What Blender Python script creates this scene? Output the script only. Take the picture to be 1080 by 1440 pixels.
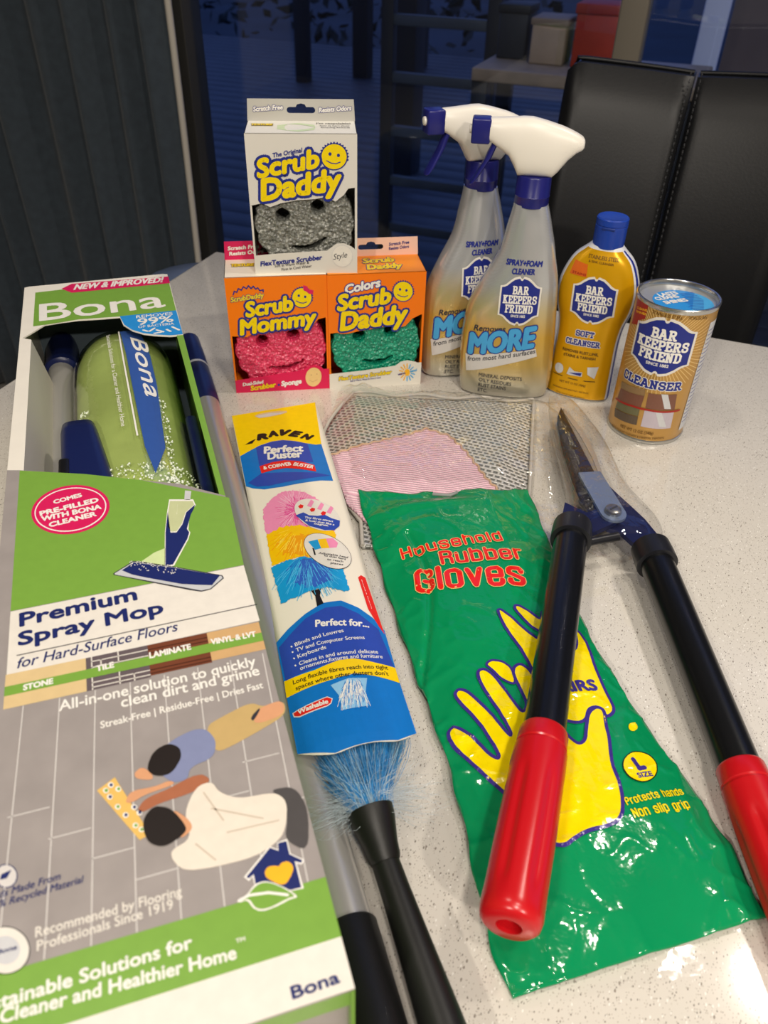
import bpy, bmesh, math, random
from mathutils import Vector, Matrix, noise
from mathutils.geometry import tessellate_polygon
random.seed(11)
scene = bpy.context.scene
for o in list(bpy.data.objects):
    bpy.data.objects.remove(o, do_unlink=True)
COL = scene.collection

# ------------------------------------------------------------------ camera
cam_data = bpy.data.cameras.new('camera')
cam = bpy.data.objects.new('camera', cam_data)
COL.objects.link(cam)
scene.camera = cam
cam_data.sensor_fit = 'VERTICAL'
cam_data.sensor_height = 24.0
cam_data.sensor_width = 18.0
cam_data.lens = 1105.59 / 1440 * 24.0
PITCH, ROLL, EYE = 0.67101, 0.02666, 0.42549
fw = Vector((0, math.cos(PITCH), -math.sin(PITCH)))
up = Vector((0, math.sin(PITCH), math.cos(PITCH)))
rt = Vector((1, 0, 0))
rt2 = rt * math.cos(ROLL) + up * math.sin(ROLL)
up2 = up * math.cos(ROLL) - rt * math.sin(ROLL)
mw = Matrix.Identity(4)
for i in range(3):
    mw[i][0], mw[i][1], mw[i][2] = rt2[i], up2[i], -fw[i]
mw[2][3] = EYE
cam.matrix_world = mw
cam_data.clip_start = 0.02
cam_data.clip_end = 200
cam_data.dof.use_dof = True
cam_data.dof.focus_distance = 0.60
cam_data.dof.aperture_fstop = 7.5

# ------------------------------------------------------------------ world (dusk)
world = bpy.data.worlds.new('dusk')
scene.world = world
world.use_nodes = True
wn = world.node_tree
bg = wn.nodes['Background']
bg.inputs[0].default_value = (0.15, 0.24, 0.62, 1)
bg.inputs[1].default_value = 0.9

# room axes: s runs along the window wall, d runs towards it
TH = -0.356
EW = Vector((math.cos(TH), math.sin(TH), 0))
EN = Vector((-math.sin(TH), math.cos(TH), 0))
def RW(s, d, z=0.0):
    v = EW * s + EN * d
    return Vector((v.x, v.y, z))
FLOOR_Z, CEIL_Z, DECK_Z = -0.75, 1.66, -0.80

# ------------------------------------------------------------------ ceiling downlights and added rear fill
def downlight_or_fill(x, y, power, size=0.13, col=(1.0, 0.91, 0.80)):
    ld = bpy.data.lights.new('downlight_or_fill', 'AREA')
    ld.shape = 'DISK'
    ld.size = size
    ld.energy = power
    ld.color = col
    lo = bpy.data.objects.new('downlight_or_fill', ld)
    COL.objects.link(lo)
    lo.location = (x, y, CEIL_Z - 0.02)
LP = 10.6
for (x, y, k) in ((0.87, 0.76, 0.8), (0.37, -0.18, 0.6), (0.17, -0.74, 1.3), (-0.45, 0.35, 0.4), (-0.85, -1.5, 3.4), (1.0, -1.6, 3.4)):  # last two are added fill behind the camera, brightening the front faces
    downlight_or_fill(x, y, LP * k)

# ------------------------------------------------------------------ colour management
scene.view_settings.view_transform = 'Standard'
scene.view_settings.look = 'None'
scene.view_settings.exposure = 0.0
scene.view_settings.gamma = 1.0
scene.view_settings.use_curve_mapping = False
scene.cycles.use_denoising = True
scene.cycles.max_bounces = 10
scene.cycles.transparent_max_bounces = 16
scene.cycles.caustics_reflective = False
scene.cycles.caustics_refractive = False

# ------------------------------------------------------------------ materials
def lin(h):
    if not isinstance(h, str):
        return (h[0], h[1], h[2], 1)
    h = h.lstrip('#')
    out = []
    for i in (0, 2, 4):
        c = int(h[i:i+2], 16) / 255
        out.append(c / 12.92 if c <= 0.04045 else ((c + 0.055) / 1.055) ** 2.4)
    return (*out, 1)
MATS = {}
def pmat(name, color, rough=0.5, metal=0.0, coat=0.0, bump=0.0, bscale=50.0, var=0.0, vscale=20.0, spec=0.5, detail=3.0, trans=0.0, ior=1.45, sheen=0.0, bdist=0.001):
    """principled material with a noise for slight colour variation and relief"""
    if name in MATS:
        return MATS[name]
    m = bpy.data.materials.new(name)
    m.use_nodes = True
    nt = m.node_tree
    b = nt.nodes['Principled BSDF']
    c = lin(color)
    b.inputs['Base Color'].default_value = c
    b.inputs['Roughness'].default_value = rough
    b.inputs['Metallic'].default_value = metal
    b.inputs['Specular IOR Level'].default_value = spec
    b.inputs['Coat Weight'].default_value = coat
    b.inputs['Coat Roughness'].default_value = 0.06
    b.inputs['Transmission Weight'].default_value = trans
    b.inputs['IOR'].default_value = ior
    b.inputs['Sheen Weight'].default_value = sheen
    tc = nt.nodes.new('ShaderNodeTexCoord')
    if var > 0:
        n = nt.nodes.new('ShaderNodeTexNoise')
        n.inputs['Scale'].default_value = vscale
        n.inputs['Detail'].default_value = 4
        nt.links.new(tc.outputs['Object'], n.inputs['Vector'])
        mr = nt.nodes.new('ShaderNodeMapRange')
        mr.inputs[1].default_value, mr.inputs[2].default_value = 0.3, 0.7
        mr.inputs[3].default_value, mr.inputs[4].default_value = 1 - var, 1 + var
        nt.links.new(n.outputs[0], mr.inputs[0])
        hs = nt.nodes.new('ShaderNodeHueSaturation')
        hs.inputs['Color'].default_value = c
        nt.links.new(mr.outputs[0], hs.inputs['Value'])
        nt.links.new(hs.outputs[0], b.inputs['Base Color'])
    if bump > 0:
        n2 = nt.nodes.new('ShaderNodeTexNoise')
        n2.inputs['Scale'].default_value = bscale
        n2.inputs['Detail'].default_value = detail
        nt.links.new(tc.outputs['Object'], n2.inputs['Vector'])
        bp = nt.nodes.new('ShaderNodeBump')
        bp.inputs['Strength'].default_value = bump
        bp.inputs['Distance'].default_value = bdist
        nt.links.new(n2.outputs[0], bp.inputs['Height'])
        nt.links.new(bp.outputs[0], b.inputs['Normal'])
    MATS[name] = m
    return m
PRINT = dict(lime='#79a542', magenta='#d61f5c', white='#efece5', paper='#e4dfd5', silverprint='#c9cacc', navyprint='#1f2a66', paleolive='#c3c99a', palelime='#cfe0a4',
    darkprint='#33333b', greyprint='#c6c8cb', stoneprint='#d9bf8d', tileprint='#63585c', woodprint='#73402b', darkwood='#4d281b', tanprint='#cda673', palegrey='#d3cfcb',
    khaki='#c2a56d', skin='#d59c74', blueshirt='#8189ac', hair='#231d1b', boardtan='#e3b964', skindark='#a8684a', creamshirt='#e4dacb', creamshade='#c8bba8', greypants='#4d4a4a',
    heartyellow='#f6b526', inkblue='#232f86', logoyellow='#f2d400', spongetan='#ecc985', skyprint='#4aa5dc', black='#141414', yellowprint='#f7d000', azure='#0b74c9', royal='#2a49ae',
    redprint='#e2231c', furpink='#ee8fb8', furhotpink='#e4569b', furyellow='#f7c400', furorange='#f2a30a', furblue='#149ad9', furdeepblue='#2f62c4', fibrepale='#8fc4ea', rimgold='#e8c27a',
    purpleline='#3d2f86', gloveyellow='#f5dc00', darkgold='#6b4a1a', maroon='#a3271f', potbrown='#8f7350', potred='#7b5242', potgreen='#6d6a4c', potdark='#5e5042', lilac='#bdb3bd', orangered='#d9671f',
    badgeblue='#2b8fd8', labelblue='#3357a0', raygold='#e9c884', paleg='#cfe2b8', photofloor='#9d9693', furpalepink='#f6bcd4', furlemon='#fbe04a', furcyan='#52bdec')
PAPERY = dict(rough=0.38, spec=0.45)
GLOSSY = dict(rough=0.13, spec=0.6, bump=.3, bscale=70, bdist=.0015)
def print_mat(key, gloss=False):
    return pmat(('film_' if gloss else 'print_') + key, PRINT[key], var=0.03, vscale=180, **(GLOSSY if gloss else PAPERY))

def clear_film(name='clear_film', tint=(1, 1, 1, 1), strength=1.0, rough=0.04, relief=0.35):
    if name in MATS:
        return MATS[name]
    m = bpy.data.materials.new(name)
    m.use_nodes = True
    nt = m.node_tree
    nt.nodes.remove(nt.nodes['Principled BSDF'])
    outn = nt.nodes['Material Output']
    tr = nt.nodes.new('ShaderNodeBsdfTransparent')
    tr.inputs[0].default_value = tint
    gl = nt.nodes.new('ShaderNodeBsdfGlossy')
    gl.inputs['Roughness'].default_value = rough
    lw = nt.nodes.new('ShaderNodeLayerWeight')
    lw.inputs['Blend'].default_value = .5
    pw = nt.nodes.new('ShaderNodeMath')
    pw.operation = 'POWER'
    pw.inputs[1].default_value = 4.0
    nt.links.new(lw.outputs['Facing'], pw.inputs[0])
    mul = nt.nodes.new('ShaderNodeMapRange')
    mul.inputs[3].default_value, mul.inputs[4].default_value = .045 * strength, min(.9, .8 * strength)
    nt.links.new(pw.outputs[0], mul.inputs[0])
    tc = nt.nodes.new('ShaderNodeTexCoord')
    ns = nt.nodes.new('ShaderNodeTexNoise')
    ns.inputs['Scale'].default_value = 60
    ns.inputs['Detail'].default_value = 3
    nt.links.new(tc.outputs['Object'], ns.inputs['Vector'])
    bp = nt.nodes.new('ShaderNodeBump')
    bp.inputs['Strength'].default_value = relief
    bp.inputs['Distance'].default_value = 0.003
    nt.links.new(ns.outputs[0], bp.inputs['Height'])
    nt.links.new(bp.outputs[0], gl.inputs['Normal'])
    mx = nt.nodes.new('ShaderNodeMixShader')
    nt.links.new(mul.outputs[0], mx.inputs[0])
    nt.links.new(tr.outputs[0], mx.inputs[1])
    nt.links.new(gl.outputs[0], mx.inputs[2])
    nt.links.new(mx.outputs[0], outn.inputs[0])
    MATS[name] = m
    return m

# ------------------------------------------------------------------ mesh helpers
def new_obj(name, verts, faces, mat=None, parent=None, smooth=False, mats=None, midx=None):
    me = bpy.data.meshes.new(name)
    me.from_pydata([tuple(v) for v in verts], [], [tuple(f) for f in faces])
    for m in (mats or ([mat] if mat else [])):
        me.materials.append(m)
    if midx:
        me.polygons.foreach_set('material_index', midx)
    if smooth:
        me.polygons.foreach_set('use_smooth', [True] * len(me.polygons))
    me.update()
    o = bpy.data.objects.new(name, me)
    COL.objects.link(o)
    if parent:
        o.parent = parent
    return o
def from_bm(name, bm, mat=None, parent=None, smooth=False, mats=None):
    bmesh.ops.recalc_face_normals(bm, faces=bm.faces)
    me = bpy.data.meshes.new(name)
    bm.to_mesh(me)
    bm.free()
    for m in (mats or ([mat] if mat else [])):
        me.materials.append(m)
    if smooth:
        me.polygons.foreach_set('use_smooth', [True] * len(me.polygons))
    o = bpy.data.objects.new(name, me)
    COL.objects.link(o)
    if parent:
        o.parent = parent
    return o
def tag(o, label=None, cat=None, group=None, kind=None):
    if label: o['label'] = label
    if cat: o['category'] = cat
    if group: o['group'] = group
    if kind: o['kind'] = kind
    return o
def thing(name, label, cat, loc=(0, 0, 0), rz=0.0, group=None):
    o = bpy.data.objects.new(name, None)
    COL.objects.link(o)
    o.empty_display_size = 0.02
    o.location = loc
    o.rotation_euler = (0, 0, rz)
    return tag(o, label, cat, group)
def auto_smooth(o, ang=35):
    me = o.data
    me.polygons.foreach_set('use_smooth', [True] * len(me.polygons))
    bm = bmesh.new()
    bm.from_mesh(me)
    for e in bm.edges:
        if len(e.link_faces) == 2 and e.calc_face_angle(0) > math.radians(ang):
            e.smooth = False
    bm.to_mesh(me)
    bm.free()
    return o
def box(name, lo, hi, mat, parent=None, bevel=0.0, segs=2, rot=None):
    bm = bmesh.new()
    bmesh.ops.create_cube(bm, size=1)
    c = [(lo[i] + hi[i]) / 2 for i in range(3)]
    s = [hi[i] - lo[i] for i in range(3)]
    for v in bm.verts:
        v.co = Vector((v.co.x * s[0] + c[0], v.co.y * s[1] + c[1], v.co.z * s[2] + c[2]))
    if bevel > 0:
        bmesh.ops.bevel(bm, geom=list(bm.edges), offset=bevel, segments=segs, affect='EDGES', profile=0.5)
    if rot:
        bmesh.ops.transform(bm, matrix=rot, verts=bm.verts)
    o = from_bm(name, bm, mat, parent)
    if bevel > 0:
        auto_smooth(o, 50)
    return o
def room_box(name, s0, s1, d0, d1, z0, z1, mat, parent=None, bevel=0.0):
    return box(name, (s0, d0, z0), (s1, d1, z1), mat, parent, bevel, rot=Matrix.Rotation(TH, 4, 'Z') if parent is None or parent.rotation_euler.z == 0 else None)
def rings(name, rs, mat, parent=None, cap=True, closed=False, smooth=True, mats=None, midx=None, ang=40):
    """loft a list of equally long point rings"""
    n = len(rs[0])
    verts = [p for r in rs for p in r]
    faces, mi = [], []
    m = len(rs)
    for i in range(m - 1 if not closed else m):
        for j in range(n):
            a, b = i * n + j, i * n + (j + 1) % n
            c, d = ((i + 1) % m) * n + (j + 1) % n, ((i + 1) % m) * n + j
            faces.append((a, b, c, d))
            mi.append(midx(i, j) if midx else 0)
    if cap and not closed:
        faces.append(tuple(range(n))[::-1])
        faces.append(tuple((m - 1) * n + k for k in range(n)))
        mi += [midx(0, -1) if midx else 0, midx(m - 1, -1) if midx else 0]
    o = new_obj(name, verts, faces, mat, parent, smooth, mats, mi)
    if smooth:
        auto_smooth(o, ang)
    return o
def lathe(name, prof, mat, parent=None, segs=48, centre=(0, 0), cap=True, **k):
    """prof: (radius, z) from bottom to top about the local z axis"""
    rs = [[(centre[0] + r * math.cos(2 * math.pi * j / segs), centre[1] + r * math.sin(2 * math.pi * j / segs), z) for j in range(segs)] for r, z in prof]
    return rings(name, rs, mat, parent, cap, **k)
def frame_of(d):
    d = Vector(d).normalized()
    a = Vector((0, 0, 1)) if abs(d.z) < 0.9 else Vector((1, 0, 0))
    x = d.cross(a).normalized()
    return x, x.cross(d).normalized(), d
def rod(name, p0, p1, prof, mat, parent=None, segs=32, shape=None, **k):
    """solid of revolution along p0-p1; prof: (t, radius), t in metres from p0; shape(theta, t) scales the radius"""
    p0 = Vector(p0)
    x, y, d = frame_of(Vector(p1) - p0)
    rs = []
    for t, r in prof:
        rg = []
        for j in range(segs):
            th = 2 * math.pi * j / segs
            rr = r * (shape(th, t) if shape else 1)
            rg.append(p0 + d * t + x * rr * math.cos(th) + y * rr * math.sin(th))
        rs.append(rg)
    return rings(name, rs, mat, parent, **k)
def path_tube(pts, rad, segs=8):
    """verts, faces of a tube along pts"""
    pts = [Vector(p) for p in pts]
    vs, fs = [], []
    n = len(pts)
    for i, p in enumerate(pts):
        d = (pts[min(i + 1, n - 1)] - pts[max(i - 1, 0)])
        x, y, _ = frame_of(d)
        r = rad[i] if isinstance(rad, (list, tuple)) else rad
        for j in range(segs):
            th = 2 * math.pi * j / segs
            vs.append(p + x * r * math.cos(th) + y * r * math.sin(th))
    for i in range(n - 1):
        for j in range(segs):
            fs.append((i * segs + j, i * segs + (j + 1) % segs, (i + 1) * segs + (j + 1) % segs, (i + 1) * segs + j))
    fs.append(tuple(range(segs))[::-1])
    fs.append(tuple((n - 1) * segs + k for k in range(segs)))
    return vs, fs
def tube(name, pts, rad, mat, parent=None, segs=10):
    vs, fs = path_tube(pts, rad, segs)
    o = new_obj(name, vs, fs, mat, parent)
    return auto_smooth(o, 50)
def slab(name, outer, holes, z0, z1, mat, parent=None, place=None, mats=None):
    """2D outline (with holes) made into a plate between z0 and z1; place maps (x,y,z) to the parent's space"""
    loops = [outer] + list(holes or [])
    flat = [p for lp in loops for p in lp]
    tris = tessellate_polygon([[Vector((p[0], p[1], 0)) for p in lp] for lp in loops])
    n = len(flat)
    pl = place or (lambda x, y, z: (x, y, z))
    verts = [pl(p[0], p[1], z1) for p in flat] + [pl(p[0], p[1], z0) for p in flat]
    faces = []
    for t in tris:
        a, b, c = [Vector((flat[i][0], flat[i][1])) for i in t]
        if (b - a).x * (c - a).y - (b - a).y * (c - a).x < 0:
            t = t[::-1]
        faces.append(tuple(t))
        faces.append(tuple(i + n for i in t[::-1]))
    k = 0
    for lp in loops:
        m = len(lp)
        for i in range(m):
            a, b = k + i, k + (i + 1) % m
            faces.append((a, b, b + n, a + n))
        k += m
    bm = bmesh.new()
    bv = [bm.verts.new(v) for v in verts]
    for f in faces:
        try:
            bm.faces.new([bv[i] for i in f])
        except ValueError:
            pass
    return from_bm(name, bm, mat, parent, mats=mats)
def circle(cx, cy, rx, ry=None, n=32, a0=0.0):
    ry = rx if ry is None else ry
    return [(cx + rx * math.cos(a0 + 2 * math.pi * i / n), cy + ry * math.sin(a0 + 2 * math.pi * i / n)) for i in range(n)]
def interp(tab, x):
    """smooth piecewise interpolation through (x, y) rows"""
    if x <= tab[0][0]: return tab[0][1]
    if x >= tab[-1][0]: return tab[-1][1]
    for i in range(len(tab) - 1):
        if x <= tab[i + 1][0]:
            break
    x0, y0 = tab[i]
    x1, y1 = tab[i + 1]
    m0 = (y1 - tab[i - 1][1]) / (x1 - tab[i - 1][0]) if i > 0 else (y1 - y0) / (x1 - x0)
    m1 = (tab[i + 2][1] - y0) / (tab[i + 2][0] - x0) if i + 2 < len(tab) else (y1 - y0) / (x1 - x0)
    h = x1 - x0
    t = (x - x0) / h
    return (2*t**3 - 3*t**2 + 1) * y0 + (t**3 - 2*t**2 + t) * h * m0 + (-2*t**3 + 3*t**2) * y1 + (t**3 - t**2) * h * m1

# ------------------------------------------------------------------ flat print (lettering and artwork)
SLAB = {
 'B': [[(.12,0),(.12,1)],[(0,0),(.45,0),(.62,.12),(.62,.4),(.47,.52),(.12,.52)],[(0,1),(.42,1),(.58,.9),(.58,.64),(.47,.52)]],
 'A': [[(.08,0),(.33,1),(.42,1),(.67,0)],[(.18,.33),(.57,.33)],[(-.05,0),(.2,0)],[(.55,0),(.8,0)],[(.2,1),(.42,1)]],
 'R': [[(.12,0),(.12,1)],[(0,1),(.42,1),(.58,.88),(.58,.62),(.44,.5),(.12,.5)],[(.38,.5),(.6,0),(.75,0)],[(0,0),(.27,0)]],
 'K': [[(.12,0),(.12,1)],[(0,0),(.27,0)],[(0,1),(.27,1)],[(.12,.42),(.56,1)],[(.44,1),(.7,1)],[(.28,.58),(.6,0)],[(.46,0),(.74,0)]],
 'E': [[(.12,0),(.12,1)],[(0,1),(.58,1),(.58,.76)],[(0,0),(.6,0),(.6,.25)],[(.12,.52),(.42,.52)]],
 'P': [[(.12,0),(.12,1)],[(0,1),(.45,1),(.6,.88),(.6,.6),(.45,.47),(.12,.47)],[(0,0),(.3,0)]],
 'S': [[(.56,.72),(.56,.9),(.45,1),(.15,1),(.03,.88),(.03,.66),(.14,.55),(.46,.47),(.58,.35),(.58,.12),(.46,0),(.15,0),(.03,.1),(.03,.28)]],
 'F': [[(.12,0),(.12,1)],[(0,1),(.58,1),(.58,.74)],[(.12,.52),(.42,.52)],[(0,0),(.3,0)]],
 'I': [[(.16,0),(.16,1)],[(0,0),(.32,0)],[(0,1),(.32,1)]],
 'N': [[(.1,0),(.1,1)],[(.1,1),(.55,0)],[(.55,0),(.55,1)],[(-.03,0),(.24,0)],[(-.05,1),(.15,1)],[(.42,1),(.68,1)]],
 'D': [[(.12,0),(.12,1)],[(0,1),(.42,1),(.62,.8),(.62,.2),(.42,0),(0,0)]],
 'C': [[(.58,.68),(.58,.88),(.46,1),(.16,1),(.03,.86),(.03,.14),(.16,0),(.46,0),(.58,.12),(.58,.3)]],
 'L': [[(.12,0),(.12,1)],[(0,1),(.27,1)],[(0,0),(.55,0),(.55,.3)]],
 'O': [[(.16,0),(.03,.14),(.03,.86),(.16,1),(.46,1),(.59,.86),(.59,.14),(.46,0),(.16,0)]],
 'T': [[(.3,0),(.3,1)],[(.03,.75),(.03,1),(.57,1),(.57,.75)],[(.16,0),(.44,0)]],
}
# heavy condensed lettering
RND = [(.34,.68),(.26,.78),(.08,.78),(0,.68),(0,.1),(.08,0),(.26,0),(.34,.1)]
COND = {
 'o': [RND + [(.34,.68)]], 'u': [[(0,.78),(0,.1),(.08,0),(.26,0),(.34,.1)],[(.34,.78),(.34,0)]],
 's': [[(.34,.58),(.34,.68),(.26,.78),(.08,.78),(0,.68),(0,.52),(.34,.28),(.34,.1),(.26,0),(.08,0),(0,.1),(0,.22)]],
 'e': [[(0,.40),(.34,.40),(.34,.68),(.26,.78),(.08,.78),(0,.68),(0,.1),(.08,0),(.26,0),(.34,.1),(.34,.22)]],
 'h': [[(0,0),(0,1)],[(0,.68),(.08,.78),(.26,.78),(.34,.68),(.34,0)]], 'l': [[(0,0),(0,1)]],
 'd': [[(.34,0),(.34,1)],RND], 'b': [[(0,0),(0,1)],[(.34 - x, y) for x, y in RND]],
 'r': [[(0,0),(0,.78)],[(0,.62),(.1,.76),(.22,.78)]], 'v': [[(0,.78),(.17,0),(.34,.78)]],
 'G': [[(.36,.70),(.36,.88),(.27,1),(.09,1),(0,.88),(0,.12),(.09,0),(.27,0),(.36,.12),(.36,.45),(.2,.45)]],
 'H': [[(0,0),(0,1)],[(.36,0),(.36,1)],[(0,.5),(.36,.5)]],
 'R': [[(0,0),(0,1),(.26,1),(.36,.9),(.36,.62),(.26,.52),(0,.52)],[(.24,.52),(.36,.4),(.36,0)]],
 'P': [[(0,0),(0,1),(.26,1),(.36,.9),(.36,.58),(.26,.48),(0,.48)]],
 't': [[(.08,1),(.08,.1),(.14,0),(.24,0)],[(-.06,.78),(.24,.78)]],
 'c': [[(.34,.52),(.34,.68),(.26,.78),(.08,.78),(0,.68),(0,.1),(.08,0),(.26,0),(.34,.1),(.34,.26)]],
 'a': [[(0,.6),(0,.68),(.08,.78),(.26,.78),(.34,.68),(.34,0)],[(.34,.44),(.1,.4),(0,.3),(0,.1),(.08,0),(.24,0),(.34,.1)]],
 'n': [[(0,0),(0,.78)],[(0,.68),(.08,.78),(.26,.78),(.34,.68),(.34,0)]],
 'N': [[(0,0),(0,1)],[(0,1),(.36,0)],[(.36,0),(.36,1)]], 'i': [[(0,0),(0,.74)],[(0,.97),(0,1)]],
 'p': [[(0,-.22),(0,.78)],[(.34 - x, y) for x, y in RND]],
 'g': [[(.34,.78),(.34,-.12),(.26,-.22),(.08,-.22),(0,-.14)],RND],
}
TEXT_CACHE = {}
def text_mesh(s, bold=0.0, shear=0.0):
    """lettering as 2D triangles: returns verts, faces, boundary edges, width, capital height"""
    key = (s, bold, shear)
    if key in TEXT_CACHE:
        return TEXT_CACHE[key]
    def tri(body, off):
        cu = bpy.data.curves.new('t', 'FONT')
        cu.body = body
        cu.resolution_u = 3
        cu.offset = off
        cu.shear = 0.0
        ob = bpy.data.objects.new('t', cu)
        me = ob.to_mesh()
        vs = [(v.co.x, v.co.y) for v in me.vertices]
        fs = [tuple(p.vertices) for p in me.polygons]
        ob.to_mesh_clear()
        bpy.data.objects.remove(ob)
        bpy.data.curves.remove(cu)
        return vs, fs
    vs, fs = tri(s, 0.0)
    cap = TEXT_CACHE.get('cap')
    if cap is None:
        hv, _ = tri('H', 0)
        cap = TEXT_CACHE['cap'] = max(v[1] for v in hv)
    vs = [(x + shear * y, y) for x, y in vs]
    x0 = min(v[0] for v in vs)
    x1 = max(v[0] for v in vs)
    vs = [(x - x0, y) for x, y in vs]
    cnt = {}
    for f in fs:
        for i in range(len(f)):
            e = (f[i], f[(i + 1) % len(f)])
            k = (min(e), max(e))
            cnt[k] = cnt.get(k, 0) + 1
    bd = [k for k, c in cnt.items() if c == 1]
    TEXT_CACHE[key] = (vs, fs, bd, x1 - x0, cap)
    return TEXT_CACHE[key]
def stroke(segs, w, joins=None, n=6):
    """quads along segments plus round joins"""
    vs, fs = [], []
    h = w / 2
    pts = set()
    lift = lambda: ((len(fs) * 7) % 25 + 1) * 2.4e-6   # overlapping strokes never share one plane
    for a, b in segs:
        dx, dy = b[0] - a[0], b[1] - a[1]
        L = math.hypot(dx, dy)
        if L < 1e-9:
            continue
        nx, ny = -dy / L * h, dx / L * h
        k = len(vs)
        dz = lift()
        vs += [(a[0] - nx, a[1] - ny, dz), (b[0] - nx, b[1] - ny, dz), (b[0] + nx, b[1] + ny, dz), (a[0] + nx, a[1] + ny, dz)]
        fs.append((k, k + 1, k + 2, k + 3))
        if joins is not False:
            pts.add(a)
            pts.add(b)
    for p in pts:
        k = len(vs)
        dz = lift()
        vs += [(c[0], c[1], dz) for c in circle(p[0], p[1], h, n=n)]
        fs.append(tuple(range(k, k + n)))
    return vs, fs
def place2(vs, x, y, sx, sy, ang):
    c, s = math.cos(ang), math.sin(ang)
    return [(x + c * v[0] * sx - s * v[1] * sy, y + s * v[0] * sx + c * v[1] * sy) for v in vs]
EMB = [(-.5,.27),(-.43,.28),(-.36,.31),(-.28,.37),(-.18,.43),(-.08,.455),(-.045,.458),(-.03,.43),(0,.415)]
EMB = EMB + [(-x, y) for x, y in EMB[-2::-1]]
EMB = EMB + [(-x, -y) for x, y in EMB]
def slab_letters(t, font=SLAB):
    segs, x = [], 0.0
    for ch in t:
        if ch == ' ':
            x += .4
            continue
        g = font[ch]
        for pl in g:
            for a, b in zip(pl, pl[1:]):
                segs.append(((a[0] + x, a[1]), (b[0] + x, b[1])))
        x += max(p[0] for pl in g for p in pl) + .22
    return segs, x - .22
class Artwork:
    """collects flat printed shapes in a surface's own (x, y) and lays them on it"""
    def __init__(self, surf, eps=0.00008, gloss=False, grid=None):
        self.surf, self.eps, self.gloss, self.grid = surf, eps, gloss, grid
        self.v, self.f, self.mi, self.mats = [], [], [], []
    def _mat(self, key):
        m = print_mat(key, self.gloss)
        if m not in self.mats:
            self.mats.append(m)
        return self.mats.index(m)
    def put(self, vs, fs, key, layer):
        mi = self._mat(key)
        gx, gy = self.grid if self.grid else (None, None)
        if gx or gy:
            bm = bmesh.new()
            bv = [bm.verts.new((v[0], v[1], v[2] if len(v) > 2 else 0)) for v in vs]
            for f in fs:
                try:
                    bm.faces.new([bv[i] for i in f])
                except ValueError:
                    pass
            for ax, g in ((0, gx), (1, gy)):
                if not g or not bv:
                    continue
                lo = min(v.co[ax] for v in bm.verts)
                hi = max(v.co[ax] for v in bm.verts)
                k = math.ceil(lo / g)
                while k * g < hi:
                    co = [0, 0, 0]
                    co[ax] = k * g
                    no = [0, 0, 0]
                    no[ax] = 1
                    bmesh.ops.bisect_plane(bm, geom=bm.verts[:] + bm.edges[:] + bm.faces[:], dist=1e-7, plane_co=co, plane_no=no)
                    k += 1
            bm.verts.index_update()
            vs = [(v.co.x, v.co.y, v.co.z) for v in bm.verts]
            fs = [tuple(v.index for v in f.verts) for f in bm.faces]
            bm.free()
        k = len(self.v)
        h = layer * self.eps
        self.v += [self.surf(v[0], v[1], h + (v[2] if len(v) > 2 else 0)) for v in vs]
        for f in fs:
            if len(f) >= 3:
                a, b, c = vs[f[0]], vs[f[1]], vs[f[2]]
                ar = sum(vs[f[i]][0] * vs[f[(i + 1) % len(f)]][1] - vs[f[(i + 1) % len(f)]][0] * vs[f[i]][1] for i in range(len(f)))
                self.f.append(tuple(k + i for i in (f if ar >= 0 else f[::-1])))
                self.mi.append(mi)
    def poly(self, pts, key, layer):
        fs = [tuple(t) for t in tessellate_polygon([[Vector((x, y, 0)) for x, y in pts]])]
        self.put(pts, fs, key, layer)
    def line(self, pts, w, key, layer):
        vs, fs = stroke([(tuple(a), tuple(b)) for a, b in zip(pts, pts[1:])], w)
        self.put(vs, fs, key, layer)
    def text(self, t, x, y, w, cap, ang, key, bold=.02, shear=0, layer=3, okey=None, ow=0):
        vs, fs, bd, W, H = text_mesh(t, bold, shear)
        q = place2(vs, x, y, w / W, cap / H, ang)
        if okey:
            sv, sf = stroke([(q[a], q[b]) for a, b in bd], ow * 2 + 2.0 * bold * min(w / W, cap / H))
            self.put(sv, sf, okey, layer - 1)
            self.put(q, fs, okey, layer - 1)
        self.put(q, fs, key, layer)
        if bold > 0:
            sv, sf = stroke([(q[a], q[b]) for a, b in bd], 2.0 * bold * min(w / W, cap / H), n=4)
            self.put(sv, sf, key, layer)
    def slabtext(self, t, x, y, w, cap, ang, key, layer=3, okey=None, ow=0, weight=.2, font=SLAB):
        segs, W = slab_letters(t, font)
        segs = [tuple((px, py + (weight / 2 if font is COND else 0)) for px, py in s) for s in segs]
        sx = w / W
        sy = cap
        def pl(ww):
            s2 = [tuple(place2(s, x, y, sx, sy * (1 - weight), ang)) for s in segs]
            return stroke(s2, ww)
        if okey:
            sv, sf = pl(min(sx * 1.2, sy) * weight * 1.05 + ow * 2)
            self.put(sv, sf, okey, layer - 1)
        sv, sf = pl(min(sx * 1.2, sy) * weight * 1.05)
        self.put(sv, sf, key, layer)
    def emblem(self, cx, cy, w, h, ang, ink='inkblue', lettering='white'):
        k = h / .916
        P = lambda s: place2([(px * s, py * s) for px, py in EMB], cx, cy, w, k, ang)
        self.poly(place2([(px * 1.09, py * 1.10) for px, py in EMB], cx, cy, w, k, ang), 'paper', 2)
        self.poly(P(1.0), ink, 3)
        for t, lw, yb, ch in (('BAR', .40, .155, .18), ('KEEPERS', .86, -.035, .18), ('FRIEND', .70, -.225, .18)):
            p = place2([(-lw / 2, yb)], cx, cy, w, k, ang)[0]
            self.slabtext(t, p[0], p[1], lw * w, ch * k, ang, lettering, 4)
        p = place2([(-.19, -.325)], cx, cy, w, k, ang)[0]
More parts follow.
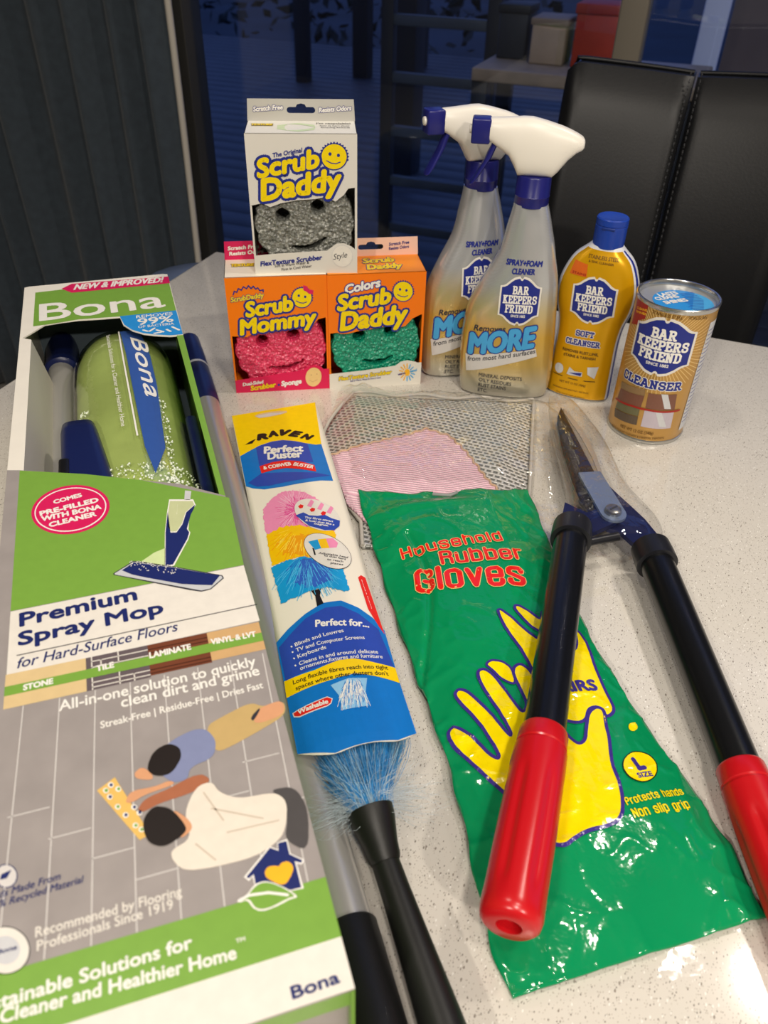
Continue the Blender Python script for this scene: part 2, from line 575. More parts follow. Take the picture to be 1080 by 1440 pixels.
        self.text('SINCE 1882', p[0], p[1], .38 * w, .05 * k, ang, lettering, .03, 0, 4)
    def items(self, its):
        for it in its:
            k = it[0]
            if k == 'p': self.poly(it[1], it[2], it[3])
            elif k == 'l': self.line(it[1], it[2], it[3], it[4])
            elif k == 't': self.text(it[1], it[2], it[3], it[4], it[5], it[6], it[7], it[8], it[9], it[10])
            elif k == 'o': self.text(it[1], it[2], it[3], it[4], it[5], it[6], it[7], it[10], it[11], it[12], it[8], it[9])
            elif k == 's': self.slabtext(it[1], it[2], it[3], it[4], it[5], it[6], it[7], it[8], it[9], it[10])
            elif k == 'c': self.slabtext(it[1], it[2], it[3], it[4], it[5], it[6], it[7], it[8], it[9], it[10], .150, COND)
            elif k == 'em': self.emblem(*it[1:6])
            elif k == 'k': self.hairs(*it[1:])
    def hairs(self, cx, cy, ax, ay, bx, by, r0, r1, a0, a1, n, key, layer, seed, w):
        """printed fur strokes fanning from a centre"""
        rnd = random.Random(seed)
        segs = []
        for i in range(n):
            a = rnd.uniform(a0, a1)
            ra = rnd.uniform(r0, r1 * .75)
            rb = min(r1, ra + rnd.uniform(.15, .4) * (r1 - r0) + 3)
            b = a + rnd.uniform(-.08, .08)
            q = [(r * math.cos(t), r * math.sin(t)) for r, t in ((ra, a), (rb, b))]
            segs.append(tuple((cx + u * ax + v * bx, cy + u * ay + v * by) for u, v in q))
        vs, fs = stroke(segs, w)
        self.put(vs, fs, key, layer)
    def build(self, name, parent):
        o = new_obj(name, self.v, self.f, None, parent, mats=self.mats, midx=self.mi)
        return o
DECALS = {
 'mop': [
  ('p',[(.0102,-.015),(.0453,-.0132),(.1348,-.023),(.1347,-.0903),(.0853,-.0902),(.0485,-.0871),(.0209,-.0907),(.0103,-.0916)],'lime',1),
  ('p',[(.034,-.0119),(.0433,-.0019),(.1357,-.0067),(.1355,-.0243),(.0432,-.0243)],'magenta',2),
  ('t','NEW & IMPROVED!',.0453,-.0176,.085,.0127,-.0282,'white',.05,.35,3),
  ('t','Bona',.0157,-.0817,.1101,.0366,.0222,'white',.012,0,3),
  ('t','REMOVES',.0985,-.0986,.0322,.0059,-.0225,'white',.015,0,4),
  ('t','99%',.0991,-.1132,.0307,.013,-.0197,'white',.02,0,4),
  ('t','OF BACTERIA',.0987,-.1197,.0311,.0047,-.0265,'white',.01,0,4),
  ('l',[(.1026,-.1245),(.1061,-.1282)],.0022,'white',4),
  ('l',[(.1076,-.1286),(.1123,-.1234)],.0022,'white',4),
  ('l',[(.1139,-.1275),(.1192,-.1327)],.0022,'white',4),
  ('l',[(.1225,-.1289),(.1253,-.1334)],.0022,'white',4),
  ('l',[(.1277,-.1247),(.1328,-.1326)],.0022,'white',4),
  ('l',[(.1114,-.1338),(.1172,-.1331)],.0022,'white',4),
  ('p',[(.008,-.3193),(.0489,-.3351),(.0843,-.3524),(.1107,-.3697),(.1371,-.3876),(.1353,-.454),(.0086,-.4556)],'lime',1),
  ('p',[(.0635,-.3727),(.0635,-.3761),(.063,-.3794),(.0622,-.3826),(.061,-.3855),(.0595,-.3882),(.0576,-.3906),(.0555,-.3927),(.0531,-.3945),(.0505,-.3958),(.0478,-.3968),(.0449,-.3974),(.042,-.3975),(.0391,-.3973),(.0361,-.3966),(.0333,-.3956),(.0305,-.3941),(.0279,-.3924),(.0255,-.3902),(.0233,-.3878),(.0214,-.3851),(.0198,-.3822),(.0185,-.3791),(.0175,-.3759),(.0169,-.3726),(.0167,-.3692),(.0169,-.3659),(.0175,-.3627),(.0185,-.3596),(.0199,-.3567),(.0216,-.354),(.0237,-.3516),(.0261,-.3496),(.0287,-.348),(.0316,-.3468),(.0346,-.3461),(.0377,-.3458),(.0409,-.346),(.0441,-.3467),(.0472,-.3479),(.0501,-.3495),(.0529,-.3514),(.0554,-.3538),(.0577,-.3565),(.0596,-.3594),(.0612,-.3626),(.0624,-.3659),(.0631,-.3693)],'magenta',2),
  ('p',[(.0616,-.3727),(.0615,-.3758),(.0611,-.3787),(.0604,-.3816),(.0593,-.3842),(.0579,-.3867),(.0562,-.3888),(.0542,-.3907),(.052,-.3923),(.0496,-.3935),(.0471,-.3944),(.0445,-.3949),(.0418,-.3951),(.0391,-.3948),(.0364,-.3942),(.0337,-.3933),(.0312,-.392),(.0288,-.3904),(.0266,-.3885),(.0246,-.3863),(.0228,-.3839),(.0213,-.3813),(.0202,-.3785),(.0193,-.3756),(.0188,-.3726),(.0186,-.3696),(.0188,-.3666),(.0194,-.3637),(.0203,-.3609),(.0216,-.3583),(.0232,-.356),(.0251,-.3539),(.0273,-.3521),(.0297,-.3506),(.0323,-.3496),(.0351,-.3489),(.038,-.3487),(.0409,-.3489),(.0438,-.3495),(.0466,-.3505),(.0493,-.3519),(.0518,-.3537),(.0542,-.3558),(.0562,-.3582),(.058,-.3608),(.0594,-.3637),(.0605,-.3666),(.0612,-.3697)],'white',3),
  ('p',[(.0608,-.3727),(.0608,-.3756),(.0604,-.3784),(.0597,-.3811),(.0586,-.3837),(.0573,-.386),(.0556,-.388),(.0537,-.3898),(.0516,-.3913),(.0493,-.3925),(.0469,-.3934),(.0443,-.3939),(.0417,-.394),(.0391,-.3938),(.0365,-.3932),(.0339,-.3923),(.0315,-.3911),(.0291,-.3895),(.027,-.3877),(.0251,-.3856),(.0234,-.3833),(.0219,-.3808),(.0208,-.3782),(.02,-.3754),(.0195,-.3726),(.0193,-.3697),(.0195,-.3669),(.0201,-.3641),(.021,-.3615),(.0222,-.359),(.0238,-.3568),(.0256,-.3548),(.0278,-.3531),(.0301,-.3517),(.0326,-.3507),(.0353,-.3501),(.0381,-.3499),(.0409,-.3501),(.0437,-.3507),(.0464,-.3516),(.049,-.353),(.0515,-.3547),(.0537,-.3567),(.0557,-.3589),(.0574,-.3614),(.0588,-.3641),(.0598,-.3669),(.0605,-.3698)],'magenta',4),
  ('t','COMES',.0303,-.364,.0171,.004,.1876,'white',.05,0,5),
  ('t','PRE-FILLED',.0224,-.3744,.035,.0047,.1439,'white',.05,0,5),
  ('t','WITH BONA',.0232,-.3801,.0353,.0047,.0838,'white',.05,0,5),
  ('t','CLEANER',.0279,-.3873,.0276,.0045,.1299,'white',.05,0,5),
  ('p',[(.0086,-.456),(.1352,-.4545),(.1359,-.5006),(.0089,-.5023)],'paper',1),
  ('p',[(.1109,-.3721),(.1147,-.3739),(.1129,-.3832),(.1093,-.3819)],'silverprint',2),
  ('p',[(.1001,-.3789),(.1148,-.3831),(.1156,-.3898),(.1111,-.3954),(.1083,-.4129),(.1091,-.416),(.1073,-.4219),(.0966,-.4436),(.0913,-.4426),(.0944,-.4112),(.0976,-.3915)],'white',2),
  ('p',[(.098,-.3916),(.0976,-.4127),(.1011,-.4137),(.1054,-.4067),(.109,-.3955),(.1152,-.389),(.1142,-.3926),(.1114,-.3986),(.1075,-.412),(.1085,-.4158),(.1066,-.4217),(.0961,-.4423),(.0919,-.4422),(.0948,-.4113)],'navyprint',3),
  ('p',[(.1004,-.3809),(.1142,-.3849),(.1147,-.3889),(.1085,-.3953),(.1051,-.406),(.1012,-.4126),(.0981,-.412),(.0968,-.4071),(.0985,-.3906)],'paleolive',3),
  ('t','Bona',.1033,-.3957,.0098,.0002,1.4279,'white',.03,0,4),
  ('p',[(.0932,-.4263),(.0865,-.4287),(.0786,-.4346),(.0916,-.4427)],'palelime',2),
  ('p',[(.0627,-.4404),(.0743,-.4328),(.0792,-.4348),(.0959,-.4439),(.122,-.4594),(.1226,-.4621),(.1142,-.4692),(.1089,-.4696),(.1027,-.4664),(.0629,-.4418)],'darkprint',2),
  ('p',[(.0635,-.4407),(.0745,-.4337),(.0958,-.4447),(.1215,-.46),(.1218,-.4619),(.114,-.4685),(.109,-.4687),(.0636,-.4417)],'greyprint',3),
  ('p',[(.0676,-.4393),(.0746,-.4343),(.0958,-.4451),(.1206,-.4595),(.1153,-.4661),(.1077,-.4636),(.0988,-.4602),(.0801,-.4492),(.0729,-.4445)],'navyprint',4),
  ('p',[(.0785,-.4351),(.0782,-.4354),(.0779,-.4352),(.0779,-.4346),(.0783,-.4346)],'white',5),
  ('p',[(.0826,-.4376),(.0823,-.4379),(.082,-.4377),(.082,-.4371),(.0824,-.4371)],'white',5),
  ('p',[(.074,-.4352),(.0737,-.4356),(.0733,-.4353),(.0733,-.4348),(.0738,-.4347)],'white',5),
  ('p',[(.0955,-.4493),(.0952,-.4496),(.0949,-.4494),(.0949,-.4489),(.0953,-.4488)],'white',5),
  ('p',[(.0921,-.4429),(.0918,-.4433),(.0914,-.443),(.0914,-.4425),(.0919,-.4424)],'white',5),
  ('p',[(.0862,-.4404),(.0859,-.4407),(.0855,-.4404),(.0855,-.4399),(.0859,-.4399)],'white',5),
  ('p',[(.0769,-.4343),(.0766,-.4346),(.0762,-.4343),(.0762,-.4338),(.0767,-.4338)],'white',5),
  ('p',[(.0775,-.4412),(.0772,-.4416),(.0768,-.4413),(.0769,-.4408),(.0773,-.4407)],'white',5),
  ('p',[(.0933,-.4482),(.093,-.4486),(.0926,-.4483),(.0926,-.4478),(.093,-.4477)],'white',5),
  ('p',[(.093,-.4432),(.0927,-.4435),(.0923,-.4432),(.0924,-.4427),(.0928,-.4427)],'white',5),
  ('p',[(.0801,-.4401),(.0798,-.4405),(.0795,-.4402),(.0795,-.4397),(.0799,-.4396)],'white',5),
  ('p',[(.0907,-.4473),(.0905,-.4477),(.0901,-.4474),(.0901,-.4469),(.0905,-.4469)],'white',5),
  ('p',[(.0951,-.4434),(.0948,-.4437),(.0944,-.4434),(.0945,-.4429),(.0949,-.4429)],'white',5),
  ('p',[(.0877,-.4443),(.0874,-.4446),(.087,-.4444),(.0871,-.4439),(.0875,-.4438)],'white',5),
  ('p',[(.0854,-.4392),(.0851,-.4395),(.0848,-.4393),(.0848,-.4388),(.0852,-.4387)],'white',5),
  ('p',[(.0847,-.4381),(.0844,-.4384),(.084,-.4382),(.084,-.4376),(.0844,-.4376)],'white',5),
  ('p',[(.0959,-.45),(.0956,-.4504),(.0952,-.4501),(.0953,-.4496),(.0957,-.4495)],'white',5),
  ('p',[(.0864,-.4407),(.0861,-.441),(.0858,-.4408),(.0858,-.4403),(.0862,-.4402)],'white',5),
  ('p',[(.0955,-.4475),(.0952,-.4478),(.0948,-.4475),(.0949,-.447),(.0953,-.447)],'white',5),
  ('p',[(.0946,-.4492),(.0943,-.4495),(.0939,-.4493),(.094,-.4488),(.0944,-.4487)],'white',5),
  ('p',[(.0853,-.4411),(.0851,-.4414),(.0847,-.4411),(.0847,-.4406),(.0851,-.4406)],'white',5),
  ('p',[(.0876,-.4424),(.0874,-.4427),(.087,-.4424),(.087,-.4419),(.0874,-.4419)],'white',5),
  ('p',[(.0765,-.4357),(.0762,-.436),(.0758,-.4358),(.0758,-.4352),(.0763,-.4352)],'white',5),
  ('p',[(.0934,-.4422),(.0931,-.4425),(.0927,-.4422),(.0928,-.4417),(.0932,-.4417)],'white',5),
  ('p',[(.0733,-.4367),(.0731,-.437),(.0727,-.4368),(.0727,-.4363),(.0731,-.4362)],'white',5),
  ('p',[(.0794,-.439),(.0791,-.4394),(.0788,-.4391),(.0788,-.4386),(.0792,-.4385)],'white',5),
  ('p',[(.0844,-.44),(.0842,-.4404),(.0838,-.4401),(.0838,-.4396),(.0842,-.4395)],'white',5),
  ('p',[(.098,-.4457),(.0977,-.4461),(.0974,-.4458),(.0974,-.4453),(.0978,-.4453)],'white',5),
  ('p',[(.083,-.4382),(.0827,-.4385),(.0824,-.4382),(.0824,-.4377),(.0828,-.4377)],'white',5),
  ('p',[(.0886,-.4416),(.0883,-.442),(.088,-.4417),(.088,-.4412),(.0884,-.4411)],'white',5),
  ('p',[(.0812,-.4417),(.0809,-.442),(.0806,-.4417),(.0806,-.4412),(.081,-.4412)],'white',5),
  ('p',[(.0804,-.4397),(.0802,-.4401),(.0798,-.4398),(.0798,-.4393),(.0802,-.4393)],'white',5),
  ('p',[(.0957,-.4438),(.0954,-.4441),(.095,-.4439),(.0951,-.4434),(.0955,-.4433)],'white',5),
  ('p',[(.0739,-.4338),(.0737,-.4341),(.0733,-.4339),(.0733,-.4333),(.0737,-.4333)],'white',5),
  ('p',[(.0918,-.4459),(.0915,-.4463),(.0911,-.446),(.0912,-.4455),(.0916,-.4455)],'white',5),
  ('p',[(.0784,-.4369),(.0781,-.4372),(.0778,-.437),(.0778,-.4364),(.0782,-.4364)],'white',5),
  ('p',[(.0768,-.4371),(.0765,-.4374),(.0761,-.4372),(.0762,-.4367),(.0766,-.4366)],'white',5),
  ('p',[(.0732,-.4372),(.0729,-.4375),(.0726,-.4373),(.0726,-.4368),(.073,-.4367)],'white',5),
  ('p',[(.0948,-.4502),(.0946,-.4505),(.0942,-.4503),(.0942,-.4498),(.0946,-.4497)],'white',5),
  ('p',[(.0908,-.4482),(.0905,-.4485),(.0901,-.4482),(.0901,-.4477),(.0905,-.4477)],'white',5),
  ('p',[(.0728,-.4337),(.0725,-.434),(.0721,-.4338),(.0722,-.4332),(.0726,-.4332)],'white',5),
  ('p',[(.0968,-.4497),(.0965,-.4501),(.0961,-.4498),(.0961,-.4493),(.0966,-.4493)],'white',5),
  ('p',[(.0825,-.4439),(.0822,-.4442),(.0818,-.4439),(.0819,-.4434),(.0823,-.4434)],'white',5),
  ('p',[(.0879,-.4456),(.0877,-.446),(.0873,-.4457),(.0873,-.4452),(.0877,-.4451)],'white',5),
  ('p',[(.0799,-.4365),(.0797,-.4369),(.0793,-.4366),(.0793,-.4361),(.0797,-.436)],'white',5),
  ('p',[(.0839,-.4381),(.0836,-.4384),(.0832,-.4381),(.0832,-.4376),(.0837,-.4376)],'white',5),
  ('p',[(.0818,-.4436),(.0815,-.444),(.0811,-.4437),(.0811,-.4432),(.0815,-.4432)],'white',5),
  ('p',[(.081,-.4356),(.0808,-.4359),(.0804,-.4357),(.0804,-.4352),(.0808,-.4351)],'white',5),
  ('p',[(.0735,-.4331),(.0733,-.4334),(.0729,-.4332),(.0729,-.4326),(.0733,-.4326)],'white',5),
  ('p',[(.0924,-.4442),(.0921,-.4446),(.0918,-.4443),(.0918,-.4438),(.0922,-.4438)],'white',5),
  ('p',[(.0799,-.4358),(.0796,-.4361),(.0793,-.4358),(.0793,-.4353),(.0797,-.4353)],'white',5),
  ('p',[(.0974,-.4473),(.0972,-.4476),(.0968,-.4473),(.0968,-.4468),(.0972,-.4468)],'white',5),
  ('p',[(.0778,-.4344),(.0775,-.4347),(.0771,-.4344),(.0772,-.4339),(.0776,-.4339)],'white',5),
  ('p',[(.0738,-.4332),(.0735,-.4336),(.0731,-.4333),(.0732,-.4328),(.0736,-.4327)],'white',5),
  ('p',[(.0898,-.4412),(.0896,-.4416),(.0892,-.4413),(.0892,-.4408),(.0896,-.4407)],'white',5),
  ('p',[(.0733,-.4356),(.073,-.4359),(.0726,-.4356),(.0726,-.4351),(.073,-.4351)],'white',5),
  ('p',[(.0783,-.4422),(.0781,-.4425),(.0777,-.4423),(.0777,-.4418),(.0781,-.4417)],'white',5),
  ('p',[(.0753,-.4369),(.0751,-.4373),(.0747,-.437),(.0747,-.4365),(.0751,-.4364)],'white',5),
  ('p',[(.0921,-.4445),(.0919,-.4448),(.0915,-.4445),(.0915,-.444),(.0919,-.444)],'white',5),
  ('p',[(.0975,-.4478),(.0973,-.4481),(.0969,-.4478),(.0969,-.4473),(.0973,-.4473)],'white',5),
  ('t','Premium',.0141,-.469,.0601,.0098,.0537,'navyprint',.035,0,3),
  ('t','Spray Mop',.0139,-.483,.0732,.0094,.04,'navyprint',.035,0,3),
  ('l',[(.0133,-.4898),(.1366,-.4882)],.0006,'darkprint',3),
  ('t','for Hard-Surface Floors',.0138,-.4988,.0798,.0068,.0396,'navyprint',.008,.25,3),
  ('p',[(.0085,-.5015),(.0465,-.5015),(.0465,-.5235),(.0085,-.5235)],'stoneprint',2),
  ('p',[(.0465,-.5015),(.077,-.5015),(.077,-.5235),(.0465,-.5235)],'tileprint',2),
  ('p',[(.077,-.5015),(.1075,-.5015),(.1075,-.5225),(.077,-.5225)],'woodprint',2),
  ('p',[(.1075,-.5015),(.1352,-.5015),(.1352,-.5215),(.1075,-.5215)],'tanprint',2),
  ('p',[(.049,-.5045),(.077,-.5045),(.077,-.5051),(.049,-.5051)],'paper',3),
  ('p',[(.049,-.5085),(.077,-.5085),(.077,-.5091),(.049,-.5091)],'paper',3),
  ('p',[(.049,-.5185),(.077,-.5185),(.077,-.5191),(.049,-.5191)],'paper',3),
  ('p',[(.049,-.5215),(.077,-.5215),(.077,-.5221),(.049,-.5221)],'paper',3),
  ('p',[(.049,-.5015),(.049600000000000005,-.5015),(.049600000000000005,-.5235),(.049,-.5235)],'paper',3),
  ('p',[(.0535,-.5045),(.0541,-.5045),(.0541,-.5085),(.0535,-.5085)],'paper',3),
  ('p',[(.062,-.5015),(.0626,-.5015),(.0626,-.5235),(.062,-.5235)],'paper',3),
  ('p',[(.069,-.5185),(.06960000000000001,-.5185),(.06960000000000001,-.5235),(.069,-.5235)],'paper',3),
  ('p',[(.077,-.5045),(.1075,-.5045),(.1075,-.5052),(.077,-.5052)],'darkwood',3),
  ('p',[(.077,-.507),(.1075,-.507),(.1075,-.5077),(.077,-.5077)],'darkwood',3),
  ('p',[(.077,-.5185),(.1075,-.5185),(.1075,-.5192),(.077,-.5192)],'darkwood',3),
  ('p',[(.077,-.5208),(.1075,-.5208),(.1075,-.5215000000000001),(.077,-.5215000000000001)],'darkwood',3),
  ('p',[(.0085,-.5095),(.1352,-.5095),(.1352,-.5155),(.0085,-.5155)],'lime',4),
  ('t','STONE',.0173,-.5143,.0136,.0034,.0241,'white',.05,0,5),
  ('t','TILE',.0516,-.5122,.0083,.0036,.0443,'white',.05,0,5),
  ('t','LAMINATE',.0776,-.511,.0207,.0038,.0061,'white',.05,0,5),
  ('t','VINYL & LVT',.1088,-.5106,.0232,.0037,-.0402,'white',.05,0,5),
  ('t','All-in-one solution to quickly',.0339,-.5321,.0946,.0063,.0127,'white',.02,0,3),
  ('t','clean dirt and grime',.0622,-.5383,.0669,.0062,.013,'white',.02,0,3),
  ('t','Streak-Free | Residue-Free | Dries Fast',.0523,-.5479,.077,.004,.0231,'white',.02,0,3),
  ('l',[(.0175,-.524),(.0125,-.6465)],.0005,'palegrey',2),
  ('l',[(.034,-.524),(.029,-.6465)],.0005,'palegrey',2),
  ('l',[(.0505,-.524),(.0455,-.6465)],.0005,'palegrey',2),
  ('l',[(.067,-.524),(.062,-.6465)],.0005,'palegrey',2),
  ('l',[(.0835,-.524),(.0785,-.6465)],.0005,'palegrey',2),
  ('l',[(.1,-.524),(.095,-.6465)],.0005,'palegrey',2),
  ('l',[(.1165,-.524),(.1115,-.6465)],.0005,'palegrey',2),
  ('l',[(.133,-.524),(.128,-.6465)],.0005,'palegrey',2),
  ('l',[(.0135,-.583),(.03,-.583)],.0005,'palegrey',2),
  ('l',[(.03,-.598),(.0465,-.598)],.0005,'palegrey',2),
  ('l',[(.0465,-.612),(.063,-.612)],.0005,'palegrey',2),
  ('l',[(.063,-.626),(.0795,-.626)],.0005,'palegrey',2),
  ('l',[(.0795,-.57),(.096,-.57)],.0005,'palegrey',2),
  ('l',[(.096,-.6),(.1125,-.6)],.0005,'palegrey',2),
  ('l',[(.1125,-.585),(.129,-.585)],.0005,'palegrey',2),
  ('l',[(.129,-.61),(.1348,-.61)],.0005,'palegrey',2),
  ('p',[(.1018,-.5597),(.1048,-.5585),(.107,-.5577),(.1098,-.5567),(.1126,-.5558),(.1168,-.5544),(.1195,-.5539),(.1219,-.5539),(.1235,-.5545),(.1254,-.556),(.1269,-.5568),(.1288,-.5572),(.1309,-.5572),(.1341,-.5569),(.1358,-.5571),(.1369,-.558),(.1372,-.5594),(.1369,-.562),(.1361,-.5637),(.1345,-.5653),(.1324,-.5666),(.1286,-.5682),(.1256,-.5693),(.1217,-.5708),(.1178,-.5721),(.1117,-.5742),(.1082,-.5752),(.1054,-.5759),(.1038,-.576),(.1026,-.5756),(.1018,-.5747),(.101,-.5729),(.1004,-.5704),(.0996,-.5659),(.0996,-.5633),(.1004,-.561)],'khaki',3),
  ('p',[(.1291,-.5569),(.1328,-.5563),(.1349,-.5564),(.1362,-.5574),(.1366,-.5589),(.1363,-.5619),(.1354,-.5635),(.1335,-.5649),(.1309,-.5656),(.1264,-.5661),(.1239,-.5661),(.1221,-.5656),(.1214,-.5648),(.1215,-.5631),(.1216,-.562),(.1221,-.5609),(.1227,-.56),(.1238,-.5589),(.125,-.5581),(.1269,-.5574)],'skin',4),
  ('p',[(.1217,-.5604),(.1234,-.559),(.1243,-.5583),(.125,-.5579),(.1252,-.558),(.1252,-.5585),(.125,-.5591),(.1244,-.56),(.1237,-.561),(.1223,-.5628),(.1215,-.5636),(.1209,-.564),(.1205,-.5638),(.1202,-.5629),(.1203,-.5623),(.1209,-.5614)],'darkprint',5),
  ('p',[(.0731,-.5708),(.0748,-.5697),(.0762,-.5688),(.0779,-.5677),(.0796,-.5666),(.0823,-.565),(.0842,-.5639),(.0864,-.563),(.0884,-.5624),(.0913,-.5616),(.0932,-.5613),(.095,-.5613),(.0963,-.5616),(.098,-.5622),(.099,-.563),(.1,-.5642),(.1008,-.5656),(.1018,-.5681),(.1022,-.5698),(.1022,-.5717),(.1019,-.5735),(.1011,-.576),(.1002,-.5775),(.0985,-.5787),(.0966,-.5795),(.0932,-.5801),(.0912,-.5807),(.0897,-.5817),(.0889,-.5828),(.0884,-.5846),(.0879,-.5856),(.087,-.5863),(.0858,-.5867),(.084,-.5867),(.0827,-.5866),(.0815,-.5861),(.0806,-.5853),(.0794,-.584),(.0784,-.5828),(.0771,-.581),(.0757,-.579),(.0736,-.5757),(.0726,-.5737),(.0725,-.572)],'blueshirt',4),
  ('p',[(.0667,-.5758),(.0679,-.575),(.0688,-.5749),(.0698,-.5753),(.0708,-.5762),(.0721,-.5781),(.0728,-.5793),(.0732,-.5803),(.0733,-.581),(.0731,-.5817),(.0727,-.582),(.0718,-.582),(.0707,-.5817),(.0686,-.5809),(.0674,-.5803),(.0665,-.5796),(.066,-.5789),(.0657,-.5778),(.0657,-.5771),(.066,-.5764)],'skin',4),
  ('p',[(.0812,-.5857),(.0819,-.5866),(.0816,-.5871),(.0802,-.5877),(.078,-.588),(.0737,-.5885),(.0711,-.5888),(.0688,-.5893),(.0673,-.5897),(.0657,-.5905),(.0647,-.5908),(.0636,-.591),(.0628,-.591),(.0618,-.5907),(.0614,-.5902),(.0613,-.5895),(.0617,-.5886),(.0625,-.587),(.0635,-.5862),(.0651,-.5857),(.0669,-.5856),(.07,-.5859),(.0721,-.586),(.0742,-.586),(.0758,-.5858),(.078,-.5853),(.0793,-.5852),(.0804,-.5854)],'skin',5),
  ('p',[(.0723,-.5727),(.0734,-.5703),(.0743,-.5689),(.0756,-.5677),(.0769,-.5668),(.0791,-.566),(.0805,-.5658),(.082,-.566),(.0831,-.5665),(.0847,-.5677),(.0855,-.5687),(.0862,-.5699),(.0864,-.5712),(.0864,-.573),(.0862,-.5744),(.0856,-.5759),(.0847,-.5773),(.0832,-.5794),(.0821,-.5805),(.0809,-.5813),(.0798,-.5817),(.0782,-.5818),(.0771,-.5817),(.076,-.5814),(.075,-.581),(.0737,-.5802),(.073,-.5795),(.0723,-.5787),(.0719,-.5779),(.0715,-.5766),(.0715,-.5756),(.0718,-.5742)],'hair',6),
  ('p',[(.0496,-.5808),(.0573,-.5763),(.07,-.6082),(.0656,-.6094)],'boardtan',3),
  ('p',[(.0545,-.5823),(.0543,-.5831),(.0536,-.5834),(.0529,-.5832),(.0523,-.5825),(.0521,-.5816),(.0523,-.5808),(.053,-.5805),(.0537,-.5807),(.0543,-.5814)],'white',4),
  ('p',[(.0542,-.5822),(.0539,-.5828),(.0534,-.5829),(.0529,-.5825),(.0527,-.5818),(.053,-.5812),(.0535,-.5811),(.054,-.5815)],'lime',5),
  ('p',[(.056,-.586),(.0557,-.5867),(.0551,-.587),(.0544,-.5868),(.0538,-.5861),(.0536,-.5852),(.0538,-.5845),(.0545,-.5841),(.0552,-.5844),(.0558,-.5851)],'white',4),
  ('p',[(.0557,-.5858),(.0554,-.5864),(.0549,-.5865),(.0544,-.5861),(.0542,-.5854),(.0545,-.5849),(.055,-.5848),(.0555,-.5852)],'navyprint',5),
  ('p',[(.059,-.5917),(.0587,-.5925),(.0581,-.5928),(.0574,-.5926),(.0568,-.5919),(.0566,-.591),(.0569,-.5903),(.0575,-.59),(.0582,-.5902),(.0588,-.5909)],'white',4),
  ('p',[(.0586,-.5916),(.0584,-.5921),(.0579,-.5922),(.0574,-.5919),(.0573,-.5912),(.0575,-.5907),(.058,-.5906),(.0585,-.591)],'lime',5),
  ('p',[(.062,-.5967),(.0617,-.5974),(.0611,-.5977),(.0603,-.5975),(.0598,-.5968),(.0596,-.5959),(.0599,-.5952),(.0605,-.5949),(.0612,-.5951),(.0618,-.5958)],'white',4),
  ('p',[(.0616,-.5966),(.0614,-.5971),(.0609,-.5971),(.0604,-.5968),(.0603,-.5961),(.0605,-.5956),(.061,-.5955),(.0615,-.5959)],'navyprint',5),
  ('p',[(.0567,-.5802),(.0564,-.5809),(.0558,-.5813),(.055,-.581),(.0544,-.5803),(.0542,-.5794),(.0545,-.5786),(.0551,-.5783),(.0559,-.5785),(.0565,-.5793)],'white',4),
  ('p',[(.0563,-.5801),(.0561,-.5806),(.0556,-.5807),(.0551,-.5803),(.0549,-.5796),(.0551,-.5791),(.0557,-.579),(.0561,-.5794)],'navyprint',5),
  ('p',[(.0597,-.5831),(.0594,-.5839),(.0588,-.5842),(.058,-.584),(.0574,-.5833),(.0572,-.5823),(.0575,-.5816),(.0582,-.5813),(.0589,-.5815),(.0595,-.5822)],'white',4),
  ('p',[(.0593,-.583),(.0591,-.5835),(.0586,-.5836),(.0581,-.5832),(.0579,-.5826),(.0582,-.582),(.0587,-.5819),(.0592,-.5823)],'lime',5),
  ('p',[(.0657,-.594),(.0654,-.5947),(.0647,-.595),(.064,-.5948),(.0634,-.5941),(.0632,-.5932),(.0635,-.5925),(.0642,-.5922),(.0649,-.5924),(.0655,-.5931)],'white',4),
  ('p',[(.0653,-.5938),(.0651,-.5944),(.0646,-.5945),(.0641,-.5941),(.0639,-.5934),(.0642,-.5929),(.0647,-.5928),(.0651,-.5932)],'navyprint',5),
  ('p',[(.0676,-.5972),(.0674,-.598),(.0667,-.5983),(.066,-.598),(.0654,-.5974),(.0652,-.5965),(.0655,-.5958),(.0662,-.5955),(.0669,-.5957),(.0675,-.5964)],'white',4),
  ('p',[(.0673,-.5971),(.067,-.5976),(.0665,-.5977),(.0661,-.5973),(.0659,-.5967),(.0661,-.5962),(.0667,-.5961),(.0671,-.5965)],'navyprint',5),
  ('p',[(.0656,-.6027),(.0654,-.6034),(.0647,-.6037),(.064,-.6035),(.0634,-.6029),(.0633,-.602),(.0635,-.6013),(.0642,-.601),(.0649,-.6012),(.0655,-.6019)],'white',4),
  ('p',[(.0653,-.6026),(.065,-.6031),(.0645,-.6032),(.0641,-.6028),(.0639,-.6022),(.0642,-.6017),(.0647,-.6016),(.0651,-.602)],'lime',5),
  ('p',[(.0679,-.6053),(.0676,-.606),(.067,-.6062),(.0662,-.606),(.0657,-.6054),(.0655,-.6045),(.0658,-.6039),(.0664,-.6036),(.0671,-.6038),(.0677,-.6044)],'white',4),
  ('p',[(.0675,-.6052),(.0673,-.6056),(.0668,-.6057),(.0663,-.6054),(.0662,-.6047),(.0664,-.6043),(.0669,-.6042),(.0674,-.6045)],'lime',5),
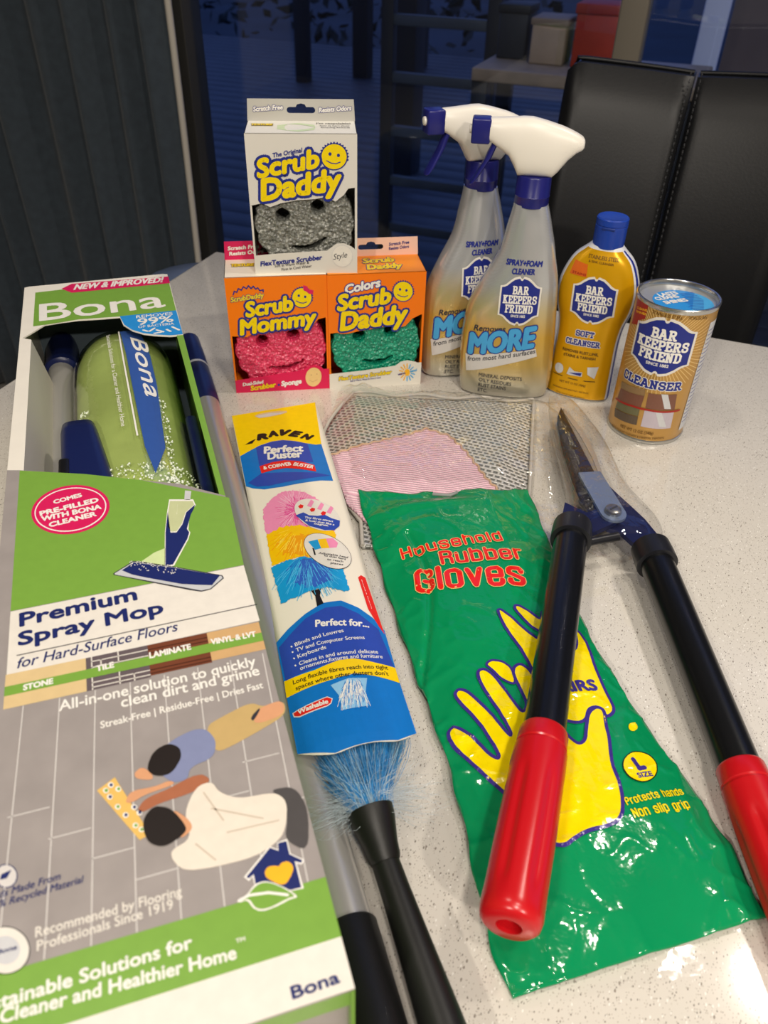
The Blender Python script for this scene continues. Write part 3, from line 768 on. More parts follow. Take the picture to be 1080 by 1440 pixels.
  ('p',[(.0968,-.5891),(.0959,-.5877),(.0951,-.5869),(.0942,-.5862),(.0931,-.5859),(.0915,-.5858),(.0901,-.5858),(.0882,-.5862),(.0861,-.5868),(.0827,-.5878),(.0804,-.5885),(.0779,-.5892),(.0756,-.5896),(.0724,-.5902),(.0705,-.5908),(.0688,-.5916),(.0677,-.5925),(.0666,-.594),(.0662,-.5949),(.066,-.5957),(.0662,-.5962),(.0669,-.5967),(.0676,-.5968),(.0688,-.5967),(.0702,-.5964),(.0726,-.5956),(.0746,-.5951),(.0772,-.5947),(.0799,-.5945),(.0841,-.5942),(.0868,-.5939),(.0896,-.5934),(.0918,-.5928),(.0946,-.5917),(.0961,-.5909),(.0968,-.59)],'skindark',4),
  ('p',[(.0866,-.5987),(.0885,-.5953),(.09,-.5934),(.0916,-.5919),(.0932,-.5912),(.0953,-.5909),(.0967,-.5911),(.0979,-.5918),(.0986,-.5929),(.0994,-.5951),(.1002,-.5965),(.1015,-.598),(.1029,-.5992),(.1053,-.6009),(.1074,-.6019),(.1102,-.6027),(.1132,-.6031),(.118,-.6035),(.1209,-.604),(.1233,-.6048),(.1247,-.6059),(.126,-.6077),(.1266,-.6092),(.1268,-.6112),(.1266,-.6134),(.1258,-.6167),(.1252,-.6189),(.1244,-.6209),(.1236,-.6225),(.1223,-.6244),(.121,-.6256),(.1191,-.6269),(.117,-.6279),(.1135,-.6292),(.1108,-.6299),(.1073,-.6303),(.1037,-.6304),(.0982,-.6302),(.0947,-.63),(.0913,-.6297),(.0886,-.6293),(.0852,-.6287),(.0832,-.628),(.0814,-.6271),(.0802,-.6259),(.0789,-.6241),(.0782,-.6228),(.0777,-.6216),(.0775,-.6205),(.0775,-.6192),(.0779,-.6183),(.079,-.6174),(.0805,-.6168),(.0832,-.6159),(.0846,-.6148),(.0855,-.613),(.0856,-.6107),(.0851,-.6068),(.085,-.6041),(.0856,-.6012)],'creamshirt',5),
  ('p',[(.1249,-.6027),(.1284,-.6031),(.1304,-.6039),(.1322,-.6057),(.1333,-.6079),(.1344,-.6118),(.1347,-.6148),(.1345,-.6188),(.1339,-.6227),(.1325,-.6286),(.1314,-.6314),(.1298,-.6327),(.1282,-.6322),(.1256,-.6297),(.1244,-.628),(.1237,-.626),(.1238,-.6242),(.1247,-.6216),(.1253,-.6197),(.1258,-.6174),(.1261,-.6152),(.1264,-.612),(.1263,-.6099),(.1257,-.6079),(.1248,-.6063),(.123,-.6044),(.1226,-.6033),(.1232,-.6027)],'greypants',4),
  ('p',[(.0819,-.6013),(.0837,-.6033),(.0848,-.6047),(.0858,-.6062),(.0864,-.6074),(.0869,-.609),(.0869,-.6101),(.0864,-.6112),(.0855,-.6121),(.0835,-.6132),(.0824,-.6134),(.0812,-.6128),(.0804,-.6116),(.0794,-.609),(.0789,-.6072),(.0787,-.6053),(.0788,-.6037),(.0793,-.6015),(.0798,-.6006),(.0808,-.6005)],'skin',6),
  ('p',[(.0698,-.598),(.0712,-.5968),(.0723,-.5963),(.0737,-.5962),(.0751,-.5967),(.0774,-.5978),(.0789,-.599),(.0804,-.6008),(.0817,-.6029),(.0834,-.6063),(.0842,-.6084),(.0845,-.6101),(.0842,-.6111),(.0834,-.6119),(.0825,-.6126),(.0813,-.6133),(.0798,-.6139),(.0775,-.6148),(.0759,-.6151),(.0743,-.615),(.0729,-.6145),(.071,-.6133),(.0699,-.6123),(.0689,-.6109),(.0684,-.6095),(.0678,-.6072),(.0676,-.6056),(.0675,-.6041),(.0676,-.6028),(.0679,-.6012),(.0683,-.6001),(.069,-.5989)],'hair',7),
  ('l',[(.0937,-.5954),(.0999,-.6108)],.0007,'creamshade',6),
  ('l',[(.0959,-.6039),(.116,-.6148)],.0007,'creamshade',6),
  ('l',[(.1007,-.6167),(.1222,-.6176)],.0007,'creamshade',6),
  ('l',[(.0875,-.618),(.0943,-.6272)],.0007,'creamshade',6),
  ('t','Pads Made From',.0082,-.6181,.0265,.003,.0384,'navyprint',.01,.2,3),
  ('t','100% Recycled Material',.007,-.6219,.0364,.0029,.0249,'navyprint',.01,.2,3),
  ('p',[(.0185,-.6107),(.0184,-.6118),(.0182,-.6127),(.0178,-.6135),(.0172,-.6141),(.0165,-.6145),(.0157,-.6147),(.0149,-.6147),(.014,-.6144),(.0131,-.6139),(.0123,-.6132),(.0115,-.6124),(.0109,-.6114),(.0104,-.6103),(.0101,-.6092),(.0099,-.6081),(.0099,-.6071),(.0101,-.6061),(.0105,-.6053),(.0111,-.6047),(.0118,-.6042),(.0126,-.604),(.0135,-.6041),(.0144,-.6044),(.0153,-.6049),(.0161,-.6056),(.0169,-.6064),(.0175,-.6074),(.018,-.6085),(.0183,-.6096)],'navyprint',2),
  ('p',[(.0181,-.6106),(.018,-.6116),(.0178,-.6124),(.0175,-.6132),(.0169,-.6137),(.0163,-.6141),(.0156,-.6142),(.0148,-.6142),(.014,-.614),(.0132,-.6135),(.0124,-.6129),(.0118,-.6121),(.0112,-.6112),(.0107,-.6103),(.0104,-.6093),(.0103,-.6082),(.0103,-.6073),(.0105,-.6064),(.0109,-.6057),(.0114,-.6051),(.012,-.6047),(.0127,-.6045),(.0135,-.6046),(.0143,-.6048),(.0152,-.6053),(.0159,-.6059),(.0166,-.6067),(.0172,-.6076),(.0177,-.6086),(.018,-.6096)],'palegrey',3),
  ('p',[(.0119,-.6104),(.0124,-.6082),(.0161,-.6074),(.0145,-.6105)],'navyprint',4),
  ('p',[(.0241,-.6416),(.024,-.6432),(.0237,-.6445),(.0231,-.6457),(.0223,-.6467),(.0212,-.6474),(.02,-.6479),(.0187,-.6481),(.0173,-.6481),(.0158,-.6477),(.0143,-.6472),(.0129,-.6463),(.0115,-.6453),(.0102,-.644),(.0091,-.6426),(.0082,-.6411),(.0074,-.6395),(.0069,-.6379),(.0067,-.6363),(.0067,-.6347),(.007,-.6333),(.0075,-.6321),(.0083,-.631),(.0093,-.6302),(.0105,-.6297),(.0119,-.6294),(.0134,-.6294),(.0149,-.6298),(.0165,-.6304),(.018,-.6313),(.0194,-.6324),(.0207,-.6337),(.0219,-.6352),(.0228,-.6368),(.0235,-.6384),(.0239,-.6401)],'darkprint',2),
  ('p',[(.0237,-.6415),(.0236,-.643),(.0233,-.6443),(.0227,-.6454),(.022,-.6463),(.021,-.6471),(.0198,-.6475),(.0186,-.6477),(.0172,-.6477),(.0158,-.6474),(.0144,-.6468),(.013,-.646),(.0117,-.645),(.0104,-.6438),(.0094,-.6425),(.0085,-.641),(.0078,-.6395),(.0073,-.6379),(.0071,-.6364),(.0071,-.6349),(.0073,-.6336),(.0079,-.6324),(.0086,-.6314),(.0096,-.6306),(.0108,-.6301),(.0121,-.6298),(.0135,-.6299),(.0149,-.6302),(.0164,-.6308),(.0179,-.6316),(.0192,-.6327),(.0205,-.634),(.0216,-.6354),(.0225,-.6369),(.0231,-.6384),(.0236,-.64)],'paper',3),
  ('p',[(.0206,-.6406),(.0205,-.6416),(.0202,-.6426),(.0197,-.6433),(.019,-.6439),(.0182,-.6443),(.0172,-.6444),(.0162,-.6443),(.0151,-.644),(.014,-.6434),(.013,-.6427),(.0121,-.6418),(.0113,-.6407),(.0107,-.6396),(.0103,-.6385),(.0102,-.6374),(.0102,-.6363),(.0105,-.6353),(.011,-.6345),(.0117,-.6339),(.0125,-.6335),(.0135,-.6334),(.0146,-.6335),(.0157,-.6338),(.0168,-.6344),(.0178,-.6352),(.0187,-.6361),(.0195,-.6371),(.0201,-.6383),(.0205,-.6394)],'silverprint',4),
  ('t','Bona',.0124,-.6398,.007,.0016,-.0025,'navyprint',.03,.2,5),
  ('t','Recommended by Flooring',.0258,-.6375,.0539,.0039,-.001,'paper',.015,0,3),
  ('t','Professionals Since 1919',.0265,-.6427,.0495,.0038,.0193,'paper',.015,0,3),
  ('p',[(.0,-.6468),(.1352,-.6468),(.1352,-.6707),(.0,-.6707)],'lime',2),
  ('p',[(.0,-.6707),(.1352,-.6707),(.1352,-.6894),(.0,-.6894)],'paper',2),
  ('t','Sustainable Solutions for',.0049,-.659,.0763,.0047,.0075,'white',.03,0,3),
  ('t','Cleaner and Healthier Home',.0149,-.6639,.0814,.0046,-.0365,'white',.03,0,3),
  ('t','TM',.097,-.6615,.0034,.0015,-.0312,'white',.02,0,3),
  ('t','Bona',.1132,-.6863,.0174,.0041,.0219,'navyprint',.035,0,3),
  ('p',[(.104,-.6374),(.1162,-.6276),(.1192,-.6299),(.1195,-.627),(.1239,-.6267),(.1239,-.6333),(.1287,-.6375),(.1272,-.6392),(.1254,-.6381),(.1258,-.6488),(.1206,-.6484),(.1075,-.642),(.1074,-.6382),(.1057,-.6396)],'white',3),
  ('p',[(.105,-.6377),(.1163,-.6284),(.1194,-.6307),(.1198,-.6274),(.1234,-.6275),(.1234,-.6335),(.1279,-.6375),(.1271,-.6384),(.1248,-.637),(.125,-.6482),(.1207,-.648),(.1079,-.6415),(.108,-.6375),(.1058,-.6386)],'navyprint',4),
  ('p',[(.1165,-.6442),(.1146,-.6425),(.1135,-.6414),(.1127,-.6404),(.1124,-.6397),(.1123,-.6388),(.1123,-.6383),(.1125,-.6377),(.1128,-.6373),(.1133,-.6367),(.1138,-.6364),(.1143,-.6362),(.1148,-.6362),(.1156,-.6363),(.1161,-.6364),(.1166,-.6365),(.117,-.6367),(.1176,-.637),(.118,-.6371),(.1184,-.6371),(.1187,-.6369),(.1191,-.6364),(.1195,-.6362),(.12,-.6361),(.1206,-.6361),(.1215,-.6361),(.122,-.6363),(.1225,-.6367),(.1229,-.6371),(.1234,-.6379),(.1236,-.6385),(.1236,-.6391),(.1236,-.6397),(.1233,-.6406),(.1229,-.6412),(.1223,-.6422),(.1215,-.6431),(.1201,-.6445),(.1191,-.645),(.1178,-.6449)],'heartyellow',5),
  ('p',[(.1013,-.6454),(.1026,-.6452),(.1035,-.6449),(.1044,-.6444),(.1052,-.6437),(.1064,-.6426),(.1072,-.6421),(.1083,-.6416),(.1093,-.6415),(.1109,-.6415),(.112,-.6417),(.1134,-.6424),(.1148,-.6432),(.1167,-.6447),(.118,-.6458),(.1193,-.647),(.1204,-.6482),(.1218,-.6499),(.1224,-.6508),(.1225,-.6514),(.1222,-.6516),(.1211,-.6516),(.1202,-.6516),(.119,-.6517),(.1178,-.652),(.1158,-.6524),(.1144,-.6527),(.113,-.6528),(.1118,-.6529),(.1101,-.653),(.109,-.6529),(.108,-.6526),(.1072,-.6523),(.1064,-.6516),(.1058,-.6511),(.1052,-.6503),(.1048,-.6495),(.1043,-.6482),(.1038,-.6475),(.1032,-.6471),(.1026,-.6469),(.1017,-.6471),(.1011,-.6471),(.1007,-.6469),(.1004,-.6467),(.1002,-.6462),(.1002,-.6459),(.1007,-.6456)],'white',6),
  ('p',[(.1021,-.6458),(.1032,-.6455),(.104,-.6452),(.1049,-.6447),(.1057,-.6441),(.1068,-.6432),(.1077,-.6427),(.1086,-.6423),(.1096,-.6421),(.111,-.6421),(.112,-.6423),(.1132,-.6428),(.1143,-.6434),(.116,-.6447),(.1171,-.6456),(.1183,-.6467),(.1193,-.6478),(.1207,-.6494),(.1213,-.6503),(.1215,-.6509),(.1213,-.651),(.1205,-.6509),(.1197,-.6509),(.1186,-.6511),(.1174,-.6513),(.1154,-.6517),(.1141,-.652),(.1127,-.6522),(.1115,-.6523),(.11,-.6523),(.1091,-.6522),(.1082,-.652),(.1075,-.6517),(.1068,-.6512),(.1063,-.6507),(.1058,-.6499),(.1055,-.6492),(.105,-.6479),(.1046,-.6472),(.104,-.6467),(.1033,-.6466),(.1022,-.6467),(.1016,-.6467),(.1011,-.6467),(.1009,-.6466),(.1009,-.6464),(.101,-.6462),(.1014,-.646)],'lime',7),
  ('l',[(.1005,-.6464),(.1047,-.6454),(.1122,-.6466),(.1192,-.6497)],.0011,'white',8),
 ],
 'b3': [
  ('t','The Original',-.0253,.1071,.0269,.0036,.1751,'inkblue',.03,.25,3),
  ('o','Scrub',-.04,.0899,.0566,.0148,.1696,'logoyellow','inkblue',.0024,.05,.2,5),
  ('o','Daddy',-.0381,.0698,.0748,.0178,.139,'logoyellow','inkblue',.0024,.05,.2,5),
  ('p',[(.0427,.108),(.0409,.1067),(.0423,.1051),(.0406,.1041),(.0401,.1029),(.0394,.1017),(.0386,.1007),(.0376,.0997),(.0366,.0988),(.0354,.098),(.0342,.0974),(.0329,.0969),(.0315,.0965),(.0301,.0963),(.0287,.0962),(.0273,.0962),(.026,.0965),(.0246,.0968),(.0233,.0973),(.0221,.098),(.021,.0987),(.02,.0996),(.0191,.1006),(.0183,.1017),(.0164,.1023),(.0175,.1042),(.0155,.105),(.017,.1066),(.0153,.1079),(.0171,.1092),(.0157,.1108),(.0177,.1116),(.0168,.1135),(.019,.1139),(.0185,.1159),(.0207,.1159),(.0207,.1179),(.0228,.1174),(.0233,.1194),(.0252,.1185),(.0262,.1204),(.0278,.1191),(.0292,.1207),(.0305,.1191),(.0322,.1204),(.0331,.1186),(.0351,.1195),(.0355,.1175),(.0376,.118),(.0376,.1159),(.0398,.116),(.0392,.114),(.0414,.1136),(.0403,.1117),(.0424,.1109),(.0409,.1093)],'inkblue',3),
  ('p',[(.0403,.108),(.0401,.1061),(.0395,.1043),(.0387,.1026),(.0375,.1011),(.0361,.0998),(.0345,.0987),(.0327,.0979),(.0307,.0974),(.0288,.0972),(.0268,.0974),(.0249,.0979),(.0231,.0987),(.0215,.0997),(.0201,.1011),(.019,.1026),(.0183,.1043),(.0178,.1061),(.0177,.1079),(.0179,.1098),(.0185,.1115),(.0193,.1132),(.0205,.1147),(.0219,.116),(.0235,.1171),(.0253,.1178),(.0272,.1183),(.0292,.1185),(.0311,.1183),(.033,.1179),(.0347,.1171),(.0363,.1161),(.0377,.1148),(.0388,.1133),(.0396,.1116),(.0401,.1098)],'logoyellow',4),
  ('p',[(.0268,.1102),(.0266,.1095),(.0261,.1089),(.0253,.1087),(.0246,.1089),(.0241,.1095),(.0239,.1102),(.0241,.111),(.0247,.1115),(.0254,.1117),(.0261,.1115),(.0266,.111)],'inkblue',5),
  ('p',[(.0343,.1091),(.0341,.1084),(.0336,.1078),(.0328,.1076),(.0321,.1078),(.0316,.1084),(.0314,.1091),(.0316,.1098),(.0322,.1104),(.0329,.1106),(.0336,.1104),(.0341,.1099)],'inkblue',5),
  ('l',[(.0222,.1045),(.0264,.1024),(.0307,.102),(.0344,.1034)],.0009,'inkblue',5),
  ('t','FlexTexture Scrubber',-.0442,.0075,.0604,.0045,.1052,'inkblue',.04,.2,3),
  ('t','Soft in Warm Water &',-.0306,.0062,.0337,.0027,.1064,'darkprint',.01,.1,3),
  ('t','Firm in Cool Water',-.0241,.0027,.0297,.0027,.1219,'darkprint',.01,.1,3),
  ('p',[(.0455,.017),(.0453,.0151),(.0448,.0133),(.0441,.0116),(.043,.01),(.0418,.0086),(.0403,.0076),(.0387,.0067),(.0369,.0063),(.0351,.0061),(.0333,.0063),(.0316,.0068),(.03,.0076),(.0285,.0087),(.0273,.0101),(.0263,.0117),(.0256,.0134),(.0251,.0152),(.025,.0171),(.0252,.019),(.0257,.0208),(.0265,.0225),(.0275,.0241),(.0288,.0254),(.0303,.0264),(.0319,.0272),(.0336,.0277),(.0354,.0279),(.0371,.0277),(.0388,.0272),(.0404,.0264),(.0419,.0253),(.0431,.024),(.0441,.0225),(.0449,.0207),(.0453,.0189)],'palegrey',2),
  ('p',[(.0449,.017),(.0448,.0152),(.0443,.0135),(.0436,.0118),(.0426,.0104),(.0414,.0091),(.04,.008),(.0385,.0073),(.0368,.0068),(.0351,.0067),(.0334,.0068),(.0318,.0073),(.0303,.0081),(.0289,.0092),(.0277,.0105),(.0268,.0119),(.0261,.0136),(.0257,.0153),(.0256,.0171),(.0258,.0189),(.0262,.0206),(.027,.0223),(.028,.0237),(.0292,.025),(.0306,.026),(.0321,.0267),(.0337,.0272),(.0354,.0273),(.037,.0271),(.0386,.0267),(.0402,.0259),(.0415,.0249),(.0427,.0236),(.0437,.0222),(.0444,.0206),(.0448,.0188)],'paper',3),
  ('t','Style',.0266,.0134,.0142,.0055,.1865,'darkprint',0,.4,4),
 ],
 'b1': [
  ('o','Scrub',-.0314,.0862,.0468,.0147,.1208,'logoyellow','inkblue',.002,.05,.2,5),
  ('o','Mommy',-.039,.0672,.0779,.0152,.1128,'logoyellow','inkblue',.002,.05,.2,5),
  ('p',[(.036,.1036),(.0344,.1025),(.0356,.1009),(.0341,.1),(.0336,.0989),(.033,.0979),(.0323,.0969),(.0315,.096),(.0306,.0952),(.0296,.0945),(.0285,.0939),(.0274,.0935),(.0263,.0932),(.0251,.093),(.0239,.093),(.0227,.0931),(.0216,.0934),(.0205,.0938),(.0194,.0943),(.0184,.0949),(.0175,.0957),(.0166,.0966),(.0159,.0975),(.0153,.0986),(.0137,.0992),(.0147,.1009),(.013,.1018),(.0143,.1033),(.0129,.1045),(.0144,.1057),(.0133,.1072),(.015,.108),(.0143,.1097),(.0161,.1101),(.0158,.112),(.0176,.1118),(.0177,.1138),(.0194,.1132),(.0199,.1151),(.0215,.1142),(.0224,.1159),(.0237,.1146),(.0249,.1161),(.026,.1145),(.0275,.1157),(.0281,.1139),(.0298,.1148),(.0301,.1128),(.032,.1133),(.0318,.1113),(.0337,.1113),(.0332,.1094),(.035,.1089),(.0341,.1072),(.0358,.1063),(.0345,.1049)],'inkblue',3),
  ('p',[(.0339,.1037),(.0337,.102),(.0332,.1003),(.0324,.0987),(.0314,.0973),(.0302,.0961),(.0288,.0952),(.0273,.0945),(.0256,.0941),(.0239,.094),(.0223,.0942),(.0207,.0947),(.0192,.0956),(.0179,.0966),(.0168,.0979),(.0159,.0994),(.0153,.101),(.015,.1027),(.0149,.1045),(.0151,.1062),(.0156,.1078),(.0164,.1094),(.0174,.1108),(.0187,.1119),(.02,.1129),(.0216,.1135),(.0232,.1139),(.0248,.114),(.0265,.1138),(.028,.1133),(.0295,.1125),(.0308,.1115),(.0319,.1102),(.0328,.1088),(.0335,.1072),(.0338,.1055)],'logoyellow',4),
  ('p',[(.0226,.1063),(.0225,.1056),(.022,.1051),(.0214,.105),(.0208,.1052),(.0203,.1057),(.0202,.1064),(.0204,.1071),(.0209,.1076),(.0215,.1077),(.0221,.1075),(.0225,.107)],'inkblue',5),
  ('p',[(.0289,.105),(.0287,.1043),(.0283,.1038),(.0276,.1036),(.027,.1038),(.0266,.1044),(.0265,.1051),(.0267,.1058),(.0271,.1063),(.0278,.1064),(.0284,.1062),(.0288,.1057)],'inkblue',5),
  ('l',[(.0186,.1011),(.0221,.099),(.0257,.0984),(.0288,.0996)],.0009,'inkblue',5),
  ('p',[(.0262,.117),(.0301,.1158),(.0312,.1126),(.0362,.1114),(.0354,.1072),(.0313,.1081),(.0294,.1101),(.0261,.1118)],'magenta',6),
  ('o','ScrubDaddy',-.0453,.1022,.0328,.0047,.1224,'logoyellow','inkblue',.0004,.04,.2,5),
  ('l',[(-.0426,.1097),(-.0412,.1133),(-.0389,.1121),(-.037,.1159),(-.0343,.1141),(-.032,.1176),(-.0292,.1154),(-.027,.1185),(-.0248,.1153),(-.0224,.1178),(-.0204,.1146),(-.0183,.1161),(-.0165,.1129),(-.013,.1138),(-.0134,.1115)],.0012,'inkblue',3),
  ('t','Dual-Sided',-.0421,.0081,.0221,.0037,.1092,'white',.05,.2,3),
  ('t','Scrubber',-.034,.0023,.0267,.0053,.1183,'logoyellow',.06,.2,3),
  ('t','Sponge',-.0015,.0061,.0214,.0053,.0984,'white',.06,.2,3),
  ('p',[(-.0031,.0074),(-.0033,.0067),(-.0038,.0063),(-.0045,.0061),(-.0052,.0064),(-.0056,.0069),(-.0058,.0076),(-.0055,.0083),(-.005,.0087),(-.0043,.0089),(-.0037,.0086),(-.0032,.0081)],'inkblue',3),
  ('p',[(.0411,.0125),(.0404,.0101),(.0393,.0079),(.0378,.006),(.0361,.0046),(.0343,.0037),(.0323,.0034),(.0304,.0037),(.0286,.0045),(.0271,.0058),(.0258,.0076),(.0249,.0098),(.0244,.0122),(.0243,.0147),(.0246,.0172),(.0254,.0196),(.0265,.0217),(.0279,.0235),(.0296,.0249),(.0315,.0258),(.0334,.0261),(.0352,.0258),(.037,.025),(.0386,.0237),(.0399,.022),(.0408,.0199),(.0413,.0175),(.0414,.015)],'spongetan',3),
  ('p',[(.0313,.0174),(.0311,.0168),(.0305,.0166),(.03,.0168),(.0298,.0175),(.03,.018),(.0306,.0183),(.0311,.018)],'tanprint',4),
  ('p',[(.0373,.0183),(.0371,.0177),(.0365,.0175),(.036,.0177),(.0358,.0183),(.0361,.0189),(.0366,.0191),(.0371,.0189)],'tanprint',4),
  ('l',[(.0282,.0114),(.0319,.0091),(.0369,.0115)],.0005,'tanprint',4),
 ],
 'b2': [
  ('o','Colors',-.0311,.1075,.0353,.0084,.1707,'white','inkblue',.0008,.05,.2,4),
  ('o','Scrub',-.0393,.0896,.0541,.0157,.1199,'logoyellow','inkblue',.002,.05,.2,5),
  ('o','Daddy',-.0369,.0681,.0697,.0186,.0872,'logoyellow','inkblue',.002,.05,.2,5),
  ('p',[(.0387,.1065),(.0372,.1054),(.0385,.1038),(.0371,.1029),(.0366,.1018),(.0361,.1007),(.0354,.0997),(.0347,.0988),(.0338,.098),(.0328,.0973),(.0318,.0968),(.0307,.0963),(.0295,.096),(.0283,.0959),(.0271,.0959),(.0259,.096),(.0247,.0963),(.0235,.0967),(.0223,.0972),(.0213,.0978),(.0202,.0986),(.0193,.0995),(.0185,.1005),(.0177,.1015),(.0161,.1022),(.0169,.1039),(.0151,.1048),(.0163,.1063),(.0148,.1076),(.0163,.1087),(.015,.1103),(.0167,.111),(.0158,.1128),(.0177,.1131),(.0171,.1151),(.0191,.1149),(.0189,.1169),(.0208,.1163),(.0211,.1183),(.0229,.1173),(.0236,.119),(.0251,.1177),(.0262,.1192),(.0275,.1176),(.0289,.1188),(.0298,.117),(.0314,.1178),(.0319,.1159),(.0337,.1163),(.0338,.1143),(.0357,.1143),(.0353,.1124),(.0372,.1119),(.0364,.1102),(.0382,.1093),(.0371,.1078)],'inkblue',3),
  ('p',[(.0365,.1066),(.0365,.1049),(.0361,.1032),(.0354,.1016),(.0345,.1002),(.0333,.099),(.032,.098),(.0304,.0973),(.0288,.0969),(.0271,.0969),(.0253,.0971),(.0236,.0976),(.0221,.0985),(.0206,.0995),(.0194,.1009),(.0183,.1024),(.0176,.104),(.0171,.1057),(.0169,.1075),(.017,.1092),(.0174,.1109),(.018,.1125),(.019,.1138),(.0201,.115),(.0215,.116),(.023,.1166),(.0246,.117),(.0263,.1171),(.028,.1169),(.0297,.1164),(.0313,.1156),(.0327,.1145),(.034,.1132),(.035,.1117),(.0358,.1101),(.0363,.1084)],'logoyellow',4),
  ('p',[(.0247,.1093),(.0246,.1086),(.0241,.1081),(.0235,.108),(.0228,.1082),(.0224,.1087),(.0222,.1094),(.0223,.1101),(.0228,.1106),(.0234,.1108),(.024,.1106),(.0245,.11)],'inkblue',5),
  ('p',[(.0313,.1079),(.0312,.1072),(.0307,.1067),(.0301,.1066),(.0294,.1068),(.029,.1073),(.0288,.108),(.0289,.1087),(.0293,.1092),(.03,.1094),(.0306,.1092),(.0311,.1087)],'inkblue',5),
  ('l',[(.021,.104),(.0248,.1019),(.0285,.1013),(.0316,.1025)],.0009,'inkblue',5),
  ('o','FlexTexture Scrubber',-.0398,.0096,.0576,.0045,.0863,'logoyellow','inkblue',.0003,.05,.2,3),
  ('t','Soft in Warm Water & Firm in Cool',-.0276,.0074,.0334,.0024,.069,'inkblue',.01,.1,3),
  ('l',[(.039,.0137),(.0429,.0123)],.0012,'skyprint',3),
  ('l',[(.0382,.0116),(.0414,.0082)],.0012,'skyprint',3),
  ('l',[(.0366,.0103),(.0385,.0055)],.0012,'skyprint',3),
  ('l',[(.0346,.0099),(.0348,.0047)],.0012,'skyprint',3),
  ('l',[(.0325,.0106),(.031,.006)],.0012,'heartyellow',3),
  ('l',[(.0308,.0121),(.0279,.0091)],.0012,'heartyellow',3),
  ('l',[(.0298,.0143),(.0261,.0133)],.0012,'heartyellow',3),
  ('l',[(.0298,.0166),(.0259,.0179)],.0012,'heartyellow',3),
  ('l',[(.0306,.0186),(.0274,.022)],.0012,'heartyellow',3),
  ('l',[(.0322,.0199),(.0303,.0246)],.0012,'heartyellow',3),
  ('l',[(.0342,.0203),(.034,.0254)],.0012,'heartyellow',3),
  ('l',[(.0362,.0196),(.0377,.0242)],.0012,'skyprint',3),
  ('l',[(.0379,.0181),(.0409,.0211)],.0012,'skyprint',3),
  ('l',[(.0389,.016),(.0427,.0169)],.0012,'skyprint',3),
  ('p',[(.0375,.0149),(.0374,.0133),(.0367,.0119),(.0358,.011),(.0346,.0108),(.0333,.0112),(.0323,.0122),(.0316,.0136),(.0313,.0153),(.0314,.0169),(.0321,.0183),(.033,.0192),(.0342,.0194),(.0354,.019),(.0365,.018),(.0372,.0166)],'heartyellow',3),
  ('t','warm',.0247,.0121,.0082,.0029,.1579,'inkblue',.03,.1,4),
  ('t','cool',.0377,.0149,.0077,.0029,.1735,'skyprint',.03,.1,4),
 ],
 'card': [
  ('p',[(-.0423,-.0053),(.0423,.0049),(.035,-.0769),(.0299,-.0777),(.0207,-.0736),(.0116,-.0681),(.0003,-.0638),(-.0097,-.0644),(-.0219,-.069),(-.0406,-.0819)],'yellowprint',1),
  ('p',[(-.0406,-.0819),(-.0219,-.069),(-.0097,-.0644),(.0003,-.0638),(.0116,-.0681),(.0207,-.0736),(.0299,-.0777),(.035,-.0769),(.0348,-.1401),(.0237,-.1392),(.0069,-.1413),(-.0098,-.1434),(-.025,-.1425),(-.0344,-.1371),(-.0398,-.1315)],'azure',1),
  ('p',[(-.0251,-.0714),(-.0097,-.0648),(.0002,-.0642),(.0115,-.0685),(.0224,-.075),(.0226,-.1081),(-.0253,-.1063)],'royal',2),
  ('p',[(-.0376,-.1275),(-.025,-.117),(.0212,-.126),(.0347,-.1319),(.0077,-.1355),(-.02,-.1385),(-.0307,-.1361)],'royal',2),
  ('t','R',-.0218,-.0586,.0088,.01,.0536,'black',.09,.2,3),
  ('t','A',-.0109,-.0558,.0081,.01,.1157,'black',.09,.2,3),
  ('t','V',-.0015,-.0543,.0091,.0102,-.3005,'black',.09,.2,3),
  ('t','E',.0076,-.0571,.0095,.0097,-.4873,'black',.09,.2,3),
  ('t','N',.0177,-.0635,.0088,.0091,-.6182,'black',.09,.2,3),
  ('p',[(-.0346,-.0638),(-.0293,-.059),(-.0235,-.0557),(-.0277,-.0634)],'black',3),
  ('t','Perfect',-.0187,-.0845,.035,.0116,-.1158,'white',.05,0,4),
  ('t','Duster',-.0166,-.096,.0303,.0118,-.0859,'white',.05,0,4),
  ('p',[(-.0253,-.1049),(-.014,-.1017),(-.0025,-.101),(.0102,-.1051),(.0227,-.1136),(.0226,-.1247),(.0101,-.1191),(-.0024,-.1145),(-.0136,-.1146),(-.0248,-.1171)],'redprint',4),
  ('t','& COBWEB',-.0221,-.1119,.0245,.0054,.0439,'white',.04,0,5),
  ('t','BUSTER',.0038,-.1116,.0182,.0053,-.4558,'white',.04,0,5),
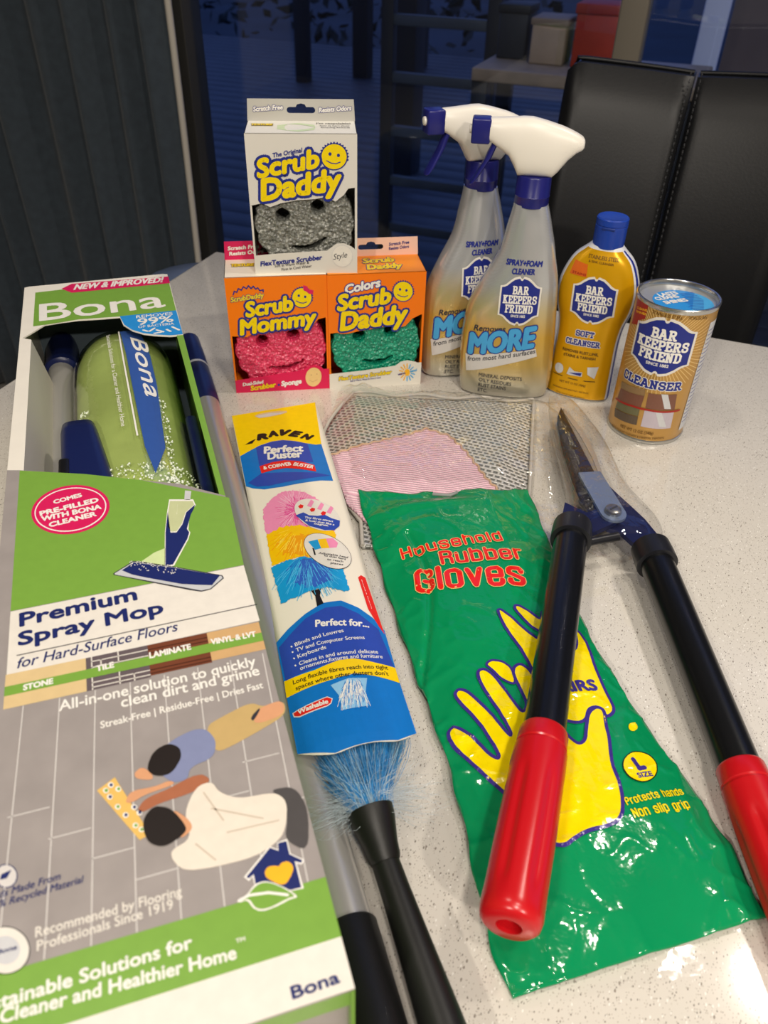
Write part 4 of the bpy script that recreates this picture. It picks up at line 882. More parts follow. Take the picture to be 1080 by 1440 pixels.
  ('p',[(-.0297,-.1714),(-.0278,-.169),(-.0271,-.1677),(-.026,-.167),(-.0255,-.1635),(-.0236,-.1632),(-.0225,-.1606),(-.022,-.1605),(-.0213,-.1593),(-.0188,-.1566),(-.0187,-.1564),(-.0161,-.1555),(-.0156,-.1543),(-.0144,-.1528),(-.0125,-.1526),(-.0113,-.1509),(-.0099,-.1514),(-.0081,-.1504),(-.0061,-.1518),(-.0047,-.1508),(-.0029,-.1524),(-.0023,-.1508),(-.0003,-.1525),(.0015,-.1525),(.0027,-.1537),(.0035,-.1539),(.0056,-.1553),(.0066,-.1551),(.0072,-.1556),(.0092,-.1575),(.0094,-.159),(.0111,-.1607),(.0118,-.1614),(.0129,-.1635),(.0141,-.1638),(.0153,-.1642),(.0153,-.1674),(.0174,-.169),(.0176,-.1696),(.0183,-.1731),(.0196,-.1738),(.0207,-.1747),(.0208,-.178),(.0219,-.1784),(.0223,-.1802),(.0235,-.1813),(.0231,-.1855),(.0234,-.1876),(.0236,-.1894),(.0234,-.1914),(.0227,-.1946),(.0238,-.1954),(.0237,-.1983),(.0238,-.2002),(.0236,-.203),(.0236,-.2048),(.0227,-.2064),(.0225,-.2094),(.0231,-.212),(.0227,-.2141),(.0218,-.2163),(.0224,-.2168),(.0214,-.2188),(.021,-.2189),(.0189,-.2193),(.0182,-.2178),(.0167,-.2184),(.0156,-.2174),(.015,-.2174),(.0134,-.217),(.0119,-.2163),(.0112,-.2155),(.0095,-.2165),(.009,-.2146),(.0078,-.2154),(.0062,-.2131),(.0049,-.2141),(.0038,-.2135),(.0033,-.2128),(.0014,-.213),(.0011,-.2116),(-.0008,-.2112),(-.0017,-.2105),(-.003,-.2099),(-.0043,-.2084),(-.0046,-.2092),(-.0065,-.2082),(-.0077,-.2076),(-.0082,-.206),(-.0098,-.2042),(-.0102,-.2037),(-.0117,-.2048),(-.0129,-.2023),(-.0139,-.2033),(-.0152,-.2015),(-.0167,-.2017),(-.0182,-.2031),(-.0191,-.2029),(-.0208,-.2044),(-.0217,-.2048),(-.023,-.2062),(-.0233,-.2055),(-.0254,-.2064),(-.0257,-.2083),(-.0275,-.2075),(-.0285,-.2095),(-.0285,-.2066),(-.029,-.2053),(-.0299,-.2036),(-.0306,-.2009),(-.031,-.1977),(-.0305,-.1962),(-.0306,-.1948),(-.0303,-.1923),(-.0307,-.1898),(-.03,-.1886),(-.0298,-.1871),(-.0306,-.1838),(-.0304,-.1806),(-.0304,-.1802),(-.0294,-.1783),(-.0297,-.1754),(-.029,-.173)],'furpink',2),
  ('p',[(-.0132,-.1807),(-.0115,-.1786),(-.0111,-.1777),(-.0114,-.176),(-.0106,-.1736),(-.0095,-.1702),(-.0082,-.1714),(-.0077,-.1667),(-.0061,-.1679),(-.005,-.1635),(-.003,-.1601),(-.0021,-.1616),(-.0024,-.161),(-.0012,-.1645),(-.0001,-.1639),(.0024,-.1637),(.0036,-.1628),(.0037,-.1637),(.0062,-.1653),(.0065,-.1663),(.0066,-.1674),(.0066,-.1716),(.0049,-.1731),(.0049,-.1767),(.0053,-.1767),(.0055,-.1783),(.0034,-.1829),(.0025,-.1839),(.0016,-.1868),(.0029,-.1889),(.0028,-.1901),(.0018,-.1933),(.0012,-.1949),(.001,-.199),(-.0001,-.1999),(-.002,-.1986),(-.0018,-.1987),(-.002,-.1948),(-.0042,-.1948),(-.0059,-.1925),(-.0064,-.1899),(-.008,-.1911),(-.0086,-.1877),(-.0093,-.189),(-.0108,-.1858),(-.011,-.1865),(-.0114,-.1852)],'furhotpink',3),
  ('p',[(-.0302,-.2073),(-.03,-.2046),(-.028,-.2058),(-.027,-.2044),(-.026,-.2044),(-.0248,-.203),(-.0238,-.2029),(-.0225,-.2037),(-.0209,-.2023),(-.0203,-.2009),(-.0196,-.1996),(-.0179,-.2005),(-.0168,-.2018),(-.0153,-.2012),(-.0142,-.2001),(-.0128,-.2004),(-.0116,-.2023),(-.0098,-.2007),(-.0085,-.2021),(-.0074,-.2023),(-.006,-.2021),(-.0053,-.2023),(-.0032,-.2015),(-.0024,-.2032),(-.0016,-.2034),(-.0005,-.2049),(.0007,-.2053),(.0016,-.206),(.0036,-.2059),(.0041,-.2073),(.0056,-.2071),(.0062,-.2072),(.008,-.2075),(.0094,-.2083),(.0105,-.2089),(.0116,-.2104),(.0123,-.2105),(.0137,-.2112),(.0146,-.2109),(.0158,-.213),(.0174,-.2118),(.0186,-.2137),(.0202,-.213),(.0212,-.2132),(.0222,-.2142),(.0227,-.2159),(.0224,-.2173),(.0231,-.219),(.0218,-.2225),(.0219,-.2243),(.0213,-.2258),(.021,-.2286),(.0206,-.2313),(.0203,-.2329),(.0202,-.2341),(.021,-.236),(.0197,-.2392),(.0199,-.24),(.0204,-.2423),(.0189,-.2447),(.0192,-.2476),(.0175,-.2466),(.0162,-.2467),(.0158,-.2472),(.0147,-.2471),(.0135,-.2468),(.012,-.2456),(.011,-.2456),(.0092,-.2456),(.009,-.2449),(.0074,-.2451),(.0062,-.2443),(.0055,-.2444),(.0039,-.2443),(.002,-.2441),(.0011,-.2429),(-.0002,-.2427),(-.0015,-.2433),(-.0022,-.2437),(-.0029,-.2435),(-.0047,-.2419),(-.0059,-.2423),(-.0068,-.243),(-.0077,-.2422),(-.0093,-.2428),(-.0108,-.2419),(-.0115,-.2423),(-.0124,-.2428),(-.0143,-.2425),(-.0153,-.2427),(-.0162,-.2434),(-.0177,-.2437),(-.019,-.2442),(-.0193,-.2442),(-.021,-.2436),(-.0218,-.243),(-.0233,-.2439),(-.0246,-.2431),(-.0251,-.244),(-.0267,-.2449),(-.0276,-.244),(-.0283,-.2444),(-.0306,-.2444),(-.0304,-.2419),(-.0297,-.241),(-.0306,-.2382),(-.0302,-.2366),(-.0305,-.2347),(-.0306,-.2321),(-.0305,-.2315),(-.0308,-.229),(-.0307,-.2267),(-.0305,-.2246),(-.0301,-.2227),(-.0308,-.2198),(-.031,-.2191),(-.0304,-.2175),(-.0302,-.2137),(-.0304,-.2131),(-.0303,-.2105),(-.0308,-.2081)],'furyellow',4),
  ('p',[(-.0216,-.2366),(-.0209,-.2339),(-.02,-.2305),(-.0167,-.2297),(-.017,-.2289),(-.0166,-.2273),(-.0167,-.227),(-.0158,-.2227),(-.0151,-.2212),(-.0136,-.2228),(-.0123,-.2176),(-.0123,-.2198),(-.0118,-.2163),(-.0101,-.2151),(-.0089,-.2155),(-.0071,-.2156),(-.0047,-.2158),(-.005,-.2131),(-.0018,-.2157),(-.0028,-.2175),(-.0003,-.2169),(.0021,-.2151),(.0016,-.2177),(.0013,-.2191),(.0014,-.2208),(.0029,-.2244),(.0038,-.2245),(.0024,-.2246),(.0032,-.2285),(.0019,-.232),(.0033,-.2333),(.003,-.2332),(.0025,-.2355),(.0019,-.2367),(.0006,-.2392),(.0012,-.2373),(-.0013,-.2376),(-.0024,-.2419),(-.0047,-.2413),(-.0052,-.2388),(-.0054,-.2411),(-.0082,-.2406),(-.0092,-.24),(-.0099,-.2397),(-.0107,-.2388),(-.013,-.2369),(-.0145,-.2382),(-.0152,-.2391),(-.0159,-.2383),(-.0156,-.2354),(-.0193,-.2342),(-.0198,-.2358)],'furorange',5),
  ('p',[(-.0315,-.2465),(-.0302,-.2464),(-.0287,-.2453),(-.0284,-.2461),(-.0268,-.2448),(-.0249,-.2453),(-.024,-.2449),(-.023,-.2438),(-.022,-.2447),(-.0209,-.2441),(-.0194,-.2429),(-.0182,-.2439),(-.0174,-.2427),(-.0157,-.2437),(-.0147,-.2444),(-.0135,-.2444),(-.0127,-.244),(-.0114,-.2442),(-.0095,-.2427),(-.0092,-.2426),(-.0071,-.2432),(-.0062,-.2427),(-.0052,-.2433),(-.0043,-.2442),(-.0031,-.2454),(-.0018,-.246),(-.0005,-.2467),(.0006,-.2456),(.0017,-.2476),(.003,-.2474),(.004,-.2471),(.0052,-.2482),(.0058,-.2476),(.0073,-.2499),(.0074,-.2504),(.0089,-.2502),(.0095,-.2523),(.0114,-.2519),(.012,-.2528),(.0129,-.2543),(.0138,-.2564),(.0143,-.2573),(.0153,-.2565),(.0166,-.2573),(.0169,-.2588),(.0184,-.2592),(.0185,-.2613),(.0197,-.2623),(.0206,-.2631),(.0201,-.2651),(.0203,-.2671),(.0202,-.2689),(.0208,-.2705),(.0201,-.2726),(.0201,-.2736),(.0209,-.2758),(.0206,-.2766),(.0203,-.2793),(.0199,-.2811),(.0208,-.2819),(.0207,-.2843),(.0208,-.2858),(.0192,-.2874),(.0172,-.2872),(.0166,-.2883),(.0152,-.287),(.0146,-.2864),(.0133,-.2859),(.0121,-.2859),(.0111,-.285),(.0106,-.284),(.0091,-.2846),(.008,-.2832),(.0075,-.2828),(.0057,-.2824),(.0053,-.2814),(.0037,-.2819),(.003,-.2823),(.002,-.2819),(.0002,-.2827),(-.0003,-.2826),(-.002,-.2819),(-.0029,-.2822),(-.0038,-.2834),(-.0055,-.2823),(-.006,-.2831),(-.0071,-.283),(-.0089,-.283),(-.0093,-.2836),(-.011,-.284),(-.012,-.2843),(-.0125,-.2844),(-.0148,-.2856),(-.015,-.2863),(-.0165,-.2863),(-.0169,-.2856),(-.0184,-.2868),(-.0195,-.2864),(-.021,-.2862),(-.0221,-.2859),(-.0229,-.2866),(-.0238,-.2865),(-.025,-.2878),(-.0261,-.2883),(-.0272,-.2879),(-.0293,-.2878),(-.0292,-.2855),(-.0288,-.2844),(-.0292,-.2832),(-.029,-.2806),(-.0296,-.2795),(-.0294,-.2778),(-.0296,-.2751),(-.0296,-.2744),(-.0301,-.2724),(-.0294,-.2711),(-.0294,-.268),(-.0299,-.2675),(-.0305,-.2644),(-.0305,-.2631),(-.0304,-.2613),(-.03,-.2589),(-.0309,-.2569),(-.0309,-.255),(-.0303,-.2549),(-.0313,-.252),(-.0311,-.2499),(-.0313,-.2487)],'furblue',6),
  ('p',[(-.0168,-.2713),(-.0173,-.2713),(-.017,-.2682),(-.014,-.2658),(-.0147,-.2659),(-.0153,-.2629),(-.0132,-.2622),(-.0125,-.2594),(-.0132,-.2571),(-.0124,-.2589),(-.0116,-.2568),(-.0116,-.2548),(-.0115,-.251),(-.0098,-.2515),(-.0095,-.247),(-.0095,-.2456),(-.0093,-.2464),(-.0084,-.2473),(-.005,-.2449),(-.0054,-.247),(-.0051,-.247),(-.0015,-.2469),(-.0012,-.2473),(-.0006,-.2511),(.0002,-.2476),(.0007,-.2503),(.002,-.2489),(.0038,-.2532),(.0051,-.2514),(.007,-.2507),(.008,-.2514),(.0087,-.2552),(.0086,-.2537),(.0105,-.2542),(.009,-.2596),(.0116,-.2581),(.0103,-.2634),(.0094,-.2638),(.0092,-.2646),(.0107,-.2676),(.0114,-.2675),(.0098,-.2724),(.0107,-.2727),(.01,-.2767),(.0099,-.2733),(.009,-.2751),(.0069,-.275),(.0057,-.2759),(.0034,-.2773),(.0021,-.2783),(.0007,-.2787),(.0017,-.2783),(.0004,-.2777),(-.0008,-.2787),(-.0036,-.2808),(-.004,-.279),(-.004,-.2795),(-.0055,-.278),(-.0061,-.2778),(-.0096,-.2792),(-.0103,-.2785),(-.0092,-.2771),(-.0124,-.2735),(-.0131,-.2742),(-.0135,-.276),(-.0148,-.2718),(-.0153,-.2712)],'furdeepblue',7),
  ('k',-.0029,-.1799,.000567,-.000128,-.00014,-.000995,4,30,1.73,5.5,80,'furpalepink',3,31,.0004),
  ('k',-.0031,-.1816,.000566,-.000128,-.000139,-.00099,4,30,.94,3.46,40,'furhotpink',3,32,.0004),
  ('k',.0001,-.1993,.000556,-.000111,-.000141,-.000951,20,56,.94,2.7,70,'furorange',5,33,.0004),
  ('k',.0001,-.1993,.000556,-.000111,-.000141,-.000951,20,50,.94,2.7,50,'furlemon',5,34,.0004),
  ('k',-.0027,-.2365,.000528,-.000119,-.00013,-.000858,14,66,.57,2.51,80,'furcyan',7,35,.0004),
  ('k',-.0027,-.2365,.000528,-.000119,-.00013,-.000858,10,50,.63,2.51,60,'furdeepblue',7,36,.0004),
  ('p',[(-.0068,-.2832),(.0006,-.2825),(-.0015,-.2899),(-.0004,-.2985),(-.0053,-.3004),(-.0048,-.2891)],'black',5),
  ('p',[(.028,-.2059),(.0264,-.2087),(.0244,-.211),(.0221,-.2127),(.0195,-.2138),(.0167,-.2141),(.0138,-.2136),(.0109,-.2124),(.0081,-.2106),(.0053,-.208),(.0028,-.2049),(.0006,-.2014),(-.0013,-.1974),(-.0028,-.1933),(-.0038,-.1891),(-.0044,-.1849),(-.0044,-.1809),(-.004,-.1773),(-.003,-.174),(-.0015,-.1713),(.0004,-.1692),(.0027,-.1678),(.0054,-.1671),(.0082,-.167),(.0113,-.1677),(.0143,-.169),(.0173,-.171),(.0202,-.1735),(.0228,-.1765),(.0252,-.1799),(.0271,-.1835),(.0285,-.1874),(.0295,-.1913),(.0299,-.1953),(.0298,-.1991),(.0292,-.2027)],'paper',8),
  ('p',[(-.0046,-.1889),(.002,-.1862),(.0061,-.1912),(.0126,-.193),(.0186,-.1919),(.0235,-.1972),(.0295,-.2005),(.0278,-.2078),(.0225,-.2135),(.015,-.2131),(.0039,-.2058)],'royal',9),
  ('p',[(-.001,-.1768),(.0014,-.1742),(.0037,-.1761),(.0025,-.1797),(-.0,-.1802)],'redprint',9),
  ('p',[(.0076,-.1834),(.01,-.1807),(.0124,-.1824),(.0111,-.186),(.0086,-.1867)],'redprint',9),
  ('p',[(.0156,-.1896),(.018,-.1867),(.0204,-.1883),(.0191,-.1919),(.0165,-.1928)],'redprint',9),
  ('p',[(.0063,-.1774),(.0111,-.1684),(.013,-.1723),(.0093,-.1802)],'furpink',9),
  ('p',[(.0138,-.1829),(.0187,-.1737),(.0206,-.1774),(.0168,-.1854)],'furpink',9),
  ('p',[(.0206,-.1886),(.0257,-.1793),(.0275,-.1828),(.0236,-.191)],'furpink',9),
  ('t','Tiny fibres attract',.0017,-.1946,.0232,.0025,-.3669,'white',.03,0,10),
  ('t','& hold dust like a',.0016,-.1988,.0236,.0025,-.3725,'white',.03,0,10),
  ('t','magnet.',.0079,-.2044,.0115,.0025,-.3641,'white',.03,0,10),
  ('p',[(.0271,-.2561),(.0256,-.2585),(.0238,-.2604),(.0217,-.2618),(.0194,-.2626),(.017,-.2629),(.0144,-.2625),(.0119,-.2616),(.0094,-.2601),(.0069,-.2581),(.0046,-.2555),(.0025,-.2526),(.0006,-.2493),(-.001,-.2457),(-.0023,-.242),(-.0033,-.2382),(-.0038,-.2344),(-.004,-.2308),(-.0038,-.2275),(-.0031,-.2245),(-.0021,-.2218),(-.0006,-.2196),(.0011,-.218),(.0032,-.2169),(.0055,-.2163),(.008,-.2163),(.0107,-.2169),(.0134,-.218),(.016,-.2196),(.0186,-.2216),(.0211,-.2241),(.0233,-.2269),(.0253,-.2299),(.0269,-.2332),(.0282,-.2367),(.029,-.2402),(.0295,-.2437),(.0295,-.2471),(.0291,-.2504),(.0283,-.2534)],'darkprint',9),
  ('p',[(.0269,-.2559),(.0254,-.2582),(.0236,-.26),(.0216,-.2613),(.0193,-.2621),(.017,-.2624),(.0145,-.262),(.012,-.2611),(.0095,-.2596),(.0071,-.2576),(.0048,-.2551),(.0027,-.2522),(.0009,-.249),(-.0007,-.2455),(-.002,-.2418),(-.003,-.2381),(-.0035,-.2345),(-.0037,-.2309),(-.0035,-.2277),(-.0028,-.2247),(-.0018,-.2221),(-.0004,-.22),(.0013,-.2184),(.0033,-.2174),(.0056,-.2168),(.008,-.2169),(.0106,-.2174),(.0133,-.2185),(.0159,-.2201),(.0184,-.2222),(.0208,-.2246),(.023,-.2273),(.025,-.2303),(.0266,-.2336),(.0278,-.2369),(.0287,-.2403),(.0292,-.2438),(.0292,-.2471),(.0288,-.2503),(.028,-.2532)],'paper',10),
  ('p',[(-.0002,-.2264),(.0074,-.2248),(.0083,-.2364),(.0035,-.2376)],'furblue',11),
  ('p',[(.0074,-.2248),(.014,-.2244),(.0146,-.2367),(.0083,-.2364)],'furyellow',11),
  ('p',[(.014,-.2244),(.0196,-.2244),(.0224,-.2307),(.0202,-.2364),(.0146,-.2367)],'furpink',11),
  ('p',[(.0017,-.2345),(.003,-.236),(.003,-.2438),(.0018,-.2438)],'black',11),
  ('t','Adjustable head',.0053,-.243,.0221,.0023,-.3201,'darkprint',.02,0,11),
  ('t','to dust hard',.0088,-.2465,.0163,.0023,-.3578,'darkprint',.02,0,11),
  ('t','to reach',.0102,-.2515,.012,.0023,-.3032,'darkprint',.02,0,11),
  ('t','places',.0121,-.2561,.0093,.0022,-.2858,'darkprint',.02,0,11),
  ('p',[(.0298,-.2715),(.0325,-.2687),(.0353,-.2713),(.036,-.3309),(.0337,-.3237),(.0298,-.3059)],'redprint',4),
  ('t','Dusting & Dusters',.0316,-.2741,.0316,.0005,-1.546,'white',.03,0,5),
  ('p',[(-.0368,-.3223),(-.028,-.3147),(-.0143,-.3051),(-.0006,-.2978),(.0121,-.2973),(.0232,-.3054),(.031,-.3149),(.0368,-.3268),(.0356,-.3745),(.0358,-.4145),(.0228,-.4209),(.0085,-.4211),(-.0033,-.4219),(-.015,-.4232),(-.0356,-.4136)],'azure',3),
  ('p',[(-.0358,-.3277),(-.015,-.3098),(-.0001,-.3032),(.0111,-.303),(.0219,-.3116),(.0326,-.3265),(.0353,-.3609),(.0214,-.3582),(.0064,-.3552),(-.0118,-.3561),(-.0351,-.3574)],'royal',4),
  ('p',[(-.0361,-.3575),(-.0159,-.358),(.0001,-.3544),(.0104,-.3546),(.0238,-.3589),(.0358,-.3617),(.0355,-.3748),(.0223,-.3711),(.0078,-.3676),(-.0077,-.3696),(-.0363,-.371)],'yellowprint',5),
  ('t','Perfect for...',-.0095,-.3202,.0361,.0064,-.1433,'white',.04,0,5),
  ('t','Blinds and Louvres',-.0251,-.3326,.0334,.0033,.097,'white',.012,0,5),
  ('p',[(-.0269,-.3317),(-.0272,-.3321),(-.0277,-.3321),(-.0281,-.3316),(-.0282,-.331),(-.0279,-.3306),(-.0275,-.3306),(-.0271,-.331)],'white',5),
  ('t','TV and Computer Screens',-.0252,-.3377,.0461,.0033,.0164,'white',.012,0,5),
  ('p',[(-.027,-.3368),(-.0273,-.3372),(-.0277,-.3372),(-.0281,-.3367),(-.0282,-.3361),(-.028,-.3357),(-.0275,-.3357),(-.0271,-.3361)],'white',5),
  ('t','Keyboards',-.0249,-.3436,.019,.0032,.0715,'white',.012,0,5),
  ('p',[(-.0268,-.3426),(-.027,-.343),(-.0275,-.343),(-.0279,-.3426),(-.028,-.342),(-.0278,-.3416),(-.0273,-.3416),(-.0269,-.342)],'white',5),
  ('t','Cleans in and around delicate',-.025,-.3499,.0521,.0032,-.0061,'white',.012,0,5),
  ('p',[(-.0268,-.349),(-.027,-.3494),(-.0275,-.3494),(-.0279,-.3489),(-.028,-.3483),(-.0277,-.3479),(-.0273,-.348),(-.0269,-.3484)],'white',5),
  ('t','ornaments,fixtures and furniture',-.0249,-.3541,.0541,.0032,-.004,'white',.012,0,5),
  ('t','Long flexible fibres reach into tight',-.0308,-.3633,.0612,.0034,-.0173,'black',.015,0,6),
  ('t',"spaces where other dusters don't",-.0299,-.3687,.0594,.0034,-.0153,'black',.015,0,6),
  ('p',[(-.0344,-.3843),(-.0305,-.3835),(-.0124,-.3819),(-.0094,-.3846),(-.0108,-.3881),(-.0137,-.3894),(-.0308,-.3895),(-.034,-.3876)],'white',5),
  ('p',[(-.0339,-.3848),(-.0306,-.3841),(-.0125,-.3825),(-.01,-.3848),(-.0112,-.3876),(-.0138,-.3887),(-.0307,-.3889),(-.0335,-.3872)],'redprint',6),
  ('t','Washable',-.0312,-.3872,.0185,.0033,-.0076,'white',.04,0,7),
  ('p',[(-.0088,-.3739),(.0033,-.371),(.0147,-.3723),(.0114,-.3834),(.0107,-.3949),(-.0051,-.3952),(-.0053,-.3835)],'fibrepale',6),
  ('k',.0085,-.3576,.000457,-4.3e-05,-.000124,-.000616,24,64,1.19,1.95,90,'white',7,78,.0003),
  ('k',.0085,-.3576,.000457,-4.3e-05,-.000124,-.000616,24,64,1.19,1.95,40,'azure',7,79,.0003),
 ],
 'glove': [
  ('c','Household',-.0546,-.0796,.0808,.0116,.0035,'redprint',4,'rimgold',.0005),
  ('c','Rubber',-.0279,-.0979,.0629,.0165,-.0989,'redprint',4,'rimgold',.0006),
  ('c','Gloves',-.0524,-.1207,.0788,.0257,-.1506,'redprint',4,'rimgold',.0006),
  ('p',[(-.002,-.1531),(-.0009,-.1529),(-.0001,-.1532),(.0009,-.1542),(.0018,-.1557),(.0033,-.1584),(.0044,-.1605),(.0056,-.1632),(.0067,-.1658),(.0083,-.1698),(.0095,-.1726),(.0109,-.1757),(.0122,-.1785),(.0142,-.1824),(.0155,-.1842),(.0168,-.185),(.0178,-.1845),(.0192,-.1825),(.0197,-.181),(.0195,-.1793),(.0187,-.1776),(.0169,-.1751),(.0156,-.1729),(.0143,-.1697),(.0132,-.1664),(.0117,-.1609),(.0109,-.1577),(.0105,-.155),(.0105,-.1533),(.011,-.1519),(.0114,-.1512),(.012,-.1507),(.0127,-.1506),(.0137,-.1508),(.0146,-.1512),(.0156,-.1522),(.0166,-.1535),(.0182,-.1559),(.0194,-.1576),(.0207,-.1598),(.0218,-.1618),(.0235,-.165),(.0246,-.1663),(.0257,-.1665),(.0264,-.1656),(.0274,-.1631),(.0281,-.1617),(.0288,-.1605),(.0294,-.16),(.0302,-.1596),(.0307,-.1598),(.0314,-.1607),(.0319,-.162),(.0328,-.1645),(.0333,-.1666),(.034,-.1694),(.0345,-.1723),(.0354,-.1769),(.0357,-.1802),(.0359,-.1839),(.0359,-.1873),(.0356,-.1922),(.0356,-.1949),(.0358,-.197),(.0362,-.1981),(.0371,-.1986),(.0377,-.1986),(.0386,-.198),(.0395,-.197),(.0408,-.1949),(.0418,-.1931),(.0428,-.1908),(.0437,-.1883),(.045,-.1844),(.0458,-.1823),(.0467,-.1807),(.0474,-.18),(.0483,-.18),(.0489,-.1805),(.0494,-.182),(.0498,-.1841),(.0501,-.188),(.0501,-.1911),(.0497,-.1952),(.0491,-.1993),(.048,-.2058),(.0473,-.2103),(.0467,-.2153),(.0463,-.2199),(.0458,-.2263),(.0456,-.2304),(.0455,-.2344),(.0455,-.2375),(.0456,-.2413),(.0455,-.2436),(.0453,-.2457),(.045,-.2471),(.0443,-.2488),(.0437,-.2498),(.0428,-.2507),(.0418,-.2514),(.0403,-.2523),(.0393,-.2527),(.0384,-.2529),(.0378,-.2529),(.0371,-.2526),(.0368,-.2522),(.0367,-.2515),(.0367,-.2506),(.0371,-.249),(.037,-.248),(.0367,-.2471),(.036,-.2464),(.0347,-.2457),(.0338,-.2453),(.0325,-.2452),(.0313,-.2453),(.0295,-.2458),(.0282,-.2464),(.027,-.2475),(.0259,-.2489),(.0245,-.2512),(.0234,-.2525),(.022,-.2536),(.0206,-.2543),(.0184,-.2548),(.0168,-.2549),(.0149,-.2546),(.0132,-.2539),(.0107,-.2526),(.0089,-.2512),(.007,-.2491),(.0054,-.2467),(.0031,-.2426),(.002,-.2391),(.0014,-.2342),(.0015,-.229),(.0023,-.2205),(.0026,-.2148),(.0028,-.2089),(.0026,-.2041),(.002,-.1978),(.0015,-.1935),(.0007,-.1887),(-.0002,-.1846),(-.0015,-.1789),(-.0023,-.1748),(-.0029,-.1702),(-.0031,-.1661),(-.0031,-.1601),(-.0029,-.1567),(-.0025,-.1542)],'gloveyellow',2),
  ('l',[(-.002,-.1531),(-.0009,-.1529),(-.0001,-.1532),(.0009,-.1542),(.0018,-.1557),(.0033,-.1584),(.0044,-.1605),(.0056,-.1632),(.0067,-.1658),(.0083,-.1698),(.0095,-.1726),(.0109,-.1757),(.0122,-.1785),(.0142,-.1824),(.0155,-.1842),(.0168,-.185),(.0178,-.1845),(.0192,-.1825),(.0197,-.181),(.0195,-.1793),(.0187,-.1776),(.0169,-.1751),(.0156,-.1729),(.0143,-.1697),(.0132,-.1664),(.0117,-.1609),(.0109,-.1577),(.0105,-.155),(.0105,-.1533),(.011,-.1519),(.0114,-.1512),(.012,-.1507),(.0127,-.1506),(.0137,-.1508),(.0146,-.1512),(.0156,-.1522),(.0166,-.1535),(.0182,-.1559),(.0194,-.1576),(.0207,-.1598),(.0218,-.1618),(.0235,-.165),(.0246,-.1663),(.0257,-.1665),(.0264,-.1656),(.0274,-.1631),(.0281,-.1617),(.0288,-.1605),(.0294,-.16),(.0302,-.1596),(.0307,-.1598),(.0314,-.1607),(.0319,-.162),(.0328,-.1645),(.0333,-.1666),(.034,-.1694),(.0345,-.1723),(.0354,-.1769),(.0357,-.1802),(.0359,-.1839),(.0359,-.1873),(.0356,-.1922),(.0356,-.1949),(.0358,-.197),(.0362,-.1981),(.0371,-.1986),(.0377,-.1986),(.0386,-.198),(.0395,-.197),(.0408,-.1949),(.0418,-.1931),(.0428,-.1908),(.0437,-.1883),(.045,-.1844),(.0458,-.1823),(.0467,-.1807),(.0474,-.18),(.0483,-.18),(.0489,-.1805),(.0494,-.182),(.0498,-.1841),(.0501,-.188),(.0501,-.1911),(.0497,-.1952),(.0491,-.1993),(.048,-.2058),(.0473,-.2103),(.0467,-.2153),(.0463,-.2199),(.0458,-.2263),(.0456,-.2304),(.0455,-.2344),(.0455,-.2375),(.0456,-.2413),(.0455,-.2436),(.0453,-.2457),(.045,-.2471),(.0443,-.2488),(.0437,-.2498),(.0428,-.2507),(.0418,-.2514),(.0403,-.2523),(.0393,-.2527),(.0384,-.2529),(.0378,-.2529),(.0371,-.2526),(.0368,-.2522),(.0367,-.2515),(.0367,-.2506),(.0371,-.249),(.037,-.248),(.0367,-.2471),(.036,-.2464),(.0347,-.2457),(.0338,-.2453),(.0325,-.2452),(.0313,-.2453),(.0295,-.2458),(.0282,-.2464),(.027,-.2475),(.0259,-.2489),(.0245,-.2512),(.0234,-.2525),(.022,-.2536),(.0206,-.2543),(.0184,-.2548),(.0168,-.2549),(.0149,-.2546),(.0132,-.2539),(.0107,-.2526),(.0089,-.2512),(.007,-.2491),(.0054,-.2467),(.0031,-.2426),(.002,-.2391),(.0014,-.2342),(.0015,-.229),(.0023,-.2205),(.0026,-.2148),(.0028,-.2089),(.0026,-.2041),(.002,-.1978),(.0015,-.1935),(.0007,-.1887),(-.0002,-.1846),(-.0015,-.1789),(-.0023,-.1748),(-.0029,-.1702),(-.0031,-.1661),(-.0031,-.1601),(-.0029,-.1567),(-.0025,-.1542),(-.002,-.1531)],.0022,'purpleline',3),
  ('p',[(-.0249,-.1987),(-.0234,-.1978),(-.0223,-.1975),(-.0208,-.1974),(-.0194,-.1978),(-.0172,-.1986),(-.0158,-.1994),(-.0144,-.2005),(-.0132,-.2018),(-.0116,-.2038),(-.0109,-.2056),(-.0105,-.2082),(-.0106,-.211),(-.0112,-.2156),(-.0119,-.2178),(-.0131,-.2188),(-.0146,-.2184),(-.0171,-.2164),(-.0186,-.2148),(-.02,-.213),(-.021,-.2112),(-.0221,-.2084),(-.0228,-.2066),(-.0236,-.2049),(-.0244,-.2035),(-.0254,-.2017),(-.0258,-.2006),(-.0256,-.1995)],'gloveyellow',3),
  ('l',[(-.0249,-.1987),(-.0234,-.1978),(-.0223,-.1975),(-.0208,-.1974),(-.0194,-.1978),(-.0172,-.1986),(-.0158,-.1994),(-.0144,-.2005),(-.0132,-.2018),(-.0116,-.2038),(-.0109,-.2056),(-.0105,-.2082),(-.0106,-.211),(-.0112,-.2156),(-.0119,-.2178),(-.0131,-.2188),(-.0146,-.2184),(-.0171,-.2164),(-.0186,-.2148),(-.02,-.213),(-.021,-.2112),(-.0221,-.2084),(-.0228,-.2066),(-.0236,-.2049),(-.0244,-.2035),(-.0254,-.2017),(-.0258,-.2006),(-.0256,-.1995),(-.0249,-.1987)],.0018,'purpleline',4),
